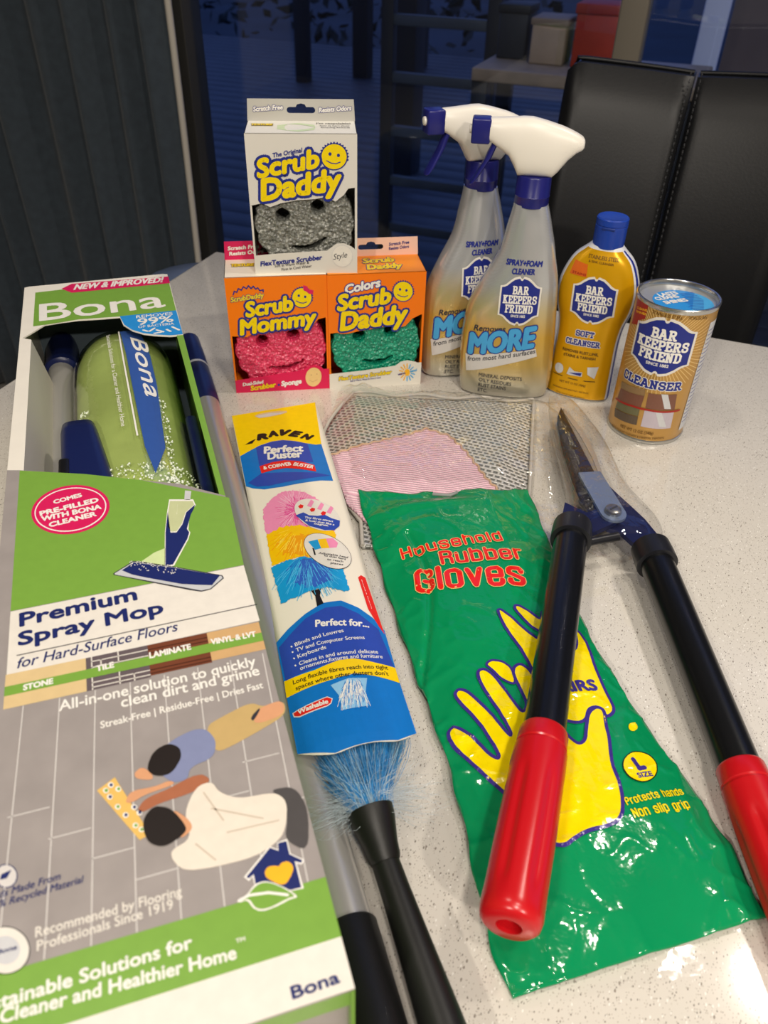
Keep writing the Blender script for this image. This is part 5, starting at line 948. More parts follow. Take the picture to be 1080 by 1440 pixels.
  ('p',[(-.0627,-.2411),(-.0615,-.2402),(-.0607,-.2398),(-.0597,-.2397),(-.0589,-.2401),(-.0576,-.2409),(-.0567,-.2419),(-.0554,-.2436),(-.0542,-.2456),(-.0523,-.2491),(-.051,-.2516),(-.0496,-.2545),(-.0484,-.2572),(-.0467,-.2612),(-.0456,-.2636),(-.0444,-.2657),(-.0435,-.2671),(-.0421,-.2686),(-.0414,-.2692),(-.0407,-.2695),(-.0402,-.2692),(-.0397,-.2684),(-.0396,-.2672),(-.0398,-.2651),(-.0402,-.2626),(-.0411,-.2581),(-.0418,-.2548),(-.0427,-.2509),(-.0436,-.2474),(-.0449,-.242),(-.0459,-.2384),(-.0471,-.2346),(-.0483,-.2314),(-.05,-.2269),(-.051,-.2242),(-.0517,-.2217),(-.0521,-.2199),(-.0522,-.2179),(-.0521,-.2167),(-.0517,-.2157),(-.0511,-.2149),(-.05,-.2141),(-.0492,-.2138),(-.0482,-.214),(-.0473,-.2145),(-.0459,-.2156),(-.0448,-.2169),(-.0435,-.219),(-.0423,-.2215),(-.0405,-.2257),(-.0393,-.2287),(-.0379,-.2324),(-.0366,-.2358),(-.0348,-.2409),(-.0337,-.2442),(-.0325,-.2476),(-.0316,-.2503),(-.0304,-.2539),(-.0296,-.2557),(-.029,-.2567),(-.0285,-.2567),(-.028,-.2558),(-.0278,-.2546),(-.0279,-.2525),(-.0282,-.2498),(-.0289,-.2452),(-.0295,-.2418),(-.0302,-.2377),(-.0309,-.2338),(-.0321,-.2279),(-.0328,-.224),(-.0334,-.2201),(-.0337,-.217),(-.0341,-.2131),(-.0342,-.2106),(-.0341,-.2084),(-.0339,-.2069),(-.0334,-.2053),(-.0329,-.2044),(-.0321,-.2037),(-.0313,-.2033),(-.0298,-.2031),(-.0288,-.2033),(-.0276,-.2041),(-.0266,-.2053),(-.0251,-.2076),(-.0241,-.2098),(-.023,-.2129),(-.0221,-.2164),(-.0208,-.222),(-.02,-.2258),(-.0191,-.2299),(-.0183,-.2334),(-.0173,-.2382),(-.0165,-.2405),(-.0154,-.2417),(-.0142,-.2414),(-.0124,-.2395),(-.0114,-.2378),(-.0107,-.2354),(-.0104,-.2328),(-.0105,-.2286),(-.0105,-.2256),(-.0106,-.2224),(-.0107,-.2196),(-.0109,-.2157),(-.0109,-.2132),(-.0107,-.2109),(-.0102,-.2093),(-.0094,-.2075),(-.0087,-.2063),(-.0077,-.2053),(-.0066,-.2047),(-.005,-.204),(-.0038,-.204),(-.0025,-.2046),(-.0014,-.2058),(.0002,-.2081),(.0011,-.2107),(.0017,-.2147),(.0019,-.2194),(.0018,-.2271),(.0018,-.2322),(.0021,-.2376),(.0025,-.2421),(.0032,-.2481),(.0038,-.2519),(.0044,-.2554),(.0051,-.2581),(.0061,-.2613),(.0068,-.2633),(.0077,-.2653),(.0085,-.2667),(.0096,-.2684),(.0105,-.2692),(.0117,-.2696),(.0127,-.2694),(.0144,-.2687),(.0155,-.2678),(.0167,-.2664),(.0177,-.2648),(.0191,-.262),(.0202,-.26),(.0214,-.2577),(.0226,-.2556),(.0243,-.2525),(.0256,-.2506),(.0272,-.2489),(.0286,-.2477),(.0308,-.2465),(.0322,-.2459),(.0336,-.2458),(.0348,-.2461),(.0362,-.247),(.0368,-.2481),(.0368,-.2499),(.0364,-.252),(.0351,-.2555),(.0344,-.2578),(.0336,-.2604),(.0331,-.2625),(.0325,-.2655),(.0319,-.268),(.0307,-.2714),(.0294,-.2749),(.0273,-.2804),(.026,-.2843),(.0249,-.2886),(.0243,-.2926),(.0237,-.2983),(.0231,-.302),(.0222,-.3058),(.0212,-.3089),(.0195,-.3129),(.0183,-.3153),(.0171,-.3174),(.0159,-.3188),(.0144,-.3202),(.0132,-.3211),(.0117,-.3219),(.0101,-.3225),(.0078,-.323),(.0059,-.3234),(.0034,-.3237),(.0009,-.3239),(-.003,-.3242),(-.0056,-.3245),(-.0082,-.3249),(-.0103,-.3253),(-.013,-.3261),(-.0147,-.3267),(-.0164,-.3273),(-.0177,-.3278),(-.0194,-.3286),(-.0205,-.329),(-.0218,-.3292),(-.0229,-.3293),(-.0245,-.3291),(-.0257,-.3288),(-.027,-.3281),(-.0283,-.3273),(-.0301,-.3259),(-.0313,-.3244),(-.0327,-.3217),(-.0339,-.3185),(-.0356,-.313),(-.0369,-.3092),(-.0383,-.3052),(-.0395,-.3019),(-.0414,-.2973),(-.0429,-.294),(-.0447,-.2902),(-.0465,-.2866),(-.0494,-.2814),(-.0514,-.2776),(-.0536,-.2732),(-.0556,-.2693),(-.0585,-.2635),(-.0602,-.2598),(-.0617,-.2563),(-.0626,-.2537),(-.0634,-.2508),(-.0638,-.2489),(-.0641,-.247),(-.0641,-.2456),(-.064,-.2439),(-.0638,-.2429),(-.0633,-.2418)],'gloveyellow',4),
  ('l',[(-.0627,-.2411),(-.0615,-.2402),(-.0607,-.2398),(-.0597,-.2397),(-.0589,-.2401),(-.0576,-.2409),(-.0567,-.2419),(-.0554,-.2436),(-.0542,-.2456),(-.0523,-.2491),(-.051,-.2516),(-.0496,-.2545),(-.0484,-.2572),(-.0467,-.2612),(-.0456,-.2636),(-.0444,-.2657),(-.0435,-.2671),(-.0421,-.2686),(-.0414,-.2692),(-.0407,-.2695),(-.0402,-.2692),(-.0397,-.2684),(-.0396,-.2672),(-.0398,-.2651),(-.0402,-.2626),(-.0411,-.2581),(-.0418,-.2548),(-.0427,-.2509),(-.0436,-.2474),(-.0449,-.242),(-.0459,-.2384),(-.0471,-.2346),(-.0483,-.2314),(-.05,-.2269),(-.051,-.2242),(-.0517,-.2217),(-.0521,-.2199),(-.0522,-.2179),(-.0521,-.2167),(-.0517,-.2157),(-.0511,-.2149),(-.05,-.2141),(-.0492,-.2138),(-.0482,-.214),(-.0473,-.2145),(-.0459,-.2156),(-.0448,-.2169),(-.0435,-.219),(-.0423,-.2215),(-.0405,-.2257),(-.0393,-.2287),(-.0379,-.2324),(-.0366,-.2358),(-.0348,-.2409),(-.0337,-.2442),(-.0325,-.2476),(-.0316,-.2503),(-.0304,-.2539),(-.0296,-.2557),(-.029,-.2567),(-.0285,-.2567),(-.028,-.2558),(-.0278,-.2546),(-.0279,-.2525),(-.0282,-.2498),(-.0289,-.2452),(-.0295,-.2418),(-.0302,-.2377),(-.0309,-.2338),(-.0321,-.2279),(-.0328,-.224),(-.0334,-.2201),(-.0337,-.217),(-.0341,-.2131),(-.0342,-.2106),(-.0341,-.2084),(-.0339,-.2069),(-.0334,-.2053),(-.0329,-.2044),(-.0321,-.2037),(-.0313,-.2033),(-.0298,-.2031),(-.0288,-.2033),(-.0276,-.2041),(-.0266,-.2053),(-.0251,-.2076),(-.0241,-.2098),(-.023,-.2129),(-.0221,-.2164),(-.0208,-.222),(-.02,-.2258),(-.0191,-.2299),(-.0183,-.2334),(-.0173,-.2382),(-.0165,-.2405),(-.0154,-.2417),(-.0142,-.2414),(-.0124,-.2395),(-.0114,-.2378),(-.0107,-.2354),(-.0104,-.2328),(-.0105,-.2286),(-.0105,-.2256),(-.0106,-.2224),(-.0107,-.2196),(-.0109,-.2157),(-.0109,-.2132),(-.0107,-.2109),(-.0102,-.2093),(-.0094,-.2075),(-.0087,-.2063),(-.0077,-.2053),(-.0066,-.2047),(-.005,-.204),(-.0038,-.204),(-.0025,-.2046),(-.0014,-.2058),(.0002,-.2081),(.0011,-.2107),(.0017,-.2147),(.0019,-.2194),(.0018,-.2271),(.0018,-.2322),(.0021,-.2376),(.0025,-.2421),(.0032,-.2481),(.0038,-.2519),(.0044,-.2554),(.0051,-.2581),(.0061,-.2613),(.0068,-.2633),(.0077,-.2653),(.0085,-.2667),(.0096,-.2684),(.0105,-.2692),(.0117,-.2696),(.0127,-.2694),(.0144,-.2687),(.0155,-.2678),(.0167,-.2664),(.0177,-.2648),(.0191,-.262),(.0202,-.26),(.0214,-.2577),(.0226,-.2556),(.0243,-.2525),(.0256,-.2506),(.0272,-.2489),(.0286,-.2477),(.0308,-.2465),(.0322,-.2459),(.0336,-.2458),(.0348,-.2461),(.0362,-.247),(.0368,-.2481),(.0368,-.2499),(.0364,-.252),(.0351,-.2555),(.0344,-.2578),(.0336,-.2604),(.0331,-.2625),(.0325,-.2655),(.0319,-.268),(.0307,-.2714),(.0294,-.2749),(.0273,-.2804),(.026,-.2843),(.0249,-.2886),(.0243,-.2926),(.0237,-.2983),(.0231,-.302),(.0222,-.3058),(.0212,-.3089),(.0195,-.3129),(.0183,-.3153),(.0171,-.3174),(.0159,-.3188),(.0144,-.3202),(.0132,-.3211),(.0117,-.3219),(.0101,-.3225),(.0078,-.323),(.0059,-.3234),(.0034,-.3237),(.0009,-.3239),(-.003,-.3242),(-.0056,-.3245),(-.0082,-.3249),(-.0103,-.3253),(-.013,-.3261),(-.0147,-.3267),(-.0164,-.3273),(-.0177,-.3278),(-.0194,-.3286),(-.0205,-.329),(-.0218,-.3292),(-.0229,-.3293),(-.0245,-.3291),(-.0257,-.3288),(-.027,-.3281),(-.0283,-.3273),(-.0301,-.3259),(-.0313,-.3244),(-.0327,-.3217),(-.0339,-.3185),(-.0356,-.313),(-.0369,-.3092),(-.0383,-.3052),(-.0395,-.3019),(-.0414,-.2973),(-.0429,-.294),(-.0447,-.2902),(-.0465,-.2866),(-.0494,-.2814),(-.0514,-.2776),(-.0536,-.2732),(-.0556,-.2693),(-.0585,-.2635),(-.0602,-.2598),(-.0617,-.2563),(-.0626,-.2537),(-.0634,-.2508),(-.0638,-.2489),(-.0641,-.247),(-.0641,-.2456),(-.064,-.2439),(-.0638,-.2429),(-.0633,-.2418),(-.0627,-.2411)],.0022,'purpleline',5),
  ('t','PAIRS',.008,-.232,.0322,.008,-.026,'purpleline',.05,0,6),
  ('t','1',.0219,-.2166,.0068,.0085,-.0572,'purpleline',.05,0,6),
  ('p',[(.0542,-.2632),(.0532,-.2641),(.0521,-.2648),(.051,-.2652),(.0499,-.2652),(.049,-.2649),(.0484,-.2644),(.0481,-.2636),(.0482,-.2626),(.0486,-.2616),(.0493,-.2607),(.0502,-.2598),(.0514,-.2591),(.0525,-.2588),(.0536,-.2587),(.0546,-.2589),(.0552,-.2594),(.0555,-.2602),(.0554,-.2612),(.055,-.2622)],'gloveyellow',3),
  ('p',[(.0492,-.2973),(.0474,-.2987),(.0454,-.2998),(.0434,-.3007),(.0414,-.3012),(.0394,-.3014),(.0374,-.3013),(.0357,-.3008),(.034,-.3001),(.0327,-.2991),(.0315,-.2978),(.0307,-.2964),(.0302,-.2947),(.03,-.293),(.0302,-.2912),(.0307,-.2894),(.0315,-.2876),(.0326,-.286),(.034,-.2844),(.0357,-.2831),(.0375,-.282),(.0395,-.2811),(.0416,-.2805),(.0438,-.2802),(.0458,-.2803),(.0478,-.2806),(.0496,-.2812),(.0512,-.2821),(.0524,-.2833),(.0534,-.2848),(.0539,-.2864),(.054,-.2882),(.0538,-.2901),(.0531,-.292),(.0521,-.2939),(.0508,-.2957)],'black',3),
  ('p',[(.0487,-.2969),(.047,-.2983),(.0452,-.2993),(.0433,-.3001),(.0414,-.3006),(.0395,-.3008),(.0377,-.3007),(.036,-.3002),(.0345,-.2995),(.0332,-.2986),(.0322,-.2974),(.0314,-.296),(.0309,-.2945),(.0307,-.2928),(.0308,-.2912),(.0313,-.2895),(.0321,-.2878),(.0331,-.2863),(.0344,-.2848),(.036,-.2836),(.0377,-.2825),(.0396,-.2817),(.0416,-.2812),(.0436,-.2809),(.0455,-.281),(.0474,-.2813),(.049,-.2819),(.0505,-.2828),(.0517,-.2839),(.0525,-.2853),(.0531,-.2868),(.0532,-.2885),(.0529,-.2902),(.0523,-.292),(.0514,-.2938),(.0502,-.2954)],'gloveyellow',4),
  ('t','L',.0396,-.2931,.0049,.0076,.117,'purpleline',.08,0,5),
  ('t','SIZE',.0369,-.2984,.01,.0031,.0616,'purpleline',.04,0,5),
  ('c','Protects hands',.0223,-.3138,.0385,.0048,.0748,'gloveyellow',3,None,0),
  ('c','Non slip grip',.0232,-.3218,.0367,.0057,.0548,'gloveyellow',3,None,0),
 ],
 'can': [
  ('em',-.0167,.1028,.0539,.0519,.0117),
  ('s','CLEANSER',-.0475,.0609,.0589,.0092,.0128,'inkblue',3,'paper',.0008),
  ('t','STAINLESS STEEL',-.0324,.1318,.0274,.0029,.0135,'darkgold',.01,0,2),
  ('t','PORCELAIN',-.0001,.1322,.018,.0031,-.0187,'darkgold',.01,0,2),
  ('p',[(-.0569,.1359),(-.0383,.138),(-.0384,.124),(-.0444,.1201),(-.0445,.1154),(-.0572,.1107)],'maroon',2),
  ('t','CLEANS',-.053,.1278,.0153,.0019,.2097,'heartyellow',.05,0,3),
  ('t','SHINES',-.0527,.1243,.0151,.0019,.2093,'heartyellow',.05,0,3),
  ('p',[(-.0498,.0541),(-.021,.0584),(-.02,.0517),(-.0488,.0474)],'potbrown',2),
  ('p',[(-.0487,.0472),(-.0202,.0514),(-.021,.0383),(-.051,.0322)],'potred',2),
  ('p',[(-.0491,.0323),(-.0214,.0375),(-.0212,.0289),(-.0501,.0246)],'potgreen',2),
  ('p',[(-.0505,.0237),(-.0213,.0282),(-.0207,.0189),(-.0484,.0152)],'potdark',2),
  ('p',[(-.0173,.0557),(.0093,.0568),(.0114,.0397),(-.0167,.0397)],'potred',2),
  ('p',[(-.0058,.0568),(.0003,.0568),(.0073,.0409),(.0007,.0413)],'silverprint',3),
  ('p',[(-.0167,.037),(.0115,.0371),(.0128,.0187),(-.0166,.0189)],'lilac',2),
  ('p',[(-.0069,.0378),(-.0014,.0381),(.0076,.0208),(.0004,.0211)],'silverprint',3),
  ('l',[(-.053,.0331),(-.0288,.0372),(-.0125,.0381),(.001,.0378),(.0174,.0381)],.002,'maroon',4),
  ('t','NET WT 12 OZ (340g)',-.0367,.0096,.0336,.0031,.0616,'darkgold',.02,0,2),
  ('t','REMOVES RUST,TARNISH & MINERAL DEPOSITS',-.0487,.0039,.0575,.002,.0533,'darkgold',.01,0,2),
 ],
 'spray': [
  ('t','SPRAY+FOAM',-.0091,.1449,.034,.0051,.0015,'inkblue',.06,.1,2),
  ('t','CLEANER',-.0027,.1366,.0214,.0052,.0271,'inkblue',.06,.1,2),
  ('em',.0079,.1101,.0369,.0451,.0091),
  ('t','Removes',-.034,.0752,.032,.0058,.0889,'darkprint',.02,.25,2),
  ('o','MORE',-.0366,.0493,.07,.0211,.212,'skyprint','inkblue',.0011,.06,.3,4),
  ('p',[(-.0401,.0473),(.0305,.0607),(.0329,.0522),(-.0378,.0282)],'palegrey',2),
  ('t','from most hard surfaces',-.037,.0401,.07,.005,.2307,'darkprint',.015,.25,3),
  ('t','MINERAL DEPOSITS',-.0241,.0249,.045,.004,-.025,'darkprint',.01,0,2),
  ('t','OILY RESIDUES',-.0236,.0193,.0342,.004,-.0621,'darkprint',.01,0,2),
  ('t','RUST STAINS',-.0235,.0133,.0291,.004,-.0549,'darkprint',.01,0,2),
  ('t','ETC.',-.0234,.0069,.0101,.0041,-.0069,'darkprint',.01,0,2),
 ],
 'soft': [
  ('em',.0045,.1113,.0401,.0441,.0388),
  ('s','SOFT',-.0063,.0729,.0177,.0064,.0276,'inkblue',4,'paper',.0007),
  ('s','CLEANSER',-.015,.0624,.0341,.0065,.0352,'inkblue',4,'paper',.0007),
  ('t','STAINLESS STEEL',-.0086,.1518,.029,.0033,.0034,'darkgold',.01,0,2),
  ('t','& SINK CLEANSER',-.0074,.1482,.024,.002,-.0121,'darkgold',.01,0,2),
  ('t','REMOVES RUST,LIME,',-.0173,.053,.037,.0028,.0298,'darkgold',.03,0,2),
  ('t','STAINS & TARNISH',-.0151,.0475,.033,.0028,.0492,'darkgold',.03,0,2),
  ('p',[(-.0207,.1467),(-.0074,.1454),(-.0065,.1334),(-.0239,.1333),(-.0229,.1384)],'orangered',2),
  ('t','STAINS',-.0211,.1344,.0138,.0021,.0047,'maroon',.03,0,3),
  ('p',[(-.0128,.033),(-.0128,.0312),(-.0132,.0295),(-.0141,.028),(-.0153,.0269),(-.0167,.0263),(-.0182,.0262),(-.0196,.0267),(-.0209,.0277),(-.0218,.0291),(-.0223,.0308),(-.0224,.0325),(-.0219,.0343),(-.0211,.0358),(-.0199,.0369),(-.0185,.0375),(-.017,.0375),(-.0155,.0371),(-.0143,.0361),(-.0134,.0347)],'silverprint',3),
  ('p',[(-.0085,.0283),(-.0066,.0367),(-.0008,.033),(.0075,.0336),(.0077,.0286),(-.0051,.0277)],'silverprint',3),
  ('p',[(-.0068,.0301),(.007,.0328),(.0064,.029)],'inkblue',4),
  ('p',[(.0115,.0402),(.0225,.0422),(.0207,.0282),(.0129,.032)],'silverprint',3),
  ('l',[(-.0233,.0247),(-.0127,.0244)],.0007,'black',3),
  ('l',[(-.0058,.0239),(.004,.0238)],.0007,'black',3),
  ('l',[(.0105,.0242),(.0219,.0249)],.0007,'black',3),
  ('t','NET WT 13 OZ (368g)',-.0146,.0173,.0282,.0023,.0142,'darkgold',.01,0,2),
  ('t','WARNING: EYE IRRITANT. SEE BACK',-.0214,.0096,.0396,.0016,.0091,'darkgold',.01,0,2),
  ('t','Keep out of reach of children',-.0159,.0043,.0307,.0016,-.0363,'darkgold',.01,0,2),
 ],
}

# ================================================================== ROOM
def structure(o):
    o['kind'] = 'structure'
    return o
plaster = pmat('plaster', '#b9b6b0', rough=0.8, bump=0.1, bscale=300)
structure(room_box('floor', -3.2, 3.2, -3.0, 1.70, FLOOR_Z - .05, FLOOR_Z, pmat('floor_tile', '#8d8984', rough=.35, var=.06, vscale=4)))
structure(room_box('ceiling', -3.2, 3.2, -3.0, 1.70, CEIL_Z, CEIL_Z + .05, plaster))
structure(room_box('wall_left', -3.25, -3.2, -3.0, 1.70, FLOOR_Z, CEIL_Z, plaster))
structure(room_box('wall_right', 3.2, 3.25, -3.0, 1.70, FLOOR_Z, CEIL_Z, plaster))
structure(room_box('wall_back', -3.2, 3.2, -3.05, -3.0, FLOOR_Z, CEIL_Z, pmat('plaster_dim', '#6c6a68', rough=.8)))
structure(room_box('wall_front', -3.2, -1.115, 1.60, 1.70, FLOOR_Z, CEIL_Z, plaster))

# window: aluminium frame, two panes
frame_m = pmat('frame_aluminium', '#3b3a37', rough=.45, metal=.0, var=.05)
win = bpy.data.objects.new('window_1', None)
COL.objects.link(win)
win.rotation_euler = (0, 0, TH)
structure(win)
def fbox(n, s0, s1, d0, d1, z0, z1, m, parent=win, bevel=0.0):
    return box(n, (s0, d0, z0), (s1, d1, z1), m, parent, bevel)
fbox('jamb', -1.115, -1.060, 1.60, 1.67, FLOOR_Z, CEIL_Z, frame_m, bevel=.003)
fbox('mullion', -.196, -.150, 1.60, 1.67, FLOOR_Z, CEIL_Z, pmat('mullion_grey', '#6d675c', rough=.5), bevel=.003)
fbox('jamb', 3.14, 3.20, 1.60, 1.67, FLOOR_Z, CEIL_Z, frame_m)
fbox('sill', -1.06, 3.14, 1.60, 1.67, FLOOR_Z, FLOOR_Z + .05, frame_m)
fbox('head', -1.06, 3.14, 1.60, 1.67, CEIL_Z - .06, CEIL_Z, frame_m)
pane_m = clear_film('window_glass', (.90, .94, 1, 1), 1.0, 0.0, 0.0)
fbox('pane', -1.06, -.196, 1.632, 1.638, FLOOR_Z + .05, CEIL_Z - .06, pane_m)
fbox('pane', -.150, 3.14, 1.632, 1.638, FLOOR_Z + .05, CEIL_Z - .06, pane_m)
# lock on the jamb
lk = fbox('latch', -1.104, -1.086, 1.585, 1.60, .135, .225, pmat('latch_black', '#1a1a1a', rough=.4), bevel=.002)
fbox('latch_lever', -1.100, -1.090, 1.572, 1.586, .165, .185, pmat('latch_steel', '#9b9b98', rough=.3, metal=.8), lk, bevel=.002)

# curtain
cloth_m = pmat('curtain_cloth', '#353e46', rough=.95, bump=.5, bscale=900, var=.12, vscale=60, sheen=.15)
cur = thing('curtain', 'charcoal pleated curtain hanging to the floor beside the window', 'curtain', (0, 0, 0), TH)
def curtain_d(s):
    return 1.50 + .022 * math.sin(s * 66 + 1.1 * math.sin(s * 11)) + .007 * math.sin(s * 27 + 1)
vs, fs = [], []
S0, S1, NS, NZ = -2.5, -1.044, 260, 14
for j in range(NZ + 1):
    z = FLOOR_Z + .012 + (CEIL_Z - .08 - FLOOR_Z) * j / NZ
    for i in range(NS + 1):
        s = S0 + (S1 - S0) * i / NS
        sw = .006 * math.sin(s * 31 + z * 3)
        vs.append((s + .012 * math.sin(z * 2.1 + s * 5), curtain_d(s + .01 * math.sin(z * 1.7)) + sw, z))
for j in range(NZ):
    for i in range(NS):
        a = j * (NS + 1) + i
        fs.append((a, a + 1, a + NS + 2, a + NS + 1))
drape = new_obj('drape', vs, fs, cloth_m, cur, True)
sm = drape.modifiers.new('thick', 'SOLIDIFY')
sm.thickness = .004
e0 = [(S1 + .012 * math.sin((FLOOR_Z + .012 + 2.33 * k / 20) * 2.1 + S1 * 5) + .004, curtain_d(S1) - .006, FLOOR_Z + .015 + 2.31 * k / 20) for k in range(21)]
tube('lining_edge', e0, .007, pmat('lining', '#b5afa4', rough=.9), cur, 8)
# rod above the frame of the picture
tube('curtain_rail', [(-2.5, 1.50, CEIL_Z - .07), (-1.02, 1.50, CEIL_Z - .07)], .012, frame_m, cur, 12)

# ================================================================== OUTSIDE
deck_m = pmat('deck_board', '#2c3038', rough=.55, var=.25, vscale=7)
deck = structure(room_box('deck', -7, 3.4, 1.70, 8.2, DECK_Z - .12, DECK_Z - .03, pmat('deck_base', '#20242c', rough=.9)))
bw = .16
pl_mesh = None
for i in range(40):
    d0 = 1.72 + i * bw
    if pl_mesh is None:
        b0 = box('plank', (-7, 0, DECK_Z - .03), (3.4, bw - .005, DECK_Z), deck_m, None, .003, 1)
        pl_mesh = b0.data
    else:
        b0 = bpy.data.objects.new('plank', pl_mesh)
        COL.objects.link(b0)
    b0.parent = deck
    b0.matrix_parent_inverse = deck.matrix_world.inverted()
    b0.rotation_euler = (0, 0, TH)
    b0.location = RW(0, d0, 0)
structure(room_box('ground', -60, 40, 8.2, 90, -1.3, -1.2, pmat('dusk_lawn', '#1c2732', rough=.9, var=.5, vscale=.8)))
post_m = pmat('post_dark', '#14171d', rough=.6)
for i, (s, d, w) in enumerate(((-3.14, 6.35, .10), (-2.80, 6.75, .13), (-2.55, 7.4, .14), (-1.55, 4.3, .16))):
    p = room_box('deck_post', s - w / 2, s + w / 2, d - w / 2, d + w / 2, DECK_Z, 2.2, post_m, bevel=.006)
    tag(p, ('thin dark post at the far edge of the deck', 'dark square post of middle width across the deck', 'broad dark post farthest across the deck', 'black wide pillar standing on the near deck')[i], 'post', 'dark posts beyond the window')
blue_post = room_box('painted_post', -.10, -.035, 2.58, 2.65, DECK_Z, 2.2, pmat('post_paleblue', '#c9d0ea', rough=.6), bevel=.004)
tag(blue_post, 'pale blue upright post seen beside the window mullion', 'post')
bush = []
def hedge(name, s0, s1, d, z1, label):
    random.seed(int(s0 * 100))
    vs, fs = [], []
    n = 700
    for k in range(n):
        c = RW(random.uniform(s0, s1), d + random.uniform(-.35, .35), DECK_Z - .2 + random.random() ** .7 * (z1 - DECK_Z + .2))
        r = random.uniform(.05, .13)
        a = Vector((random.uniform(-1, 1), random.uniform(-1, 1), random.uniform(-1, 1))).normalized() * r
        b = a.cross(Vector((random.uniform(-1, 1), random.uniform(-1, 1), 1))).normalized() * r * .5
        q = len(vs)
        vs += [c - a, c + b, c + a, c - b, c + a.cross(b).normalized() * r * .2]
        fs += [(q, q + 1, q + 4), (q + 1, q + 2, q + 4), (q + 2, q + 3, q + 4), (q + 3, q, q + 4), (q, q + 3, q + 2, q + 1)]
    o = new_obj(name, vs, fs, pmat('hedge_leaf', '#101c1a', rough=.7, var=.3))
    return tag(o, label, 'hedge', None, 'stuff')
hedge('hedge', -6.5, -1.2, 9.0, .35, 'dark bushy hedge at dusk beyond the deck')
# bench with boxes: the room's reflection in the glass, built as solids outside
bn = thing('bench', 'wooden topped bench reflected in the dark window, built behind the glass', 'bench', RW(-.36, 2.28, DECK_Z), TH)
box('bench_top', (-.23, -.16, .855), (.32, .16, .885), pmat('bench_wood', '#8d7a66', rough=.5, var=.1, vscale=30), bn, .004)
for sx in (-.21, .30):
    for sy in (-.13, .13):
        box('leg', (sx - .02, sy - .02, 0), (sx + .02, sy + .02, .856), post_m, bn, .002)
box('shelf', (-.22, -.14, .30), (.31, .14, .32), post_m, bn, .002)
def storage_box(name, s, d, z, w, dp, h, col, label, lid):
    t = thing(name, label, 'box', RW(s, d, z), TH)
    box('body', (-w / 2, -dp / 2, 0), (w / 2, dp / 2, h * .86), pmat(name + '_body', col, rough=.6, var=.1), t, .004)
    box('lid', (-w / 2 - .004, -dp / 2 - .004, h * .84), (w / 2 + .004, dp / 2 + .004, h), pmat(name + '_lid', lid, rough=.6), t, .003)
    return t
storage_box('reflected_crate', -.315, 2.30, DECK_Z + .885, .115, .12, .135, '#a83324', 'red-orange box on the reflected bench, built behind the glass', '#98291d')
storage_box('reflected_carton', -.435, 2.30, DECK_Z + .885, .085, .12, .10, '#a08a74', 'beige carton on the reflected bench beside the red-orange box', '#7c6a5a')
storage_box('reflected_bin', -.535, 2.33, DECK_Z + .885, .075, .10, .12, '#20242c', 'small black bin on the reflected bench next to the beige carton', '#181b20')
# ladder-back stand left of the bench
st = thing('shelf_stand', 'dark open shelf stand with pale rungs beyond the window', 'shelf', RW(-.86, 2.7, DECK_Z), TH)
for sx in (-.17, .17):
    box('upright', (sx - .02, -.02, 0), (sx + .02, .02, 1.5), post_m, st, .002)
for k in range(7):
    box('rung', (-.16, -.015, .25 + k * .16), (.16, .015, .28 + k * .16), pmat('rung_grey', '#3a424b', rough=.6), st, .002)
# pale stool, right
ps = thing('pale_planter', 'pale planter standing outside behind the black chair', 'planter', RW(.10, 2.45, DECK_Z), TH)
lathe('pot', [(.09, 0), (.11, .4), (.12, .80), (.125, .83), (.115, .83), (.11, .78)], pmat('pale_pot', '#c7c3c9', rough=.6), ps, 32)
lathe('soil', [(.001, .77), (.112, .775), (.112, .785), (.001, .79)], pmat('soil', '#2a221c', rough=.9), ps, 24)
rs = structure(room_box('wall_outside', -.035, 3.2, 3.3, 3.4, DECK_Z, 2.4, pmat('brown_wall', '#77665c', rough=.8, var=.15, vscale=3)))

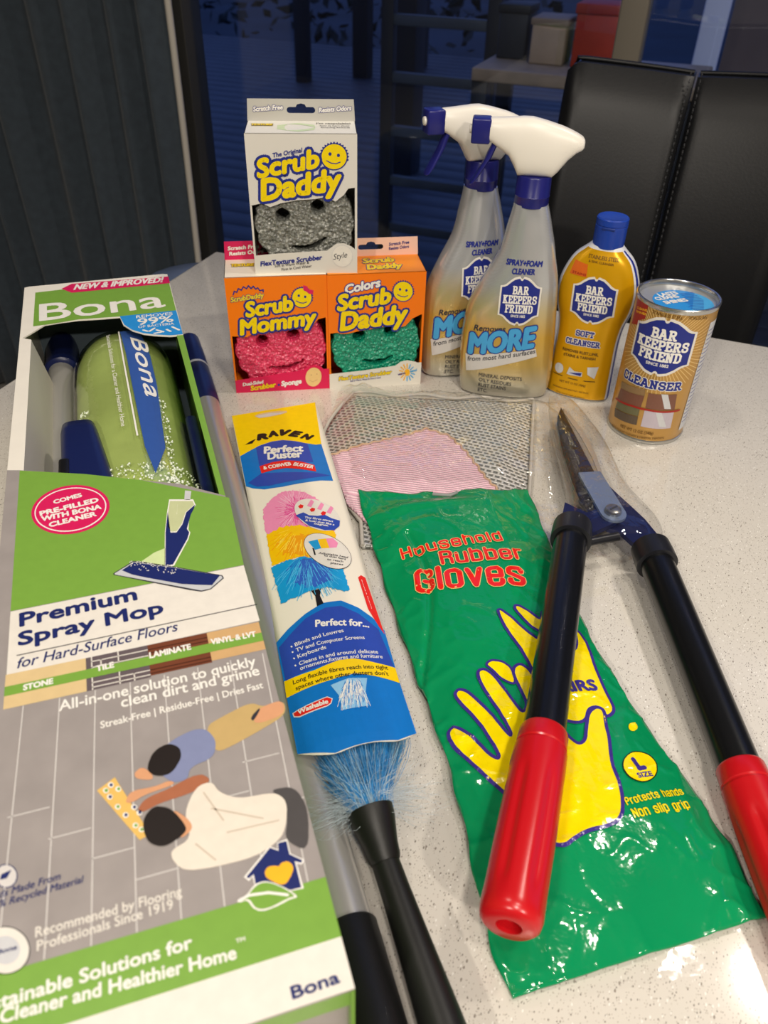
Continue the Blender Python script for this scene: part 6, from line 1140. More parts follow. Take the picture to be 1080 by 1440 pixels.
# ================================================================== TABLE
def quartz():
    m = bpy.data.materials.new('quartz_top')
    m.use_nodes = True
    nt = m.node_tree
    b = nt.nodes['Principled BSDF']
    tc = nt.nodes.new('ShaderNodeTexCoord')
    base = nt.nodes.new('ShaderNodeRGB')
    base.outputs[0].default_value = lin('#d6d1c7')
    prev = base.outputs[0]
    for scale, thr, col, seed in ((980, .12, '#7a736b', 0.0), (640, .04, '#837a70', 3.7), (1300, .30, '#aea69b', 7.1), (760, .10, '#efece5', 11.3)):
        mp = nt.nodes.new('ShaderNodeMapping')
        mp.inputs['Location'].default_value = (seed, seed * .7, 0)
        mp.inputs['Rotation'].default_value = (0, 0, .6 + seed)
        mp.inputs['Scale'].default_value = (1, .55, 1)
        nt.links.new(tc.outputs['Object'], mp.inputs['Vector'])
        vo = nt.nodes.new('ShaderNodeTexVoronoi')
        vo.inputs['Scale'].default_value = scale
        nt.links.new(mp.outputs[0], vo.inputs['Vector'])
        sep = nt.nodes.new('ShaderNodeSeparateColor')
        nt.links.new(vo.outputs['Color'], sep.inputs[0])
        l1 = nt.nodes.new('ShaderNodeMath')
        l1.operation = 'LESS_THAN'
        l1.inputs[1].default_value = thr
        nt.links.new(sep.outputs[0], l1.inputs[0])
        l2 = nt.nodes.new('ShaderNodeMath')
        l2.operation = 'LESS_THAN'
        l2.inputs[1].default_value = .33
        nt.links.new(vo.outputs['Distance'], l2.inputs[0])
        mu = nt.nodes.new('ShaderNodeMath')
        mu.operation = 'MULTIPLY'
        nt.links.new(l1.outputs[0], mu.inputs[0])
        nt.links.new(l2.outputs[0], mu.inputs[1])
        mu2 = nt.nodes.new('ShaderNodeMath')
        mu2.operation = 'MULTIPLY'
        mu2.inputs[1].default_value = .85
        nt.links.new(mu.outputs[0], mu2.inputs[0])
        mx = nt.nodes.new('ShaderNodeMix')
        mx.data_type = 'RGBA'
        nt.links.new(mu2.outputs[0], mx.inputs[0])
        nt.links.new(prev, mx.inputs[6])
        mx.inputs[7].default_value = lin(col)
        prev = mx.outputs[2]
    nt.links.new(prev, b.inputs['Base Color'])
    b.inputs['Roughness'].default_value = .11
    MATS['quartz'] = m
    return m
table = thing('table', 'white speckled stone dining table holding the cleaning supplies', 'table', (0, 0, FLOOR_Z), TH)
q = quartz()
box('table_top', (-.642, -.35, .722), (1.25, .984, .75), q, table, .004, 3)
for sx in (-.54, 1.15):
    for sy in (-.25, .88):
        box('leg', (sx - .035, sy - .035, 0), (sx + .035, sy + .035, .723), frame_m, table, .004)

# ================================================================== CHAIRS
def leather():
    m = pmat('black_leather', '#07080b', rough=.40, bump=.10, bscale=300, var=.1, vscale=30, spec=.4)
    return m
lea = leather()
def panel_chair(name, label, loc, rz, half=.20, top=1.0, dip=.006):
    """dining chair: two padded back panels meeting in a stitched seam, seat, four legs"""
    t = thing(name, label, 'chair', loc, rz)
    # local: x across, y towards the window (back of the chair), z up from the floor
    for sgn in (-1, 1):
        n, m = 24, 20
        outer, inner = [], []
        for j in range(m + 1):
            v = j / m
            z = .47 + v * (top - .47)
            lean = .10 * v * v
            for i in range(n + 1):
                u = i / n
                edge = min(1, (1 - u) * 9, u * 14 + .25) if True else 1
                ez = min(1, (1 - v) * 14, v * 12 + .2)
                puff = .016 * (max(0, edge) ** .5) * (max(0, ez) ** .5)
                x = sgn * (.002 + u * (half - .002) * (1 - .05 * (1 - v)))
                rz_ = 0.0
                if u > .9 and v > .94:
                    rz_ = -.012 * ((u - .9) / .1) ** 2 * ((v - .94) / .06)
                dipz = -dip * (1 - u) * v * 1.6
                wing = -.02 * u * u
                outer.append((x, lean + wing - .022 - puff, z + rz_ + dipz))
                inner.append((x, lean + wing + .022 + .006 * min(1, edge), z + rz_ + dipz))
        N = len(outer)
        fs = []
        for j in range(m):
            for i in range(n):
                a = j * (n + 1) + i
                fs.append((a, a + 1, a + n + 2, a + n + 1))
                fs.append((N + a, N + a + n + 1, N + a + n + 2, N + a + 1))
        for i in range(n):
            fs.append((i, N + i, N + i + 1, i + 1))
            a = m * (n + 1) + i
            fs.append((a, a + 1, N + a + 1, N + a))
        for j in range(m):
            a = j * (n + 1)
            fs.append((a, a + n + 1, N + a + n + 1, N + a))
            a += n
            fs.append((a, N + a, N + a + n + 1, a + n + 1))
        bm = bmesh.new()
        bv = [bm.verts.new(p) for p in outer + inner]
        for f in fs:
            bm.faces.new([bv[k] for k in f])
        pan = from_bm('back_panel', bm, lea, t)
        auto_smooth(pan, 40)
        # piping along the top and outer edge
        pts = [(sgn * (.004 + k / 18 * (half - .014)), .10 - .02 * (k / 18) ** 2, top + .002 - dip * (1 - k / 18) * 1.6) for k in range(19)]
        pts += [(sgn * (half - .004), .10 - .02, top - .012)] + [(sgn * half * (1 - .05 * (1 - v)), .10 * v * v - .02, .47 + v * (top - .47)) for v in (.9, .75, .6, .4, .2, 0)]
        tube('piping', pts, .0035, lea, pan, 8)
        # stitches beside the seam
        sv, sf = [], []
        for k in range(60):
            v = (k + .5) / 60
            z0, z1 = .47 + v * (top - .47) - .003, .47 + v * (top - .47) + .003
            y = .10 * v * v - .034
            vv, ff = path_tube([(sgn * .007, y, z0), (sgn * .0075, y - .0015, (z0 + z1) / 2), (sgn * .007, y, z1)], .0009, 5)
            q0 = len(sv)
            sv += vv
            sf += [tuple(q0 + a for a in f) for f in ff]
        tag(new_obj('stitching', sv, sf, pmat('thread', '#3c3d40', rough=.7), pan), kind='stuff')
    box('seat', (-half, -.42, .40), (half, .03, .49), lea, t, .03, 4)
    for sx in (-1, 1):
        for yy in (-.38, .0):
            tube('leg', [(sx * (half - .03), yy, .41), (sx * (half - .02), yy * 1.04, 0)], [.016, .012], frame_m, t, 12)
    return t
panel_chair('dining_chair', 'black leather dining chair with a stitched centre seam behind the table', RW(-.041, 1.25, FLOOR_Z), TH, half=.178, top=.985)
# low black tub chair; blue window reflection is painted into its leather colour
tub = thing('tub_chair', 'low black leather tub chair with blue window reflection in its colour, tucked under the table corner by the curtain', 'chair', RW(-.60, 1.08, FLOOR_Z), TH)
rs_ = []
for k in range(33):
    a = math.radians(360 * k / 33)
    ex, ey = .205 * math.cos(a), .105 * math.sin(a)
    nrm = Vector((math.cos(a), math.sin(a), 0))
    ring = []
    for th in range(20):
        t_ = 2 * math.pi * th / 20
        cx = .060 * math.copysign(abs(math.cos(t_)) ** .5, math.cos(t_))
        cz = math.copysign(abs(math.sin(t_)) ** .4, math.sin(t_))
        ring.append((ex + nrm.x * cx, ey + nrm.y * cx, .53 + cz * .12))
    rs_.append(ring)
rings('backrest', rs_, pmat('tub_leather_window_blue', '#66748f', rough=.32, coat=.6, bump=.08, bscale=300), tub, closed=True)
lathe('seat', [(.02, .34), (.16, .34), (.165, .37), (.16, .42), (.12, .44), (.02, .445)], lea, tub, 40)
for sx, sy in ((-.11, -.10), (.11, -.10), (-.11, .10), (.11, .10)):
    tube('leg', [(sx, sy, .35), (sx * 1.1, sy * 1.1, 0)], [.016, .012], frame_m, tub, 10)

# ================================================================== SPRAY MOP CARTON
MW, ML, MH, MA = .1352, .6895, .115, .3242
MO = (-.28958 - .5 * MW * math.cos(MA), .74683 - .5 * MW * math.sin(MA), 0)
mop = thing('spray_mop_carton', 'long green and grey cardboard carton with cut-out window for a spray mop', 'carton', MO, MA)
card_w = pmat('card_white', '#ebe6da', rough=.45, var=.02, vscale=60)
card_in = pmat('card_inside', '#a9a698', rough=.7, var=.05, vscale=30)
photo_grey = pmat('photo_floor_print', '#9a9390', rough=.38, var=.07, vscale=55)
lime_c = print_mat('lime')
T_ = .0016
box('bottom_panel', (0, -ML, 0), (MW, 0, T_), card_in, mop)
box('side_panel', (0, -ML, 0), (T_, 0, MH - .0005), card_w, mop)
box('side_panel', (MW - T_, -ML, 0), (MW, 0, MH - .0005), lime_c, mop)
box('end_panel', (T_, -T_, T_), (MW - T_, 0, MH - .0005), card_w, mop)
nend = box('end_panel', (T_, -ML + .004, T_), (MW - T_, -ML + .0056, MH - .0005), photo_grey, mop)
box('end_flap', (T_, -ML + .001, MH - .016), (MW - T_, -ML + .004, MH - .0008), lime_c, nend)
def mtop(x, y, h):
    return (x, y, MH + h)
hdr = [(0, 0), (.004, .0015), (.131, .0015), (MW, 0), (MW, -.1425), (.1241, -.1418), (.1112, -.1365), (.1021, -.1312), (.0932, -.1219), (.0863, -.1083), (.0843, -.0909), (.0677, -.0899), (.0484, -.0876), (.0351, -.0884), (.02, -.0905), (.0083, -.1059), (.0021, -.1132), (0, -.1135)]
header = slab('header_panel', hdr, None, MH - .0012, MH, card_w, mop)
slv = [(0, -.3165), (.0082, -.3189), (.0409, -.3322), (.0663, -.3435), (.0858, -.353), (.108, -.3633), (MW, -.3848), (MW, -ML), (0, -ML)]
front = slab('front_panel', slv, None, MH - .0012, MH, photo_grey, mop)
slab('window_edge', [(0, -.1135), (.0021, -.1132), (.0095, -.118), (.0105, -.325), (0, -.325)], None, MH - .0012, MH - .0001, card_w, mop)
slab('window_edge', [(MW, -.142), (MW - .0055, -.142), (MW - .0035, -.39), (MW, -.39)], None, MH - .0012, MH - .0001, lime_c, mop)
# folded inner flaps of the window
new_obj('inner_flap', [(.0095, -.118, MH - .001), (.0105, -.33, MH - .001), (.0225, -.34, MH - .075), (.0200, -.105, MH - .075)], [(0, 1, 2, 3)], pmat('card_liner', '#d9d3c4', rough=.6), mop).modifiers.new('t', 'SOLIDIFY').thickness = .0012
box('end_shade_sheet', (T_, -.004, T_), (MW - T_, -.0025, MH - .002), pmat('card_shade', '#5d6a72', rough=.7), mop)  # dark sheet: shade inside the carton put into its colour
box('floor_shade_sheet', (T_, -.34, T_), (MW - T_, -.004, T_ + .001), pmat('card_shade', '#5d6a72', rough=.7), mop)  # same painted shade laid over the carton bottom under the window
art = Artwork(mtop)
art.poly([(.0843, -.0899), (.1347, -.0903), (.1351, -.1416), (.1242, -.1409), (.1113, -.1356), (.1021, -.1304), (.0932, -.121), (.0872, -.1086)], 'badgeblue', 2)
hdr_items = [it for it in DECALS['mop'] if (it[1][0][1] if it[0] in 'pl' else it[3]) > -.15]
art.items(hdr_items)
art.build('printed_header', header)
art = Artwork(mtop)
art.items([it for it in DECALS['mop'] if it not in hdr_items])
art.build('printed_artwork', front)

def mop_thing(name, label, cat):
    return thing(name, label, cat, MO, MA)
navy_pl = pmat('navy_plastic', '#16204f', rough=.32, bump=.05, bscale=200)
grey_pl = pmat('grey_tube', '#a9a7a2', rough=.35, metal=.25)
# bottle of cleaner in the window
bt = mop_thing('cleaner_bottle', 'clear green cleaner bottle lying in the window of the mop carton', 'bottle')
def bottle_section(y):
    """half width, half height of the bottle at local y (far end -.052)"""
    t = (-.052 - y)
    if t < .085:
        k = math.sqrt(max(0, 1 - (1 - t / .085) ** 2))
    else:
        k = 1.0
    if y < -.335:
        k *= max(.35, 1 - ((-.335 - y) / .05) ** 2 * .65)
    return .0448 * k, .0385 * k
BX, BZ = .0790, .0690
rs_ = []
ys = [-.0522, -.0535, -.056, -.060, -.066, -.074, -.085, -.10, -.12, -.14, -.17, -.20, -.24, -.27, -.30, -.32, -.335, -.348, -.36, -.372, -.385]
def bsec_pt(y, a, off=0.0):
    w, h = bottle_section(y)
    n = 2.2
    c, s = math.cos(a), math.sin(a)
    return (BX + math.copysign(abs(c) ** (2 / n), c) * (w + off), y, BZ + math.copysign(abs(s) ** (2 / n), s) * (h + off))
for y in ys:
    rs_.append([bsec_pt(y, 2 * math.pi * k / 56) for k in range(56)])
green_glass = clear_film('green_bottle', (.92, .98, .76, 1), 3.0, .03, .2)
rings('bottle_shell', rs_, green_glass, bt)
rs_ = [[bsec_pt(y, 2 * math.pi * k / 40, -.003) for k in range(40)] for y in ys[4:]]
rings('liquid', rs_, pmat('green_liquid', '#dce8a4', rough=.06, trans=.3, ior=1.33, bump=.4, bscale=22, bdist=.004, var=.18, vscale=16), bt)
rod('cap', (BX, -.383, BZ), (BX, -.42, BZ), [(0, .024), (.004, .027), (.03, .027), (.034, .024)], pmat('lime_cap', '#6fd321', rough=.3), bt)
def on_bottle(x, y, h):
    w, hh = bottle_section(y)
    u = max(-.97, min(.97, (x - BX) / max(w, .001)))
    return (x, y, BZ + hh * (1 - abs(u) ** 2.2) ** (1 / 2.2) + .0006 + h)
la = Artwork(on_bottle, eps=.00015, grid=(.004, .008))
la.poly([(.082, -.098), (.092, -.092), (.1000, -.105), (.1045, -.15), (.1055, -.20), (.1035, -.30), (.094, -.335), (.0895, -.30), (.087, -.22), (.085, -.15)], 'labelblue', 1)
la.text('Bona', .0905, -.118, .108, .0125, -math.pi / 2 + .05, 'white', .015, .2, 3)
la.line([(.0810, -.098), (.0825, -.17), (.0855, -.285)], .0013, 'white', 2)
la.text('Sustainable Solutions for a Cleaner and Healthier Home', .0700, -.105, .165, .0034, -math.pi / 2 + .03, 'white', 0, 0, 2)
la.build('printed_label', bt)
# foam near the bottom of the bottle
random.seed(5)
bm = bmesh.new()
for k in range(900):
    y = random.uniform(-.352, -.318)
    a = random.uniform(.25, 2.9)
    if random.random() < .35:
        y = random.uniform(-.34, -.22)
        a = random.uniform(2.2, 2.5) if random.random() < .6 else random.uniform(.85, 1.0)
    p = bsec_pt(y, a, -.0005)
    bmesh.ops.create_icosphere(bm, subdivisions=1, radius=random.uniform(.0004, .0012), matrix=Matrix.Translation(p))
tag(from_bm('foam', bm, pmat('foam_white', '#e6ece0', rough=.4), bt, True), kind='stuff')

# grey pole and navy mop parts inside the carton
pole = mop_thing('mop_pole_section', 'grey pole section with navy end lying in the mop carton window', 'pole')
rod('tube', (.0215, -.055, .056), (.0215, -.66, .056), [(0, .0122), (.60, .0122)], grey_pl, pole)
rod('end_socket', (.0220, -.004, .056), (.0220, -.076, .056), [(0, .009), (.002, .0125), (.02, .0155), (.055, .0155), (.058, .0165), (.066, .0165), (.068, .014)], navy_pl, pole)
mb = mop_thing('spray_mop', 'navy plastic spray mop lying beside the bottle in the carton', 'mop')
rs_ = []
for (y, x0, x1, z0, z1) in ((-.240, .037, .049, .085, .095), (-.2425, .033, .053, .083, .1015), (-.249, .0310, .0555, .080, .1065), (-.262, .0305, .0575, .078, .1095), (-.29, .0310, .0615, .075, .1105), (-.335, .032, .068, .072, .1105), (-.39, .036, .080, .072, .109), (-.46, .036, .09, .03, .105), (-.53, .036, .09, .03, .10)):
    rg = []
    for k in range(28):
        a = 2 * math.pi * k / 28
        c, s = math.cos(a), math.sin(a)
        rg.append(((x0 + x1) / 2 + (x1 - x0) / 2 * math.copysign(abs(c) ** .5, c), y, (z0 + z1) / 2 + (z1 - z0) / 2 * math.copysign(abs(s) ** .5, s)))
    rs_.append(rg)
rings('housing', rs_, navy_pl, mb)
box('trigger_slot', (.0312, -.345, .088), (.0385, -.305, .1112), pmat('slot_black', '#0b0b0d', rough=.5), mb, .002)
box('side_rail', (.1225, -.50, .03), (.1315, -.232, .088), navy_pl, mb, .003)

# ================================================================== POLE BESIDE THE CARTON
tp = mop_thing('telescopic_pole', 'silver telescopic pole with black grip lying against the mop carton', 'pole')
PX, PR = .1500, .0135
rod('tube', (PX, -.085, PR), (PX, -.63, PR), [(0, PR - .0006), (.545, PR - .0006)], pmat('silver_tube', '#bfbdb9', rough=.3, metal=.55), tp)
rod('end_socket', (PX, -.018, PR), (PX, -.098, PR), [(0, .0115), (.002, .0128), (.03, .0132), (.058, PR), (.078, PR), (.08, .0125)], navy_pl, tp)
rod('end_cap', (PX, .058, PR), (PX, -.016, PR), [(0, .006), (.002, .0095), (.006, .0115), (.04, .0125), (.072, .0128), (.074, .012)], navy_pl, tp)
rod('ring', (PX, -.0155, PR), (PX, -.0205, PR), [(0, .0118), (.001, .0131), (.004, .0131), (.005, .0118)], pmat('ring_grey', '#b9bcc2', rough=.3), tp)
black_rb = pmat('black_rubber', '#151514', rough=.45, bump=.05, bscale=500)
rod('grip', (PX, -.625, PR + .001), (PX, -.82, PR + .001), [(0, .0135), (.0015, .0145), (.17, .0145), (.185, .0145), (.195, .011)], black_rb, tp)

# ================================================================== FEATHER DUSTER
DO, DA, CLN = (-.1129, .67932, 0), .24637, .41392
duster = thing('feather_duster', 'blue fibre duster with black handle in a yellow and blue card sleeve', 'duster', DO, DA)
def card_hw(t):
    return .0427 - .0075 * t
def card_z(x, y):
    t = min(1, max(0, -y / CLN))
    return .014 + .016 * t + .010 * t * (1 - min(1, (x / card_hw(t)) ** 2))
CB = [(-.0356, -.4136), (-.0259, -.4193), (-.015, -.4232), (-.0033, -.4219), (.0085, -.4211), (.0228, -.4209), (.0358, -.4145)]
vs, fs = [], []
NU, NV = 18, 60
hole = circle(-.0045, -.0108, .0155, .0042, 20)
for j in range(NV + 1):
    for i in range(NU + 1):
        u = -1 + 2 * i / NU
        t = j / NV
        x = u * card_hw(t)
        yt, yb = .12 * x, interp(CB, x)
        y = yt + (yb - yt) * t
        vs.append((x, y, card_z(x, y)))
for j in range(NV):
    for i in range(NU):
        a = j * (NU + 1) + i
        cx = sum(vs[k][0] for k in (a, a + 1, a + NU + 1, a + NU + 2)) / 4
        cy = sum(vs[k][1] for k in (a, a + 1, a + NU + 1, a + NU + 2)) / 4
        fs.append((a, a + NU + 1, a + NU + 2, a + 1))
sleeve = new_obj('card_sleeve', vs, fs, pmat('sleeve_white', '#efe8d8', rough=.4), duster, True)
so = sleeve.modifiers.new('t', 'SOLIDIFY')
so.thickness, so.offset = .0008, -1
ca_ = Artwork(lambda x, y, h: (x, y, card_z(x, y) + .0001 + h), eps=.00009, grid=(.005, .02))
ca_.items(DECALS['card'])
ca_.poly([(-.0206, -.011), (-.0167, -.0075), (-.006, -.0053), (.0035, -.0051), (.0117, -.0069), (.0117, -.0104), (.0046, -.0133), (-.0061, -.0155), (-.0165, -.0164)], 'stoneprint', 2)
ca_.poly([(-.0195, -.0112), (-.006, -.0082), (.0105, -.0098), (.0046, -.0128), (-.0061, -.0150), (-.0162, -.0160)], 'palegrey', 3)
ca_.build('printed_artwork', sleeve)
# ferrule and handle (duster's own space)
iD = Matrix.Rotation(-DA, 4, 'Z') @ Matrix.Translation((-DO[0], -DO[1], 0))
F0 = iD @ Vector((-.0022, .2318, .030))
F1 = iD @ Vector((.0060, .2090, .0235))
H1 = iD @ Vector((.0328, .1362, .0185))
H2 = iD @ Vector((.0730, .0240, .0135))
rod('ferrule', F0, F1, [(-.004, .0118), (-.0035, .0128), (.002, .0125), (.008, .0112), (.016, .0095), (.0225, .0088), (.0245, .008)], black_rb, duster, 36)
hl = (H1 - F1).length
rod('handle', F1 - (H1 - F1).normalized() * .006, H1, [(0, .0074), (.02, .0078), (.05, .0090), (.08, .0105), (.10, .0112), (.14, .0115), (.18, .0115), (.185, .010)], black_rb, duster, 36)
# fibres
random.seed(21)
vs, fs, mi = [], [], []
base_dir = (F0 - F1).normalized()
tgt_c = Vector((0, -.36, .018))
def fibre(p0, p3, bend, r):
    p0, p3 = Vector(p0), Vector(p3)
    p1 = p0 + base_dir * random.uniform(.012, .03)
    p2 = p0.lerp(p3, .62) + bend
    pts = []
    for k in range(7):
        t = k / 6
        q = p0 * (1 - t) ** 3 + p1 * 3 * t * (1 - t) ** 2 + p2 * 3 * t * t * (1 - t) + p3 * t ** 3
        q.z = max(q.z, .0008)
        pts.append(q)
    v, f = path_tube(pts, [r * (1 - .75 * k / 6) for k in range(7)], 3)
    k0 = len(vs)
    vs.extend(v)
    fs.extend(tuple(k0 + a for a in ff) for ff in f)
    return len(f)
for k in range(4200):
    a = random.uniform(0, 2 * math.pi)
    rr = math.sqrt(random.random()) * .0105
    x_, y_, d_ = frame_of(base_dir)
    p0 = F0 + x_ * rr * math.cos(a) + y_ * rr * math.sin(a) - base_dir * .003
    if k % 7 == 0:   # loose fibres fanning out and back
        ang = random.uniform(-1.8, 1.5)
        ln = random.uniform(.018, .048)
        p3 = F0 + Vector((math.sin(ang) * ln, abs(math.cos(ang)) * ln * (1 if abs(ang) < 1.4 else -.25), random.uniform(-.025, .006)))
        bend = Vector((random.gauss(0, .008), random.gauss(0, .008), random.gauss(0, .004)))
        r, m_ = .00014, 1
    else:
        ux = random.uniform(-1, 1)
        p3 = Vector((ux * .036 + random.gauss(0, .002), random.uniform(-.40, -.33), .006 + .022 * (1 - ux * ux) * random.random() + .002))
        bend = Vector((ux * .012 + random.gauss(0, .003), random.gauss(0, .004), random.gauss(0, .002)))
        r, m_ = random.uniform(.00016, .00032), (0 if random.random() < .7 else 2)
    mi += [m_] * fibre(p0, p3, bend, r)
def fibre_mat(n, c):
    return pmat(n, c, rough=.3, var=.15, vscale=90, trans=.15)
tag(new_obj('fibres', vs, fs, None, duster, True, [fibre_mat('fibre_blue', '#48a6ea'), fibre_mat('fibre_clear', '#d8e6ee'), fibre_mat('fibre_light', '#b2dbf6')], mi), kind='stuff')
# dense heart of the bundle
rs_ = []
for k in range(12):
    t = k / 11
    c = F0.lerp(Vector((0.0, -.36, .0165)), t)
    hw, hz = .0095 + (.031 - .0095) * (t ** .75), .0095 + .004 * t
    ring = []
    for j in range(32):
        a = 2 * math.pi * j / 32
        w = 1 + .06 * math.sin(j * 5.3 + k * 1.1)
        ring.append((c.x + hw * w * math.cos(a), c.y + .004 * math.sin(j * 3), max(.001, c.z - .002 + hz * w * math.sin(a))))
    rs_.append(ring)
rings('fibre_core', rs_, pmat('fibre_core', '#3598e2', rough=.5, bump=.8, bscale=250, var=.25, vscale=140), duster)

# ================================================================== DISHCLOTH PACK
def net_mat():
    m = bpy.data.materials.new('silver_net')
    m.use_nodes = True
    nt = m.node_tree
    b = nt.nodes['Principled BSDF']
    tc = nt.nodes.new('ShaderNodeTexCoord')
    mp = nt.nodes.new('ShaderNodeMapping')
    mp.inputs['Rotation'].default_value = (0, 0, .35)
    nt.links.new(tc.outputs['Object'], mp.inputs['Vector'])
    br = nt.nodes.new('ShaderNodeTexBrick')
    br.offset = .5
    br.inputs['Scale'].default_value = 100
    br.inputs['Mortar Size'].default_value = .16
    br.inputs['Mortar Smooth'].default_value = .6
    br.inputs['Brick Width'].default_value = .62
    br.inputs['Row Height'].default_value = .5
    br.inputs['Color1'].default_value = lin('#7d7f7a')
    br.inputs['Color2'].default_value = lin('#7d7e79')
    br.inputs['Mortar'].default_value = lin('#dddbd5')
    nt.links.new(mp.outputs[0], br.inputs['Vector'])
    nt.links.new(br.outputs['Color'], b.inputs['Base Color'])
    bp = nt.nodes.new('ShaderNodeBump')
    bp.inputs['Strength'].default_value = .8
    bp.inputs['Distance'].default_value = .0012
    nt.links.new(br.outputs['Fac'], bp.inputs['Height'])
    nt.links.new(bp.outputs[0], b.inputs['Normal'])
    b.inputs['Metallic'].default_value = .35
    b.inputs['Roughness'].default_value = .35
    MATS['net'] = m
    return m
def rib_mat():
    m = bpy.data.materials.new('pink_rib')
    m.use_nodes = True
    nt = m.node_tree
    b = nt.nodes['Principled BSDF']
    tc = nt.nodes.new('ShaderNodeTexCoord')
    mp = nt.nodes.new('ShaderNodeMapping')
    mp.inputs['Rotation'].default_value = (0, 0, 1.75)
    nt.links.new(tc.outputs['Object'], mp.inputs['Vector'])
    wv = nt.nodes.new('ShaderNodeTexWave')
    wv.inputs['Scale'].default_value = 105
    wv.inputs['Distortion'].default_value = 1.2
    wv.inputs['Detail'].default_value = 2
    wv.inputs['Detail Scale'].default_value = 6
    nt.links.new(mp.outputs[0], wv.inputs['Vector'])
    cr = nt.nodes.new('ShaderNodeValToRGB')
    cr.color_ramp.elements[0].color = lin('#d9a3b6')
    cr.color_ramp.elements[1].color = lin('#f6d3db')
    nt.links.new(wv.outputs[0], cr.inputs[0])
    nt.links.new(cr.outputs[0], b.inputs['Base Color'])
    bp = nt.nodes.new('ShaderNodeBump')
    bp.inputs['Strength'].default_value = .7
    bp.inputs['Distance'].default_value = .0015
    nt.links.new(wv.outputs[0], bp.inputs['Height'])
    nt.links.new(bp.outputs[0], b.inputs['Normal'])
    b.inputs['Roughness'].default_value = .8
    b.inputs['Sheen Weight'].default_value = .2
    MATS['rib'] = m
    return m
pack = thing('dishcloth_pack', 'clear bag holding a silver net cloth and a folded pink cloth', 'cloth pack', (.05, .62, 0))
def PL(x, y, z):
    return (x - .05, y - .62, z)
def patch(name, corners, nu, nv, zf, mat, thick, bulge=None):
    """grid over TL, TR, BR, BL; zf(x, y, u, v)"""
    TLc, TRc, BRc, BLc = [Vector(c) for c in corners]
    vs, fs = [], []
    for j in range(nv + 1):
        v = j / nv
        for i in range(nu + 1):
            u = i / nu
            p = (TLc * (1 - u) + TRc * u) * (1 - v) + (BLc * (1 - u) + BRc * u) * v
            if bulge:
                p = p + Vector(bulge(u, v))
            vs.append(PL(p.x, p.y, zf(p.x, p.y, u, v)))
    for j in range(nv):
        for i in range(nu):
            a = j * (nu + 1) + i
            fs.append((a, a + nu + 1, a + nu + 2, a + 1))
    o = new_obj(name, vs, fs, mat, pack, True)
    if thick:
        s = o.modifiers.new('t', 'SOLIDIFY')
        s.thickness, s.offset = thick, -1
    return o
def nz(x, y, sc, seed=0.0):
    return noise.noise(Vector((x * sc + seed, y * sc - seed, seed)))
def cloth_z(x, y, u, v):
    low = max(0, min(1, (y - .545) / .05))
    return .004 + .0055 * low * min(1, 6 * u, 6 * (1 - u), 8 * v) + low * .0012 * nz(x, y, 45)
lbulge = lambda u, v: (-.034 * (1 - u) ** 2 * math.sin(math.pi * min(1, v * 1.15)) , 0)
net = patch('net_cloth', [(-.0356, .7285), (.1540, .7215), (.118, .49), (-.017, .485)], 60, 70, cloth_z, net_mat(), .003, lbulge)
hem_m = pmat('hem_grey', '#c2bcb2', rough=.6, bump=.5, bscale=600)
tube('hem', [PL(.1540 - .036 * k / 16, .7215 - .2315 * k / 16, .0075 if k < 11 else .0045) for k in range(17)], .0018, hem_m, net, 8)
tube('hem', [PL(-.0356 + .1896 * k / 20, .7285 - .007 * k / 20 + .003 * math.sin(k), .0072) for k in range(21)], .0017, hem_m, net, 8)
tube('hem', [PL(-.0356 + .0186 * v + lbulge(0, v)[0], .7285 - .2435 * v, .0075 if v < .65 else .005) for v in [k / 16 for k in range(17)]], .0018, hem_m, net, 8)
pk = [(-.0527, .602), (-.0284, .6174), (.0117, .639), (.0395, .653), (.0611, .6415), (.0781, .6082), (.0891, .5803), (.1006, .554)]
edge = []
for a, b in zip(pk, pk[1:]):
    n = max(2, int(math.hypot(b[0] - a[0], b[1] - a[1]) / .0022))
    for k in range(n):
        t = k / n
        L = math.hypot(b[0] - a[0], b[1] - a[1])
        nx, ny = -(b[1] - a[1]) / L, (b[0] - a[0]) / L
        w = .0011 * math.sin(len(edge) * 1.25)
        edge.append((a[0] + (b[0] - a[0]) * t + nx * w, a[1] + (b[1] - a[1]) * t + ny * w))
edge.append(pk[-1])
low = [(.075, .535), (.03, .520), (-.015, .512), (-.032, .535)]
poly = edge + low
# pink cloth: top face follows a soft height, scalloped rim, real thickness
def pink_z(x, y):
    return .0115 + .0025 * nz(x, y, 22, 3) + .001 * nz(x, y, 60, 1)
bm = bmesh.new()
bv = [bm.verts.new((p[0], p[1], 0)) for p in poly]
bm.faces.new(bv)
for ax in (0, 1):
    for k in range(-10, 90):
        co, no = [0, 0, 0], [0, 0, 0]
        co[ax], no[ax] = (k * .004 if ax == 0 else .5 + k * .004), 1
        bmesh.ops.bisect_plane(bm, geom=bm.verts[:] + bm.edges[:] + bm.faces[:], dist=1e-7, plane_co=co, plane_no=no)
for v in bm.verts:
    x, y = v.co.x, v.co.y
    v.co = Vector(PL(x, y, max(.0075, pink_z(x, y)) if y > .545 else .0092))
pinkc = from_bm('pink_cloth', bm, rib_mat(), pack, True)
s_ = pinkc.modifiers.new('t', 'SOLIDIFY')
s_.thickness, s_.offset = .0028, -1
tube('stitched_edge', [PL(p[0], p[1], max(.0075, pink_z(p[0], p[1])) + .0004) for p in edge], .0011, pmat('edge_thread', '#c9a98c', rough=.8), pinkc, 6)
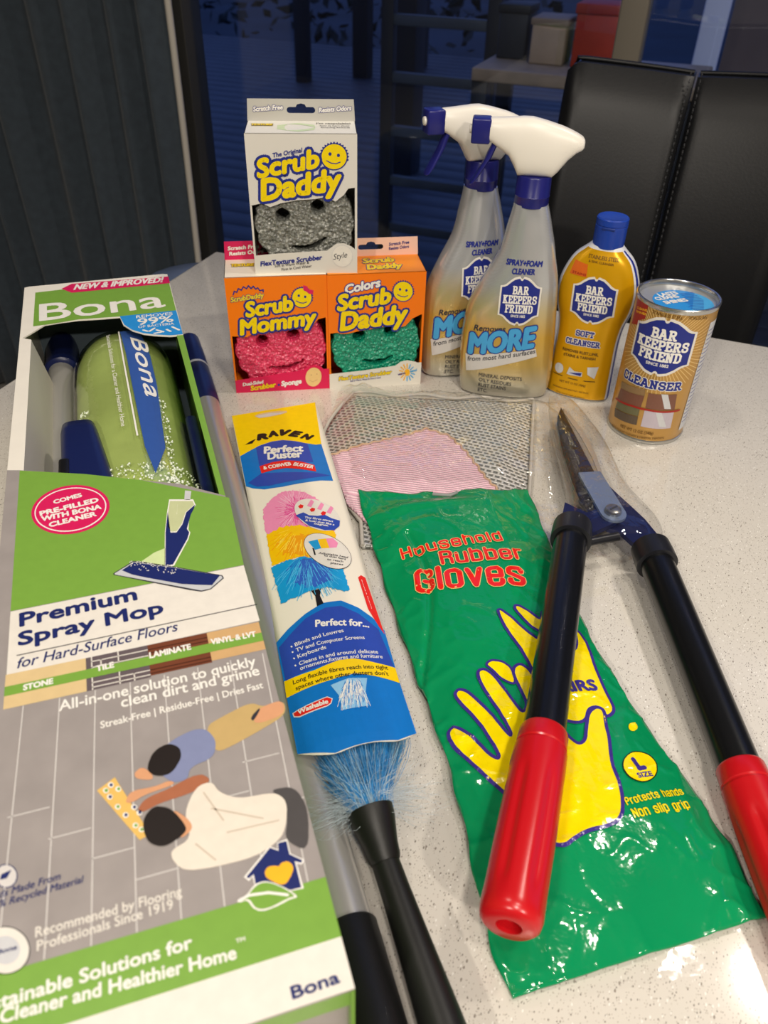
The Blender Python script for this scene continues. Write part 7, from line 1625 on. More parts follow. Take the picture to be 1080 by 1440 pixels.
def film_z(x, y, u, v):
    lowf = max(0, min(1, (y - .55) / .03))
    wr = .0045 * abs(nz(x, y, 30, 5)) + .0028 * abs(nz(x, y, 75, 9)) + .004 * max(0, 1 - v * 7) * abs(nz(x, y, 60, 2)) * 2
    return .003 + (.0125 * lowf * min(1, 10 * u, 10 * (1 - u), 10 * v + .25) + wr * (.25 + .75 * lowf))
patch('clear_bag', [(-.050, .742), (.187, .714), (.158, .50), (-.012, .50)], 90, 90, film_z, clear_film('bag_film', (1, 1, 1, 1), 2.0, .05, .6), 0, lambda u, v: (-.022 * (1 - u) ** 2 * math.sin(math.pi * v), .004 * math.sin(u * 17) * (1 - v)))

# ================================================================== RUBBER GLOVE PACKET
GO, GA, GLN = (.05193, .55082, 0), .22488, .38627
gp = thing('glove_packet', 'green plastic packet of yellow rubber gloves lying on the table', 'packet', GO, GA)
GR = [(-.40, .0735), (-.3808, .0731), (-.323, .0742), (-.254, .0625), (-.19, .0575), (-.109, .0650), (-.05, .071), (0, .0752), (.02, .0752)]
GLF = [(-.40, -.0723), (-.3911, -.0723), (-.3654, -.0749), (-.2736, -.0690), (-.1403, -.0725), (-.05, -.0735), (0, -.0744), (.02, -.0744)]
def glove_base(x, y):
    u = x / .074
    v = (y + GLN / 2) / (GLN / 2)
    return .003 + .009 * min(1, max(0, (y + .08) / .08)) + .016 * max(0, 1 - abs(u) ** 3) * max(0, 1 - abs(v) ** 5)
def ridge(x, y, sc, seed):
    return 1 - abs(noise.noise(Vector((x * sc + seed, y * sc * .8 + seed, seed * .37))) * 2)
def glove_z(x, y):
    ex = min(1, max(0, (.074 - abs(x)) / .03))
    z = glove_base(x, y)
    rim = 1 - ex
    z += .0022 * nz(x, y, 17, 4.2) * ex
    z += .0020 * (ridge(x, y, 26, 1.7) ** 4) * (.35 + .75 * rim + .6 * max(0, (y + .07) / .07) + .7 * max(0, (-.30 - y) / .08))
    z += .0013 * (ridge(x, y, 60, 6.1) ** 5) * (.4 + .75 * rim)
    z += .0035 * math.exp(-((y + .018 + .25 * (x + .02) ** 2 * 8) / .006) ** 2) * ex * math.exp(-((x + .04) / .05) ** 2)
    z -= .0025 * math.exp(-((x + .061 + .02 * math.sin(y * 18)) / .0022) ** 2) * (1 if -.30 < y < -.05 else .2)
    return max(z, .0025)
vs, fs = [], []
NU, NV = 90, 220
def top_edge(x):
    return .0115 - .14 * (x + .0744) + .004 * math.sin(x * 75 + 1) - .007 * math.exp(-((x - .001) / .007) ** 2)
for j in range(NV + 1):
    t = j / NV
    for i in range(NU + 1):
        u = i / NU
        xg = -.074 + .148 * u
        y = top_edge(xg) * (1 - t) + (-.3905 + .065 * (xg + .0723) * 1.0) * t
        xl, xr = interp(GLF, y), interp(GR, y)
        x = xl + (xr - xl) * u + .0009 * math.sin(y * 140) * (1 if i in (0, NU) else 0)
        vs.append((x, y, glove_z(x, y)))
for j in range(NV):
    for i in range(NU):
        a = j * (NU + 1) + i
        fs.append((a, a + NU + 1, a + NU + 2, a + 1))
green_pl = pmat('green_plastic', '#078a54', rough=.10, spec=.6, bump=.5, bscale=75, bdist=.0015, var=.05, vscale=20)
packet = new_obj('packet', vs, fs, green_pl, gp, True)
s_ = packet.modifiers.new('t', 'SOLIDIFY')
s_.thickness, s_.offset = .0018, -1
ga = Artwork(lambda x, y, h: (x, y, glove_z(x, y) + .0005 + h), eps=.00012, gloss=True, grid=(.003, .003))
ga.items(DECALS['glove'])
ga.build('printed_artwork', packet)
# clear border of the packet
vs, fs = [], []
for j in range(101):
    t = j / 100
    y = .006 - .404 * t
    for i in range(41):
        u = i / 40
        xl, xr = interp(GLF, y) - .009, interp(GR, y) + .004
        x = xl + (xr - xl) * u
        vs.append((x, y - .05 * (u - .5) * .1, .0012 + .0006 * abs(nz(x, y, 60, 2)) + .0012 * (ridge(x, y, 40, 3) ** 6)))
for j in range(100):
    for i in range(40):
        a = j * 41 + i
        fs.append((a, a + 41, a + 42, a + 1))
new_obj('clear_border', vs, fs, clear_film('border_film', (1, 1, 1, 1), .5, .08, .1), gp, True)
hv = [(-.0125, -.0085, .018), (-.006, -.0125, .0195), (0.001, -.0140, .0190), (.006, -.0125, .0195), (.0085, -.010, .018)]
tube('hang_string', hv, .0014, pmat('grey_string', '#8b8f8c', rough=.7), gp, 8)

# ================================================================== HEDGE SHEARS
sh = thing('hedge_shears', 'hedge shears with black tubes and red grips resting on the glove packet', 'shears', (.18, .50, 0))
def SW(x, y, z):
    return (x - .18, y - .50, z)
steel = pmat('blade_steel', '#a39b8e', rough=.42, metal=.5, bump=.05, bscale=80)
dark_steel = pmat('blade_dark', '#3f3c39', rough=.3, metal=.85, bump=.1, bscale=60)
navy_steel = pmat('tang_navy', '#1d2450', rough=.3, metal=.3)
PLW = lambda x, y, z: SW(x, y, z)
slab('blade', [(.1725, .677), (.1665, .660), (.1637, .6457), (.1612, .60), (.1618, .555), (.1640, .5264), (.170, .503), (.190, .500), (.191, .53), (.1855, .5578), (.1790, .615)], None, .0225, .0262, dark_steel, sh, PLW)
slab('blade', [(.1764, .683), (.1850, .655), (.1905, .632), (.1932, .60), (.1930, .5592), (.198, .540), (.190, .505), (.174, .505), (.176, .60), (.1705, .668)], None, .0175, .0213, steel, sh, PLW)
slab('blade_bevel', [(.1764, .683), (.1850, .655), (.1905, .632), (.1932, .60), (.1930, .5592), (.1905, .5575), (.1885, .60), (.184, .635), (.1760, .673)], None, .0212, .0220, pmat('bevel_steel', '#cfc6b8', rough=.45, metal=.7), sh, PLW)
slab('tang', [(.1930, .556), (.1996, .540), (.2080, .522), (.2150, .506), (.2200, .488), (.2120, .470), (.1990, .474), (.1920, .488), (.181, .494), (.178, .52), (.184, .55)], None, .0190, .0232, navy_steel, sh, PLW)
slab('tang', [(.1500, .519), (.1430, .495), (.1370, .478), (.1400, .462), (.1560, .462), (.1620, .478), (.176, .487), (.1890, .496), (.190, .512), (.178, .512), (.166, .506), (.158, .512)], None, .0245, .0290, navy_steel, sh, PLW)
a0, a1 = Vector((.1775, .560)), Vector((.1865, .5035))
dv = (a1 - a0).normalized()
nv_ = Vector((-dv.y, dv.x))
lk_ = [a0 + nv_ * .010, a0 - nv_ * .010, a1 - nv_ * .0105] + [a1 + dv * .0105 * math.sin(t) - nv_ * .0105 * math.cos(t) for t in [math.pi * k / 10 for k in range(1, 10)]] + [a1 + nv_ * .0105]
slab('link_plate', [(p.x, p.y) for p in lk_], None, .0290, .0315, pmat('plate_bluegrey', '#8795ad', rough=.35, metal=.5), sh, PLW)
bolt = lathe('pivot_bolt', [(.0068, .0310), (.0070, .0325), (.0062, .0350), (.0045, .0358), (.0006, .0360)], pmat('bolt_steel', '#9b9a94', rough=.3, metal=.9), sh, 24, centre=(.1862 - .18, .5045 - .50))
slab('slot', [(-.004, -.0007), (.004, -.0007), (.004, .0007), (-.004, .0007)], None, .0352, .0363, pmat('slot_dark', '#3a3a38', rough=.5), bolt, lambda x, y, z: (x * .8 - y * .6 + .0062, x * .6 + y * .8 + .0045, z))
black_tube = pmat('black_tube', '#101113', rough=.24, spec=.5, bump=.03, bscale=600)
collar_m = pmat('collar_black', '#1a1b20', rough=.35)
red_m = pmat('red_grip', '#c1131b', rough=.26, spec=.55, bump=.04, bscale=120)
def flute(th, t):
    if t < .030 or t > .105:
        return 1.0
    k = min(1, (t - .030) / .008, (.105 - t) / .008)
    c = math.cos(th * 6)
    return 1 - .085 * k * max(0, c) ** 2
def handle(p0, p1, p2, rt_=.0127, rg=.0158):
    p0, p1, p2 = SW(*p0), SW(*p1), SW(*p2)
    L1 = (Vector(p1) - Vector(p0)).length
    tb = rod('tube', p0, p1, [(0, rt_), (L1 + .01, rt_)], black_tube, sh, 40)
    d = (Vector(p1) - Vector(p0)).normalized()
    rod('collar', Vector(p0) - d * .010, p1, [(0, .012), (.001, .0150), (.012, .0156), (.020, .0156), (.0205, .0135)], collar_m, sh, 40)
    L2 = (Vector(p2) - Vector(p1)).length
    prof = [(0, rt_ + .0003), (.0006, rg - .0020), (.002, rg - .0014), (.012, rg - .0010), (.0128, rg - .0018), (.014, rg - .0018), (.0148, rg - .0004), (.028, rg)]
    prof += [(.028 + (.108 - .028) * k / 20, rg + .0004 * math.sin(k / 20 * math.pi)) for k in range(1, 21)]
    prof += [(L2 - .006, rg), (L2 - .002, rg - .001), (L2, rg - .0035), (L2 + .0001, .0065), (L2 - .012, .006)]
    g = rod('grip', p1, p2, prof, red_m, sh, 72, shape=flute)
handle((.1469, .4726, .034), (.0981, .2849, .0365), (.0650, .1722, .0375))
handle((.2090, .4580, .026), (.2158, .2763, .0195), (.2200, .1590, .0165))
tube('stop_rod', [SW(.158, .470, .027), SW(.176, .476, .027), SW(.186, .479, .027)], .0035, collar_m, sh, 10)
# clear plastic sleeve around the blades
rs_ = []
axis = [((.1755, .706), .010, .003), ((.1765, .690), .014, .008), ((.1785, .660), .020, .012), ((.181, .620), .0235, .014), ((.1825, .580), .025, .015), ((.184, .545), .027, .017), ((.187, .520), .032, .018), ((.189, .500), .036, .018), ((.190, .484), .034, .017), ((.191, .474), .030, .014)]
for k, ((ax_, ay_), hw, hz) in enumerate(axis):
    rg = []
    for j in range(40):
        a = 2 * math.pi * j / 40
        w = 1 + .10 * noise.noise(Vector((math.cos(a) * 2.3, math.sin(a) * 2.3, k * .9)))
        rg.append(SW(ax_ + hw * w * math.cos(a), ay_ + .006 * noise.noise(Vector((a * 2, k, 0))), max(.0012, .0205 + hz * w * math.copysign(abs(math.sin(a)) ** .8, math.sin(a)))))
    rs_.append(rg)
slv_o = rings('clear_sleeve', rs_, clear_film('sleeve_film', (1, 1, 1, 1), 2.0, .04, .6), sh, cap=False, ang=180)
sd = slv_o.modifiers.new('s', 'SUBSURF')
sd.levels = sd.render_levels = 2

# ================================================================== SPONGE BOXES
SBW, SBH, SBD = .09955, .12708, .047
def sponge_mat(name, c1, c2, spark):
    m = bpy.data.materials.new(name)
    m.use_nodes = True
    nt = m.node_tree
    b = nt.nodes['Principled BSDF']
    tc = nt.nodes.new('ShaderNodeTexCoord')
    ns = nt.nodes.new('ShaderNodeTexNoise')
    ns.inputs['Scale'].default_value = 420
    ns.inputs['Detail'].default_value = 3
    nt.links.new(tc.outputs['Object'], ns.inputs['Vector'])
    cr = nt.nodes.new('ShaderNodeValToRGB')
    cr.color_ramp.elements[0].position = .36
    cr.color_ramp.elements[1].position = .60
    cr.color_ramp.elements[0].color = lin(c1)
    cr.color_ramp.elements[1].color = lin(c2)
    e = cr.color_ramp.elements.new(.70)
    e.color = lin(spark)
    nt.links.new(ns.outputs[0], cr.inputs[0])
    nt.links.new(cr.outputs[0], b.inputs['Base Color'])
    vo = nt.nodes.new('ShaderNodeTexVoronoi')
    vo.inputs['Scale'].default_value = 330
    nt.links.new(tc.outputs['Object'], vo.inputs['Vector'])
    bp = nt.nodes.new('ShaderNodeBump')
    bp.inputs['Strength'].default_value = 1.0
    bp.inputs['Distance'].default_value = .0015
    nt.links.new(vo.outputs['Distance'], bp.inputs['Height'])
    nt.links.new(bp.outputs[0], b.inputs['Normal'])
    b.inputs['Roughness'].default_value = .3
    b.inputs['Specular IOR Level'].default_value = .7
    return m
clouds = bpy.data.textures.new('foam_relief', 'CLOUDS')
clouds.noise_scale = .0035
clouds.noise_depth = 1
def sponge(parent, mat, eyes, mouth, cx, cz):
    outer = []
    for k in range(96):
        a = 2 * math.pi * k / 96
        r = .0465
        if .12 * math.pi < a < .88 * math.pi:
            r += .0016 * math.cos(k * math.pi / 2.5)
        elif a < .12 * math.pi or a > 1.75 * math.pi or 0.88 * math.pi < a < 1.25 * math.pi:
            r += .0012 * math.cos(k * math.pi / 3)
        outer.append((cx + r * math.cos(a), cz + r * math.sin(a)))
    holes = [circle(e[0], e[1], .0068, .0068, 20)[::-1] for e in eyes]
    m0, m1, m2 = mouth
    topc, botc = [], []
    for k in range(13):
        t = k / 12
        x = (1 - t) ** 2 * m0[0] + 2 * t * (1 - t) * m1[0] + t * t * m2[0]
        z = (1 - t) ** 2 * m0[1] + 2 * t * (1 - t) * m1[1] + t * t * m2[1]
        w = .0030 * math.sin(math.pi * min(1, max(0, t * .96 + .02))) + .0003
        topc.append((x, z + w))
        botc.append((x, z - w))
    holes.append(topc + botc[::-1])
    o = slab('sponge', outer, holes, 0, .030, mat, parent, lambda x, y, z: (x, .0335 - z, y))
    rm = o.modifiers.new('r', 'REMESH')
    rm.mode = 'VOXEL'
    rm.voxel_size = .0011
    dm = o.modifiers.new('d', 'DISPLACE')
    dm.texture = clouds
    dm.texture_coords = 'LOCAL'
    dm.strength = .0024
    dm.mid_level = .5
    return o
def sponge_box(key, label, loc, rz, cfront, cstrip, cside, ctop, ctab, ups, los, smat, eyes, mouth, tab_art, sponge_c):
    t = thing('sponge_box', label, 'sponge box', loc, rz)
    W, H, Dp = SBW / 2, SBH, SBD
    T = .0006
    cside_m = pmat('sb_side_' + key, cside, rough=.4)
    box('back_panel', (-W, Dp - T, 0), (W, Dp, H), cside_m, t)
    box('side_panel', (-W, T, 0), (-W + T, Dp - T, H), cside_m, t)
    box('side_panel', (W - T, T, 0), (W, Dp - T, H), cside_m, t)
    box('bottom_panel', (-W + T, T, 0), (W - T, Dp - T, T), cside_m, t)
    tp_ = box('top_panel', (-W, 0, H - T), (W, Dp, H), pmat('sb_top_' + key, ctop, rough=.4), t)
    FP = lambda x, y, z: (x, T - z, y)
    pl_ = lambda pts, m, n: slab(n, pts, None, 0, T, m, t, FP)
    cf = pmat('sb_front_' + key, cfront, rough=.38)
    fp = pl_([(-W, H), (-W, ups[0][1])] + [(max(-W, min(W, x)), y) for x, y in ups] + [(W, ups[-1][1]), (W, H)], cf, 'front_panel')
    lp = pl_([(-W, 0), (W, 0), (W, los[-1][1])] + [(max(-W, min(W, x)), y) for x, y in los[::-1]] + [(-W, los[0][1])], pmat('sb_strip_' + key, cstrip, rough=.38), 'lower_strip')
    pl_([(-W, los[0][1]), (-W + .0018, los[0][1]), (-W + .0018, ups[0][1]), (-W, ups[0][1])], cf, 'window_edge')
    pl_([(W - .0022, los[-1][1]), (W, los[-1][1]), (W, ups[-1][1]), (W - .0022, ups[-1][1])], cf, 'window_edge')
    # tab with euro hole
    th_ = .0185
    hole = circle(0, H + th_ * .52, .0125, .0027, 28)
    tab_z = lambda x, y, z: (x, Dp - z, y)
    hs = []
    rr, hx, zc = .0026, .0105, H + th_ * .50
    for k in range(9):
        a = -math.pi / 2 + math.pi * k / 8
        hs.append((hx + rr * math.cos(a), zc + rr * math.sin(a)))
    hs += [(.0048, zc + rr), (.0036, zc + rr + .0022), (0, zc + rr + .0030), (-.0036, zc + rr + .0022), (-.0048, zc + rr)]
    for k in range(9):
        a = math.pi / 2 + math.pi * k / 8
        hs.append((-hx + rr * math.cos(a), zc + rr * math.sin(a)))
    tab = slab('hang_tab', [(-W, H), (W, H), (W - .0012, H + th_), (-W + .0012, H + th_)], [hs[::-1]], 0, T, pmat('sb_tab_' + key, ctab, rough=.4), t, tab_z)
    art = Artwork(lambda x, y, h: (x, -.0001 - h, y))
    art.items(DECALS[key])
    art.build('printed_artwork', fp)
    a2 = Artwork(lambda x, y, h: (x, Dp - T - .0001 - h, y))
    for it in tab_art[0]:
        a2.text(*it)
    if a2.v:
        a2.build('printed_tab', tab)
    a3 = Artwork(lambda x, y, h: (x, y, H + .0001 + h))
    for it in tab_art[1]:
        (a3.text if isinstance(it[0], str) else a3.poly)(*it)
    if a3.v:
        a3.build('printed_top', tp_)
    sponge(t, smat, eyes, mouth, *sponge_c)
    return t
yt = SBH
rec = []
for k in range(3):
    a = math.radians(90 + 120 * k)
    c, s = math.cos(a), math.sin(a)
    for tri in ([(-.006, .013), (.006, .013), (.011, .006), (.004, .008), (-.004, .008), (-.011, .006)],):
        rec.append(([(-.004 + (x * c - y * s) * 1.35, .022 + (x * s + y * c) * 1.15) for x, y in tri], 'paleg', 1))
grey_box = sponge_box('b3', 'white sponge box with grey smiling sponge standing on two orange boxes', (-.08231, .74986, SBH), .08661, '#dcd8cf', '#dcd8cf', '#d5d1c8', '#ebe9e1', '#bdbbb4',
    [(-.0501, .0647), (-.0387, .067), (-.0311, .0636), (-.0212, .067), (-.0055, .0698), (.0101, .0708), (.0219, .0727), (.0296, .0685), (.0375, .0746), (.0415, .0802), (.0502, .0812)],
    [(-.0505, .0175), (-.0281, .0195), (.0207, .0223), (.0248, .0254), (.0299, .029), (.037, .0294), (.0441, .0263), (.0476, .0236), (.0496, .0232)],
    sponge_mat('sponge_grey', '#5b5c56', '#8b8c85', '#bdbdb4'), [(-.0204, .0545), (.0128, .0622)], ((-.0180, .0262), (.008, .0165), (.0245, .0385)),
    ([('Scratch Free', -.0435, yt + .0080, .027, .0038, .07, 'white', .05, .2, 3, 'inkblue', .0004), ('Resists Odors', .0165, yt + .0075, .030, .0038, .07, 'white', .05, .2, 3, 'inkblue', .0004)],
     [("I'm recyclable!", .014, .034, .031, .005, 0, 'darkprint', .02, 0, 3), ('Scan to learn about', .017, .026, .027, .0035, 0, 'darkprint', .01, 0, 3), ('Recycling Rewards', .018, .0195, .026, .0035, 0, 'darkprint', .01, 0, 3),
      ('TEXTURE', -.045, .027, .019, .007, 0, 'logoyellow', .08, .1, 4, 'darkgold', .0004)] + rec), (0, .0465))
pink_box = sponge_box('b1', 'orange and pink sponge box with red-pink sponge beside the mop carton', (-.11155, .74091, 0), .15722, '#f57c06', '#dc1653', '#e9760c', '#efe7d6', '#d01857',
    [(-.0489, .0656), (-.0413, .0651), (-.0393, .0638), (-.0331, .0641), (-.0288, .0665), (-.0184, .0679), (.0024, .0714), (.0233, .0755), (.0294, .0725), (.0347, .0745), (.0401, .0804), (.048, .0822)],
    [(-.0486, .0149), (-.0114, .0191), (.021, .0228), (.0266, .0267), (.0342, .0285), (.0417, .0259), (.0438, .0234), (.0492, .0237)],
    sponge_mat('sponge_pink', '#d22450', '#ee4671', '#f58ba3'), [(-.018, .0566), (.0139, .0624)], ((-.0168, .0278), (.008, .0180), (.0275, .0362)),
    ([('Scratch Free', -.0455, yt + .0100, .031, .0035, .05, 'white', .05, .15, 3), ('Resists Odors', -.0445, yt + .0045, .034, .0035, .05, 'white', .05, .15, 3)],
     [('TEXTURE', -.043, .027, .022, .007, 0, 'logoyellow', .08, .1, 4, 'darkgold', .0004)]), (.0005, .046))
green_box = sponge_box('b2', 'orange sponge box with green smiling sponge next to the spray bottles', (-.01301, .75546, 0), .17079, '#f67a06', '#e4dfd4', '#ef7d10', '#f59014', '#eecab8',
    [(-.0487, .0647), (-.0405, .0654), (-.0365, .0637), (-.0293, .0637), (-.019, .0659), (.0026, .0686), (.0181, .0716), (.0234, .0675), (.0307, .0694), (.0376, .0772), (.0463, .0812)],
    [(-.0482, .0179), (-.0136, .0199), (.0217, .0236), (.0269, .028), (.0344, .0293), (.0431, .0271), (.0453, .0257), (.0491, .0261)],
    sponge_mat('sponge_green', '#0a7f64', '#12a17c', '#46c4a1'), [(-.0174, .0586), (.0152, .063)], ((-.0175, .0318), (.006, .0205), (.0225, .0364)),
    ([('Scratch Free', .0190, yt + .0100, .021, .0030, .08, 'inkblue', .03, .15, 3), ('Resists Odors', .0190, yt + .0055, .021, .0030, .08, 'inkblue', .03, .15, 3)],
     [('Scrub', -.010, .026, .032, .0120, .06, 'logoyellow', .06, .2, 4, 'inkblue', .0007), ('Daddy', -.008, .009, .036, .0120, .06, 'logoyellow', .06, .2, 4, 'inkblue', .0007)]), (.0005, .047))

# ================================================================== SPRAY BOTTLES
def spray_mat():
    m = bpy.data.materials.new('spray_body')
    m.use_nodes = True
    nt = m.node_tree
    b = nt.nodes['Principled BSDF']
    tc = nt.nodes.new('ShaderNodeTexCoord')
    sp = nt.nodes.new('ShaderNodeSeparateXYZ')
    nt.links.new(tc.outputs['Object'], sp.inputs[0])
    mr = nt.nodes.new('ShaderNodeMapRange')
    mr.inputs[1].default_value, mr.inputs[2].default_value = 0, .2
    nt.links.new(sp.outputs[2], mr.inputs[0])
    cr = nt.nodes.new('ShaderNodeValToRGB')
    els = cr.color_ramp.elements
    els[0].position, els[0].color = 0, lin('#b9b6ae')
    els[1].position, els[1].color = 1, lin('#c3c6cb')
    for p, c in ((.08, '#c3bda6'), (.2, '#d6b667'), (.36, '#dcb24a'), (.50, '#d0c194'), (.62, '#c3c6c9')):
        e = els.new(p)
        e.color = lin(c)
    nt.links.new(mr.outputs[0], cr.inputs[0])
    # fine dot screen of the label
    ck = nt.nodes.new('ShaderNodeTexChecker')
    ck.inputs['Scale'].default_value = 1050
    ck.inputs['Color1'].default_value = (1, 1, 1, 1)
    ck.inputs['Color2'].default_value = (.86, .84, .78, 1)
    nt.links.new(tc.outputs['Object'], ck.inputs[0])
    mx = nt.nodes.new('ShaderNodeMix')
    mx.data_type = 'RGBA'
    mx.blend_type = 'MULTIPLY'
    mx.inputs[0].default_value = .6
    nt.links.new(cr.outputs[0], mx.inputs[6])
    nt.links.new(ck.outputs[0], mx.inputs[7])
    nt.links.new(mx.outputs[2], b.inputs['Base Color'])
    b.inputs['Metallic'].default_value = .5
    b.inputs['Roughness'].default_value = .22
    b.inputs['Coat Weight'].default_value = .4
    return m
SPL = [(0, -.040), (.004, -.043), (.03, -.0455), (.053, -.0462), (.077, -.0452), (.1, -.0414), (.127, -.0296), (.15, -.018), (.164, -.0141), (.174, -.0126), (.19, -.0095), (.1985, -.0083)]
SPR = [(0, .046), (.004, .050), (.03, .0518), (.053, .0505), (.077, .0487), (.1, .0465), (.127, .0435), (.15, .038), (.164, .0345), (.174, .0315), (.19, .0265), (.1985, .0235)]
SPB = [(0, .0185), (.004, .0215), (.03, .0222), (.077, .0222), (.1, .0218), (.127, .020), (.15, .018), (.164, .0168), (.174, .0160), (.19, .0150), (.1985, .0142)]
def spray_sec(z):
    l, r, b = interp(SPL, z), interp(SPR, z), interp(SPB, z)
    return (l + r) / 2, (r - l) / 2, b
def sup(a, n):
    c, s = math.cos(a), math.sin(a)
    return math.copysign(abs(c) ** (2 / n), c), math.copysign(abs(s) ** (2 / n), s)
spm = spray_mat()
navy_cap = pmat('navy_cap', '#1d1f6e', rough=.3, bump=.04, bscale=200)
white_pl = pmat('white_plastic', '#ece7dc', rough=.32, spec=.5)
def spray_bottle(label, loc, rz):
    t = thing('spray_bottle', label, 'spray bottle', loc, rz)
    rs_ = []
    for k in range(61):
        z = .1985 * k / 60
        if k == 0: z = 0
        cx, a, b = spray_sec(z)
        if k == 0:
            a, b = a - .002, b - .002
        rs_.append([(cx + a * sup(2 * math.pi * j / 64, 2.7)[0], b * sup(2 * math.pi * j / 64, 2.7)[1], z) for j in range(64)])
    body = rings('bottle_body', rs_, spm, t)
    CX = .0076
    # ribbed collar
    prof = [(.0150, .1965), (.0158, .1970), (.0160, .2055), (.0163, .2060), (.0160, .2066), (.0158, .2225), (.0150, .2235)]
    segs = 60
    rs_ = []
    for r, z in prof:
        rs_.append([(CX + (r - (.0004 if (j % 2 and .206 < z < .223) else 0)) * math.cos(2 * math.pi * j / segs), (r - (.0004 if (j % 2 and .206 < z < .223) else 0)) * math.sin(2 * math.pi * j / segs), z) for j in range(segs)])
    rings('collar', rs_, navy_cap, t)
    st_ = [(-.0368, .2688, .2496, .0088), (-.0345, .2692, .2490, .0095), (-.0252, .2697, .2431, .0105), (-.018, .2703, .2385, .0115), (-.0125, .2707, .230, .012), (-.0085, .2712, .2228, .0125), (0, .2712, .2225, .0135), (.012, .2687, .2225, .0135), (.0225, .2660, .2225, .0128), (.027, .2648, .2270, .012), (.0345, .2622, .2375, .011), (.041, .2594, .2438, .0100), (.0455, .2570, .2462, .0085), (.0472, .2550, .2480, .006)]
    rs_ = []
    for x, zt, zb, hw in st_:
        ring = []
        for j in range(36):
            c, s = sup(2 * math.pi * j / 36, 3.2)
            taper = 1 - .22 * max(0, s)
            ring.append((x, hw * c * taper, (zt + zb) / 2 + (zt - zb) / 2 * s))
        rs_.append(ring)
    hd = rings('spray_head', rs_, white_pl, t, ang=60)
    bm_ = box('nozzle', (-.0530, -.0086, .2482), (-.0362, .0086, .2690), navy_cap, t, .0015)
    lathe_o = rod('nozzle_tip', (-.0528, 0, .2590), (-.0560, 0, .2590), [(0, .004), (.002, .0036), (.0025, .002)], white_pl, bm_, 20)
    rs_ = []
    for (x, z, w, th) in ((-.0300, .2500, .0055, .0040), (-.0335, .2430, .0055, .0036), (-.0360, .2360, .0060, .0036), (-.0405, .2280, .0066, .0032), (-.0455, .2190, .0068, .0028), (-.0490, .2138, .0064, .0025), (-.0500, .2125, .0045, .0014)):
        rs_.append([(x + th * sup(2 * math.pi * j / 20, 2.5)[0], w * sup(2 * math.pi * j / 20, 2.5)[1], z + th * .4 * sup(2 * math.pi * j / 20, 2.5)[0]) for j in range(20)])
    rings('trigger', rs_, navy_cap, t)
    def onb(x, y, h):
        cx, a, b = spray_sec(y)
        u = max(-.985, min(.985, (x - cx) / a))
        return (x, -b * (1 - abs(u) ** 2.7) ** (1 / 2.7) - .0002 - h, y)
    art = Artwork(onb, eps=.00012, grid=(.003, .006))
    art.items(DECALS['spray'])
    art.build('printed_label', body)
    return t
spray_bottle('silver and gold trigger spray bottle standing in front of its twin', (.122, .757, 0), -.11)
spray_bottle('silver and gold trigger spray bottle half hidden behind another one', (.079, .803, 0), .30)

# ================================================================== SOFT CLEANSER
soft = thing('cleanser_bottle', 'yellow squeeze bottle of soft cleanser with blue flip cap', 'bottle', (.2035, .757, 0), -.40)
SFT = [(0, .0320), (.003, .0342), (.02, .0338), (.045, .0328), (.068, .0322), (.085, .0338), (.1, .0380), (.112, .0396), (.126, .0386), (.141, .0335), (.151, .0275), (.158, .0195), (.1625, .0150)]
SFB = [(0, .0155), (.003, .0182), (.03, .0185), (.085, .0180), (.112, .0195), (.141, .0180), (.151, .0165), (.158, .0145), (.1625, .0135)]
def soft_sec(z):
    return .0030 + .0015 * (z / .16), interp(SFT, z), interp(SFB, z)
NS_ = 96
rs_ = []
for k in range(57):
    z = .1625 * k / 56
    cx, a, b = soft_sec(z)
    if k == 0:
        a, b = a - .0015, b - .0015
    rs_.append([(cx + a * sup(2 * math.pi * j / NS_ - math.pi / 2, 2.4)[0], b * sup(2 * math.pi * j / NS_ - math.pi / 2, 2.4)[1], z) for j in range(NS_)])
def soft_mi(i, j):
    if j < 0 or i < 1: return 1
    d_ = j if j <= NS_ / 2 else j - NS_
    top = i >= 55
    if top: return 1
    ad = d_ + .5
    if -17 < ad < 17: return 0
    if 17 <= ad < 19 or -19 < ad <= -17: return 1
    if 19 <= ad < 22.5: return 2
    return 1
gold_l = pmat('gold_label', '#e3a90c', rough=.3, metal=.35, var=.04, vscale=40)
white_b = pmat('bottle_white', '#dfe0e2', rough=.3)
sbody = rings('bottle_body', rs_, None, soft, mats=[gold_l, white_b, print_mat('inkblue')], midx=soft_mi)
blue_cap = pmat('blue_cap', '#1b3fa0', rough=.32)
capc = (.0052, 0)
lathe('cap', [(.0135, .1605), (.0146, .1612), (.0149, .166), (.0150, .1805), (.0146, .1808), (.0146, .1818), (.0151, .1822), (.0150, .1872), (.0140, .1882), (.0130, .1878), (.001, .1876)], blue_cap, soft, 56, centre=capc)
box('cap_notch', (capc[0] - .006, -.0156, .1792), (capc[0] + .006, -.0135, .1815), pmat('blue_cap_dark', '#15327f', rough=.4), soft, .0006)
def on_soft(x, y, h):
    cx, a, b = soft_sec(y)
    u = max(-.985, min(.985, (x - cx) / a))
    return (x, -b * (1 - abs(u) ** 2.4) ** (1 / 2.4) - .0002 - h, y)
sa = Artwork(on_soft, eps=.00012, grid=(.003, .006))
sa.items(DECALS['soft'])
sa.build('printed_label', sbody)

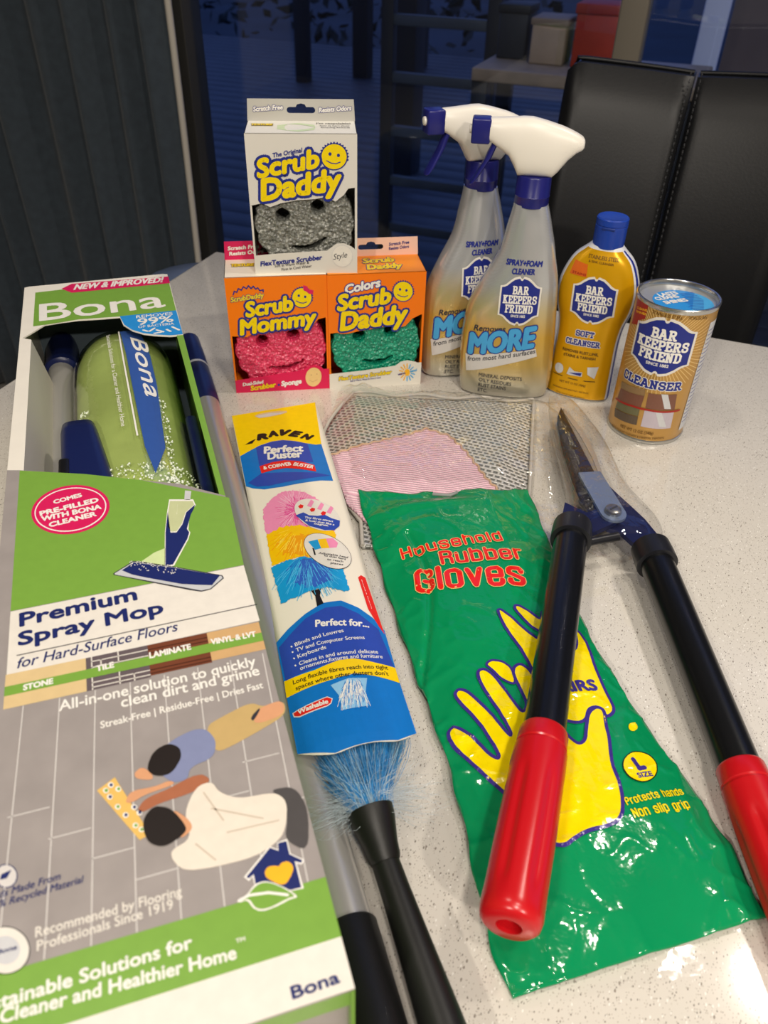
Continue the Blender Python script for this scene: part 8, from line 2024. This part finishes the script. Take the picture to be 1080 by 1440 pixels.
# ================================================================== POWDER CAN
CANR, CANH = .037, .14037
can = thing('cleanser_can', 'gold cardboard can of powder cleanser with silver rim', 'can', (.26439, .6911, 0), 0)
gold_can = pmat('gold_can', '#c69a55', rough=.3, metal=.45, var=.04, vscale=50)
rim_m = pmat('tin_rim', '#c9c9c5', rough=.22, metal=.95)
cbody = lathe('can_body', [(CANR - .0004, .0035), (CANR - .0002, .004), (CANR - .0002, CANH - .0045), (CANR - .0004, CANH - .004)], gold_can, can, 96, cap=False)
lathe('bottom_rim', [(CANR - .0035, .0012), (CANR - .001, 0), (CANR + .0004, .0008), (CANR + .0006, .0028), (CANR - .0001, .0042), (CANR - .002, .0042)], rim_m, can, 96)
lathe('top_rim', [(CANR - .0016, CANH - .0046), (CANR - .0001, CANH - .0046), (CANR + .0007, CANH - .0030), (CANR + .0006, CANH - .0006), (CANR - .0003, CANH), (CANR - .0016, CANH - .0002), (CANR - .0022, CANH - .0012), (CANR - .0024, CANH - .0060)], rim_m, can, 96, cap=False)
lid = lathe('lid', [(.001, CANH - .0075), (CANR - .0023, CANH - .0075), (CANR - .0023, CANH - .0058), (CANR - .006, CANH - .0062), (.001, CANH - .0062)], pmat('lid_tin', '#c2c4c6', rough=.35, metal=.6), can, 72)
def on_can(x, y, h):
    a = x / CANR
    r = CANR + .00005 + h
    return (r * math.sin(a), -r * math.cos(a), y)
cart = Artwork(on_can, eps=.00011, grid=(.003, None))
for k in range(72):
    a = 2 * math.pi * (k + .5) / 72
    ca, sa_ = math.cos(a), math.sin(a)
    r1 = .047
    p0 = (-.0167 + ca * .020, .1028 + sa_ * .020)
    p1 = (-.0167 + ca * r1, max(.052, min(.1355, .1028 + sa_ * r1)))
    cart.line([p0, p1], .0006, 'raygold', 1)
cart.poly([(.026, .012), (.047, .012), (.047, .126), (.026, .126)], 'silverprint', 1)
for k in range(22):
    cart.line([(.0275, .118 - k * .0046), (.0275 + random.uniform(.011, .018), .118 - k * .0046)], .0007, 'inkblue', 2)
cart.items(DECALS['can'])
cart.build('printed_label', cbody)
lz = CANH - .0060
la2 = Artwork(lambda x, y, h: (x, y, lz + h))
la2.poly(circle(.004, -.004, .0272, .0272, 48), 'badgeblue', 1)
la2.poly([p for p in circle(.004, -.004, .0270, .0270, 48) if p[0] > .012 + p[1] * .3], 'skyprint', 2)
for t_, x_, y_, w_ in (('CLEANS', -.019, -.002, .024), ('SHINES', -.013, -.010, .024), ('LASTS', -.014, .007, .020)):
    la2.text(t_, x_, y_, w_, .0062, .35, 'white', .05, 0, 4)
for k in range(12):
    la2.line([(.006 + .0012 * (k % 3), .014 - k * .0032), (.024 - .003 * abs(k - 5) / 3, .018 - k * .0034)], .0009, 'royal', 4)
la2.build('printed_seal', lid)
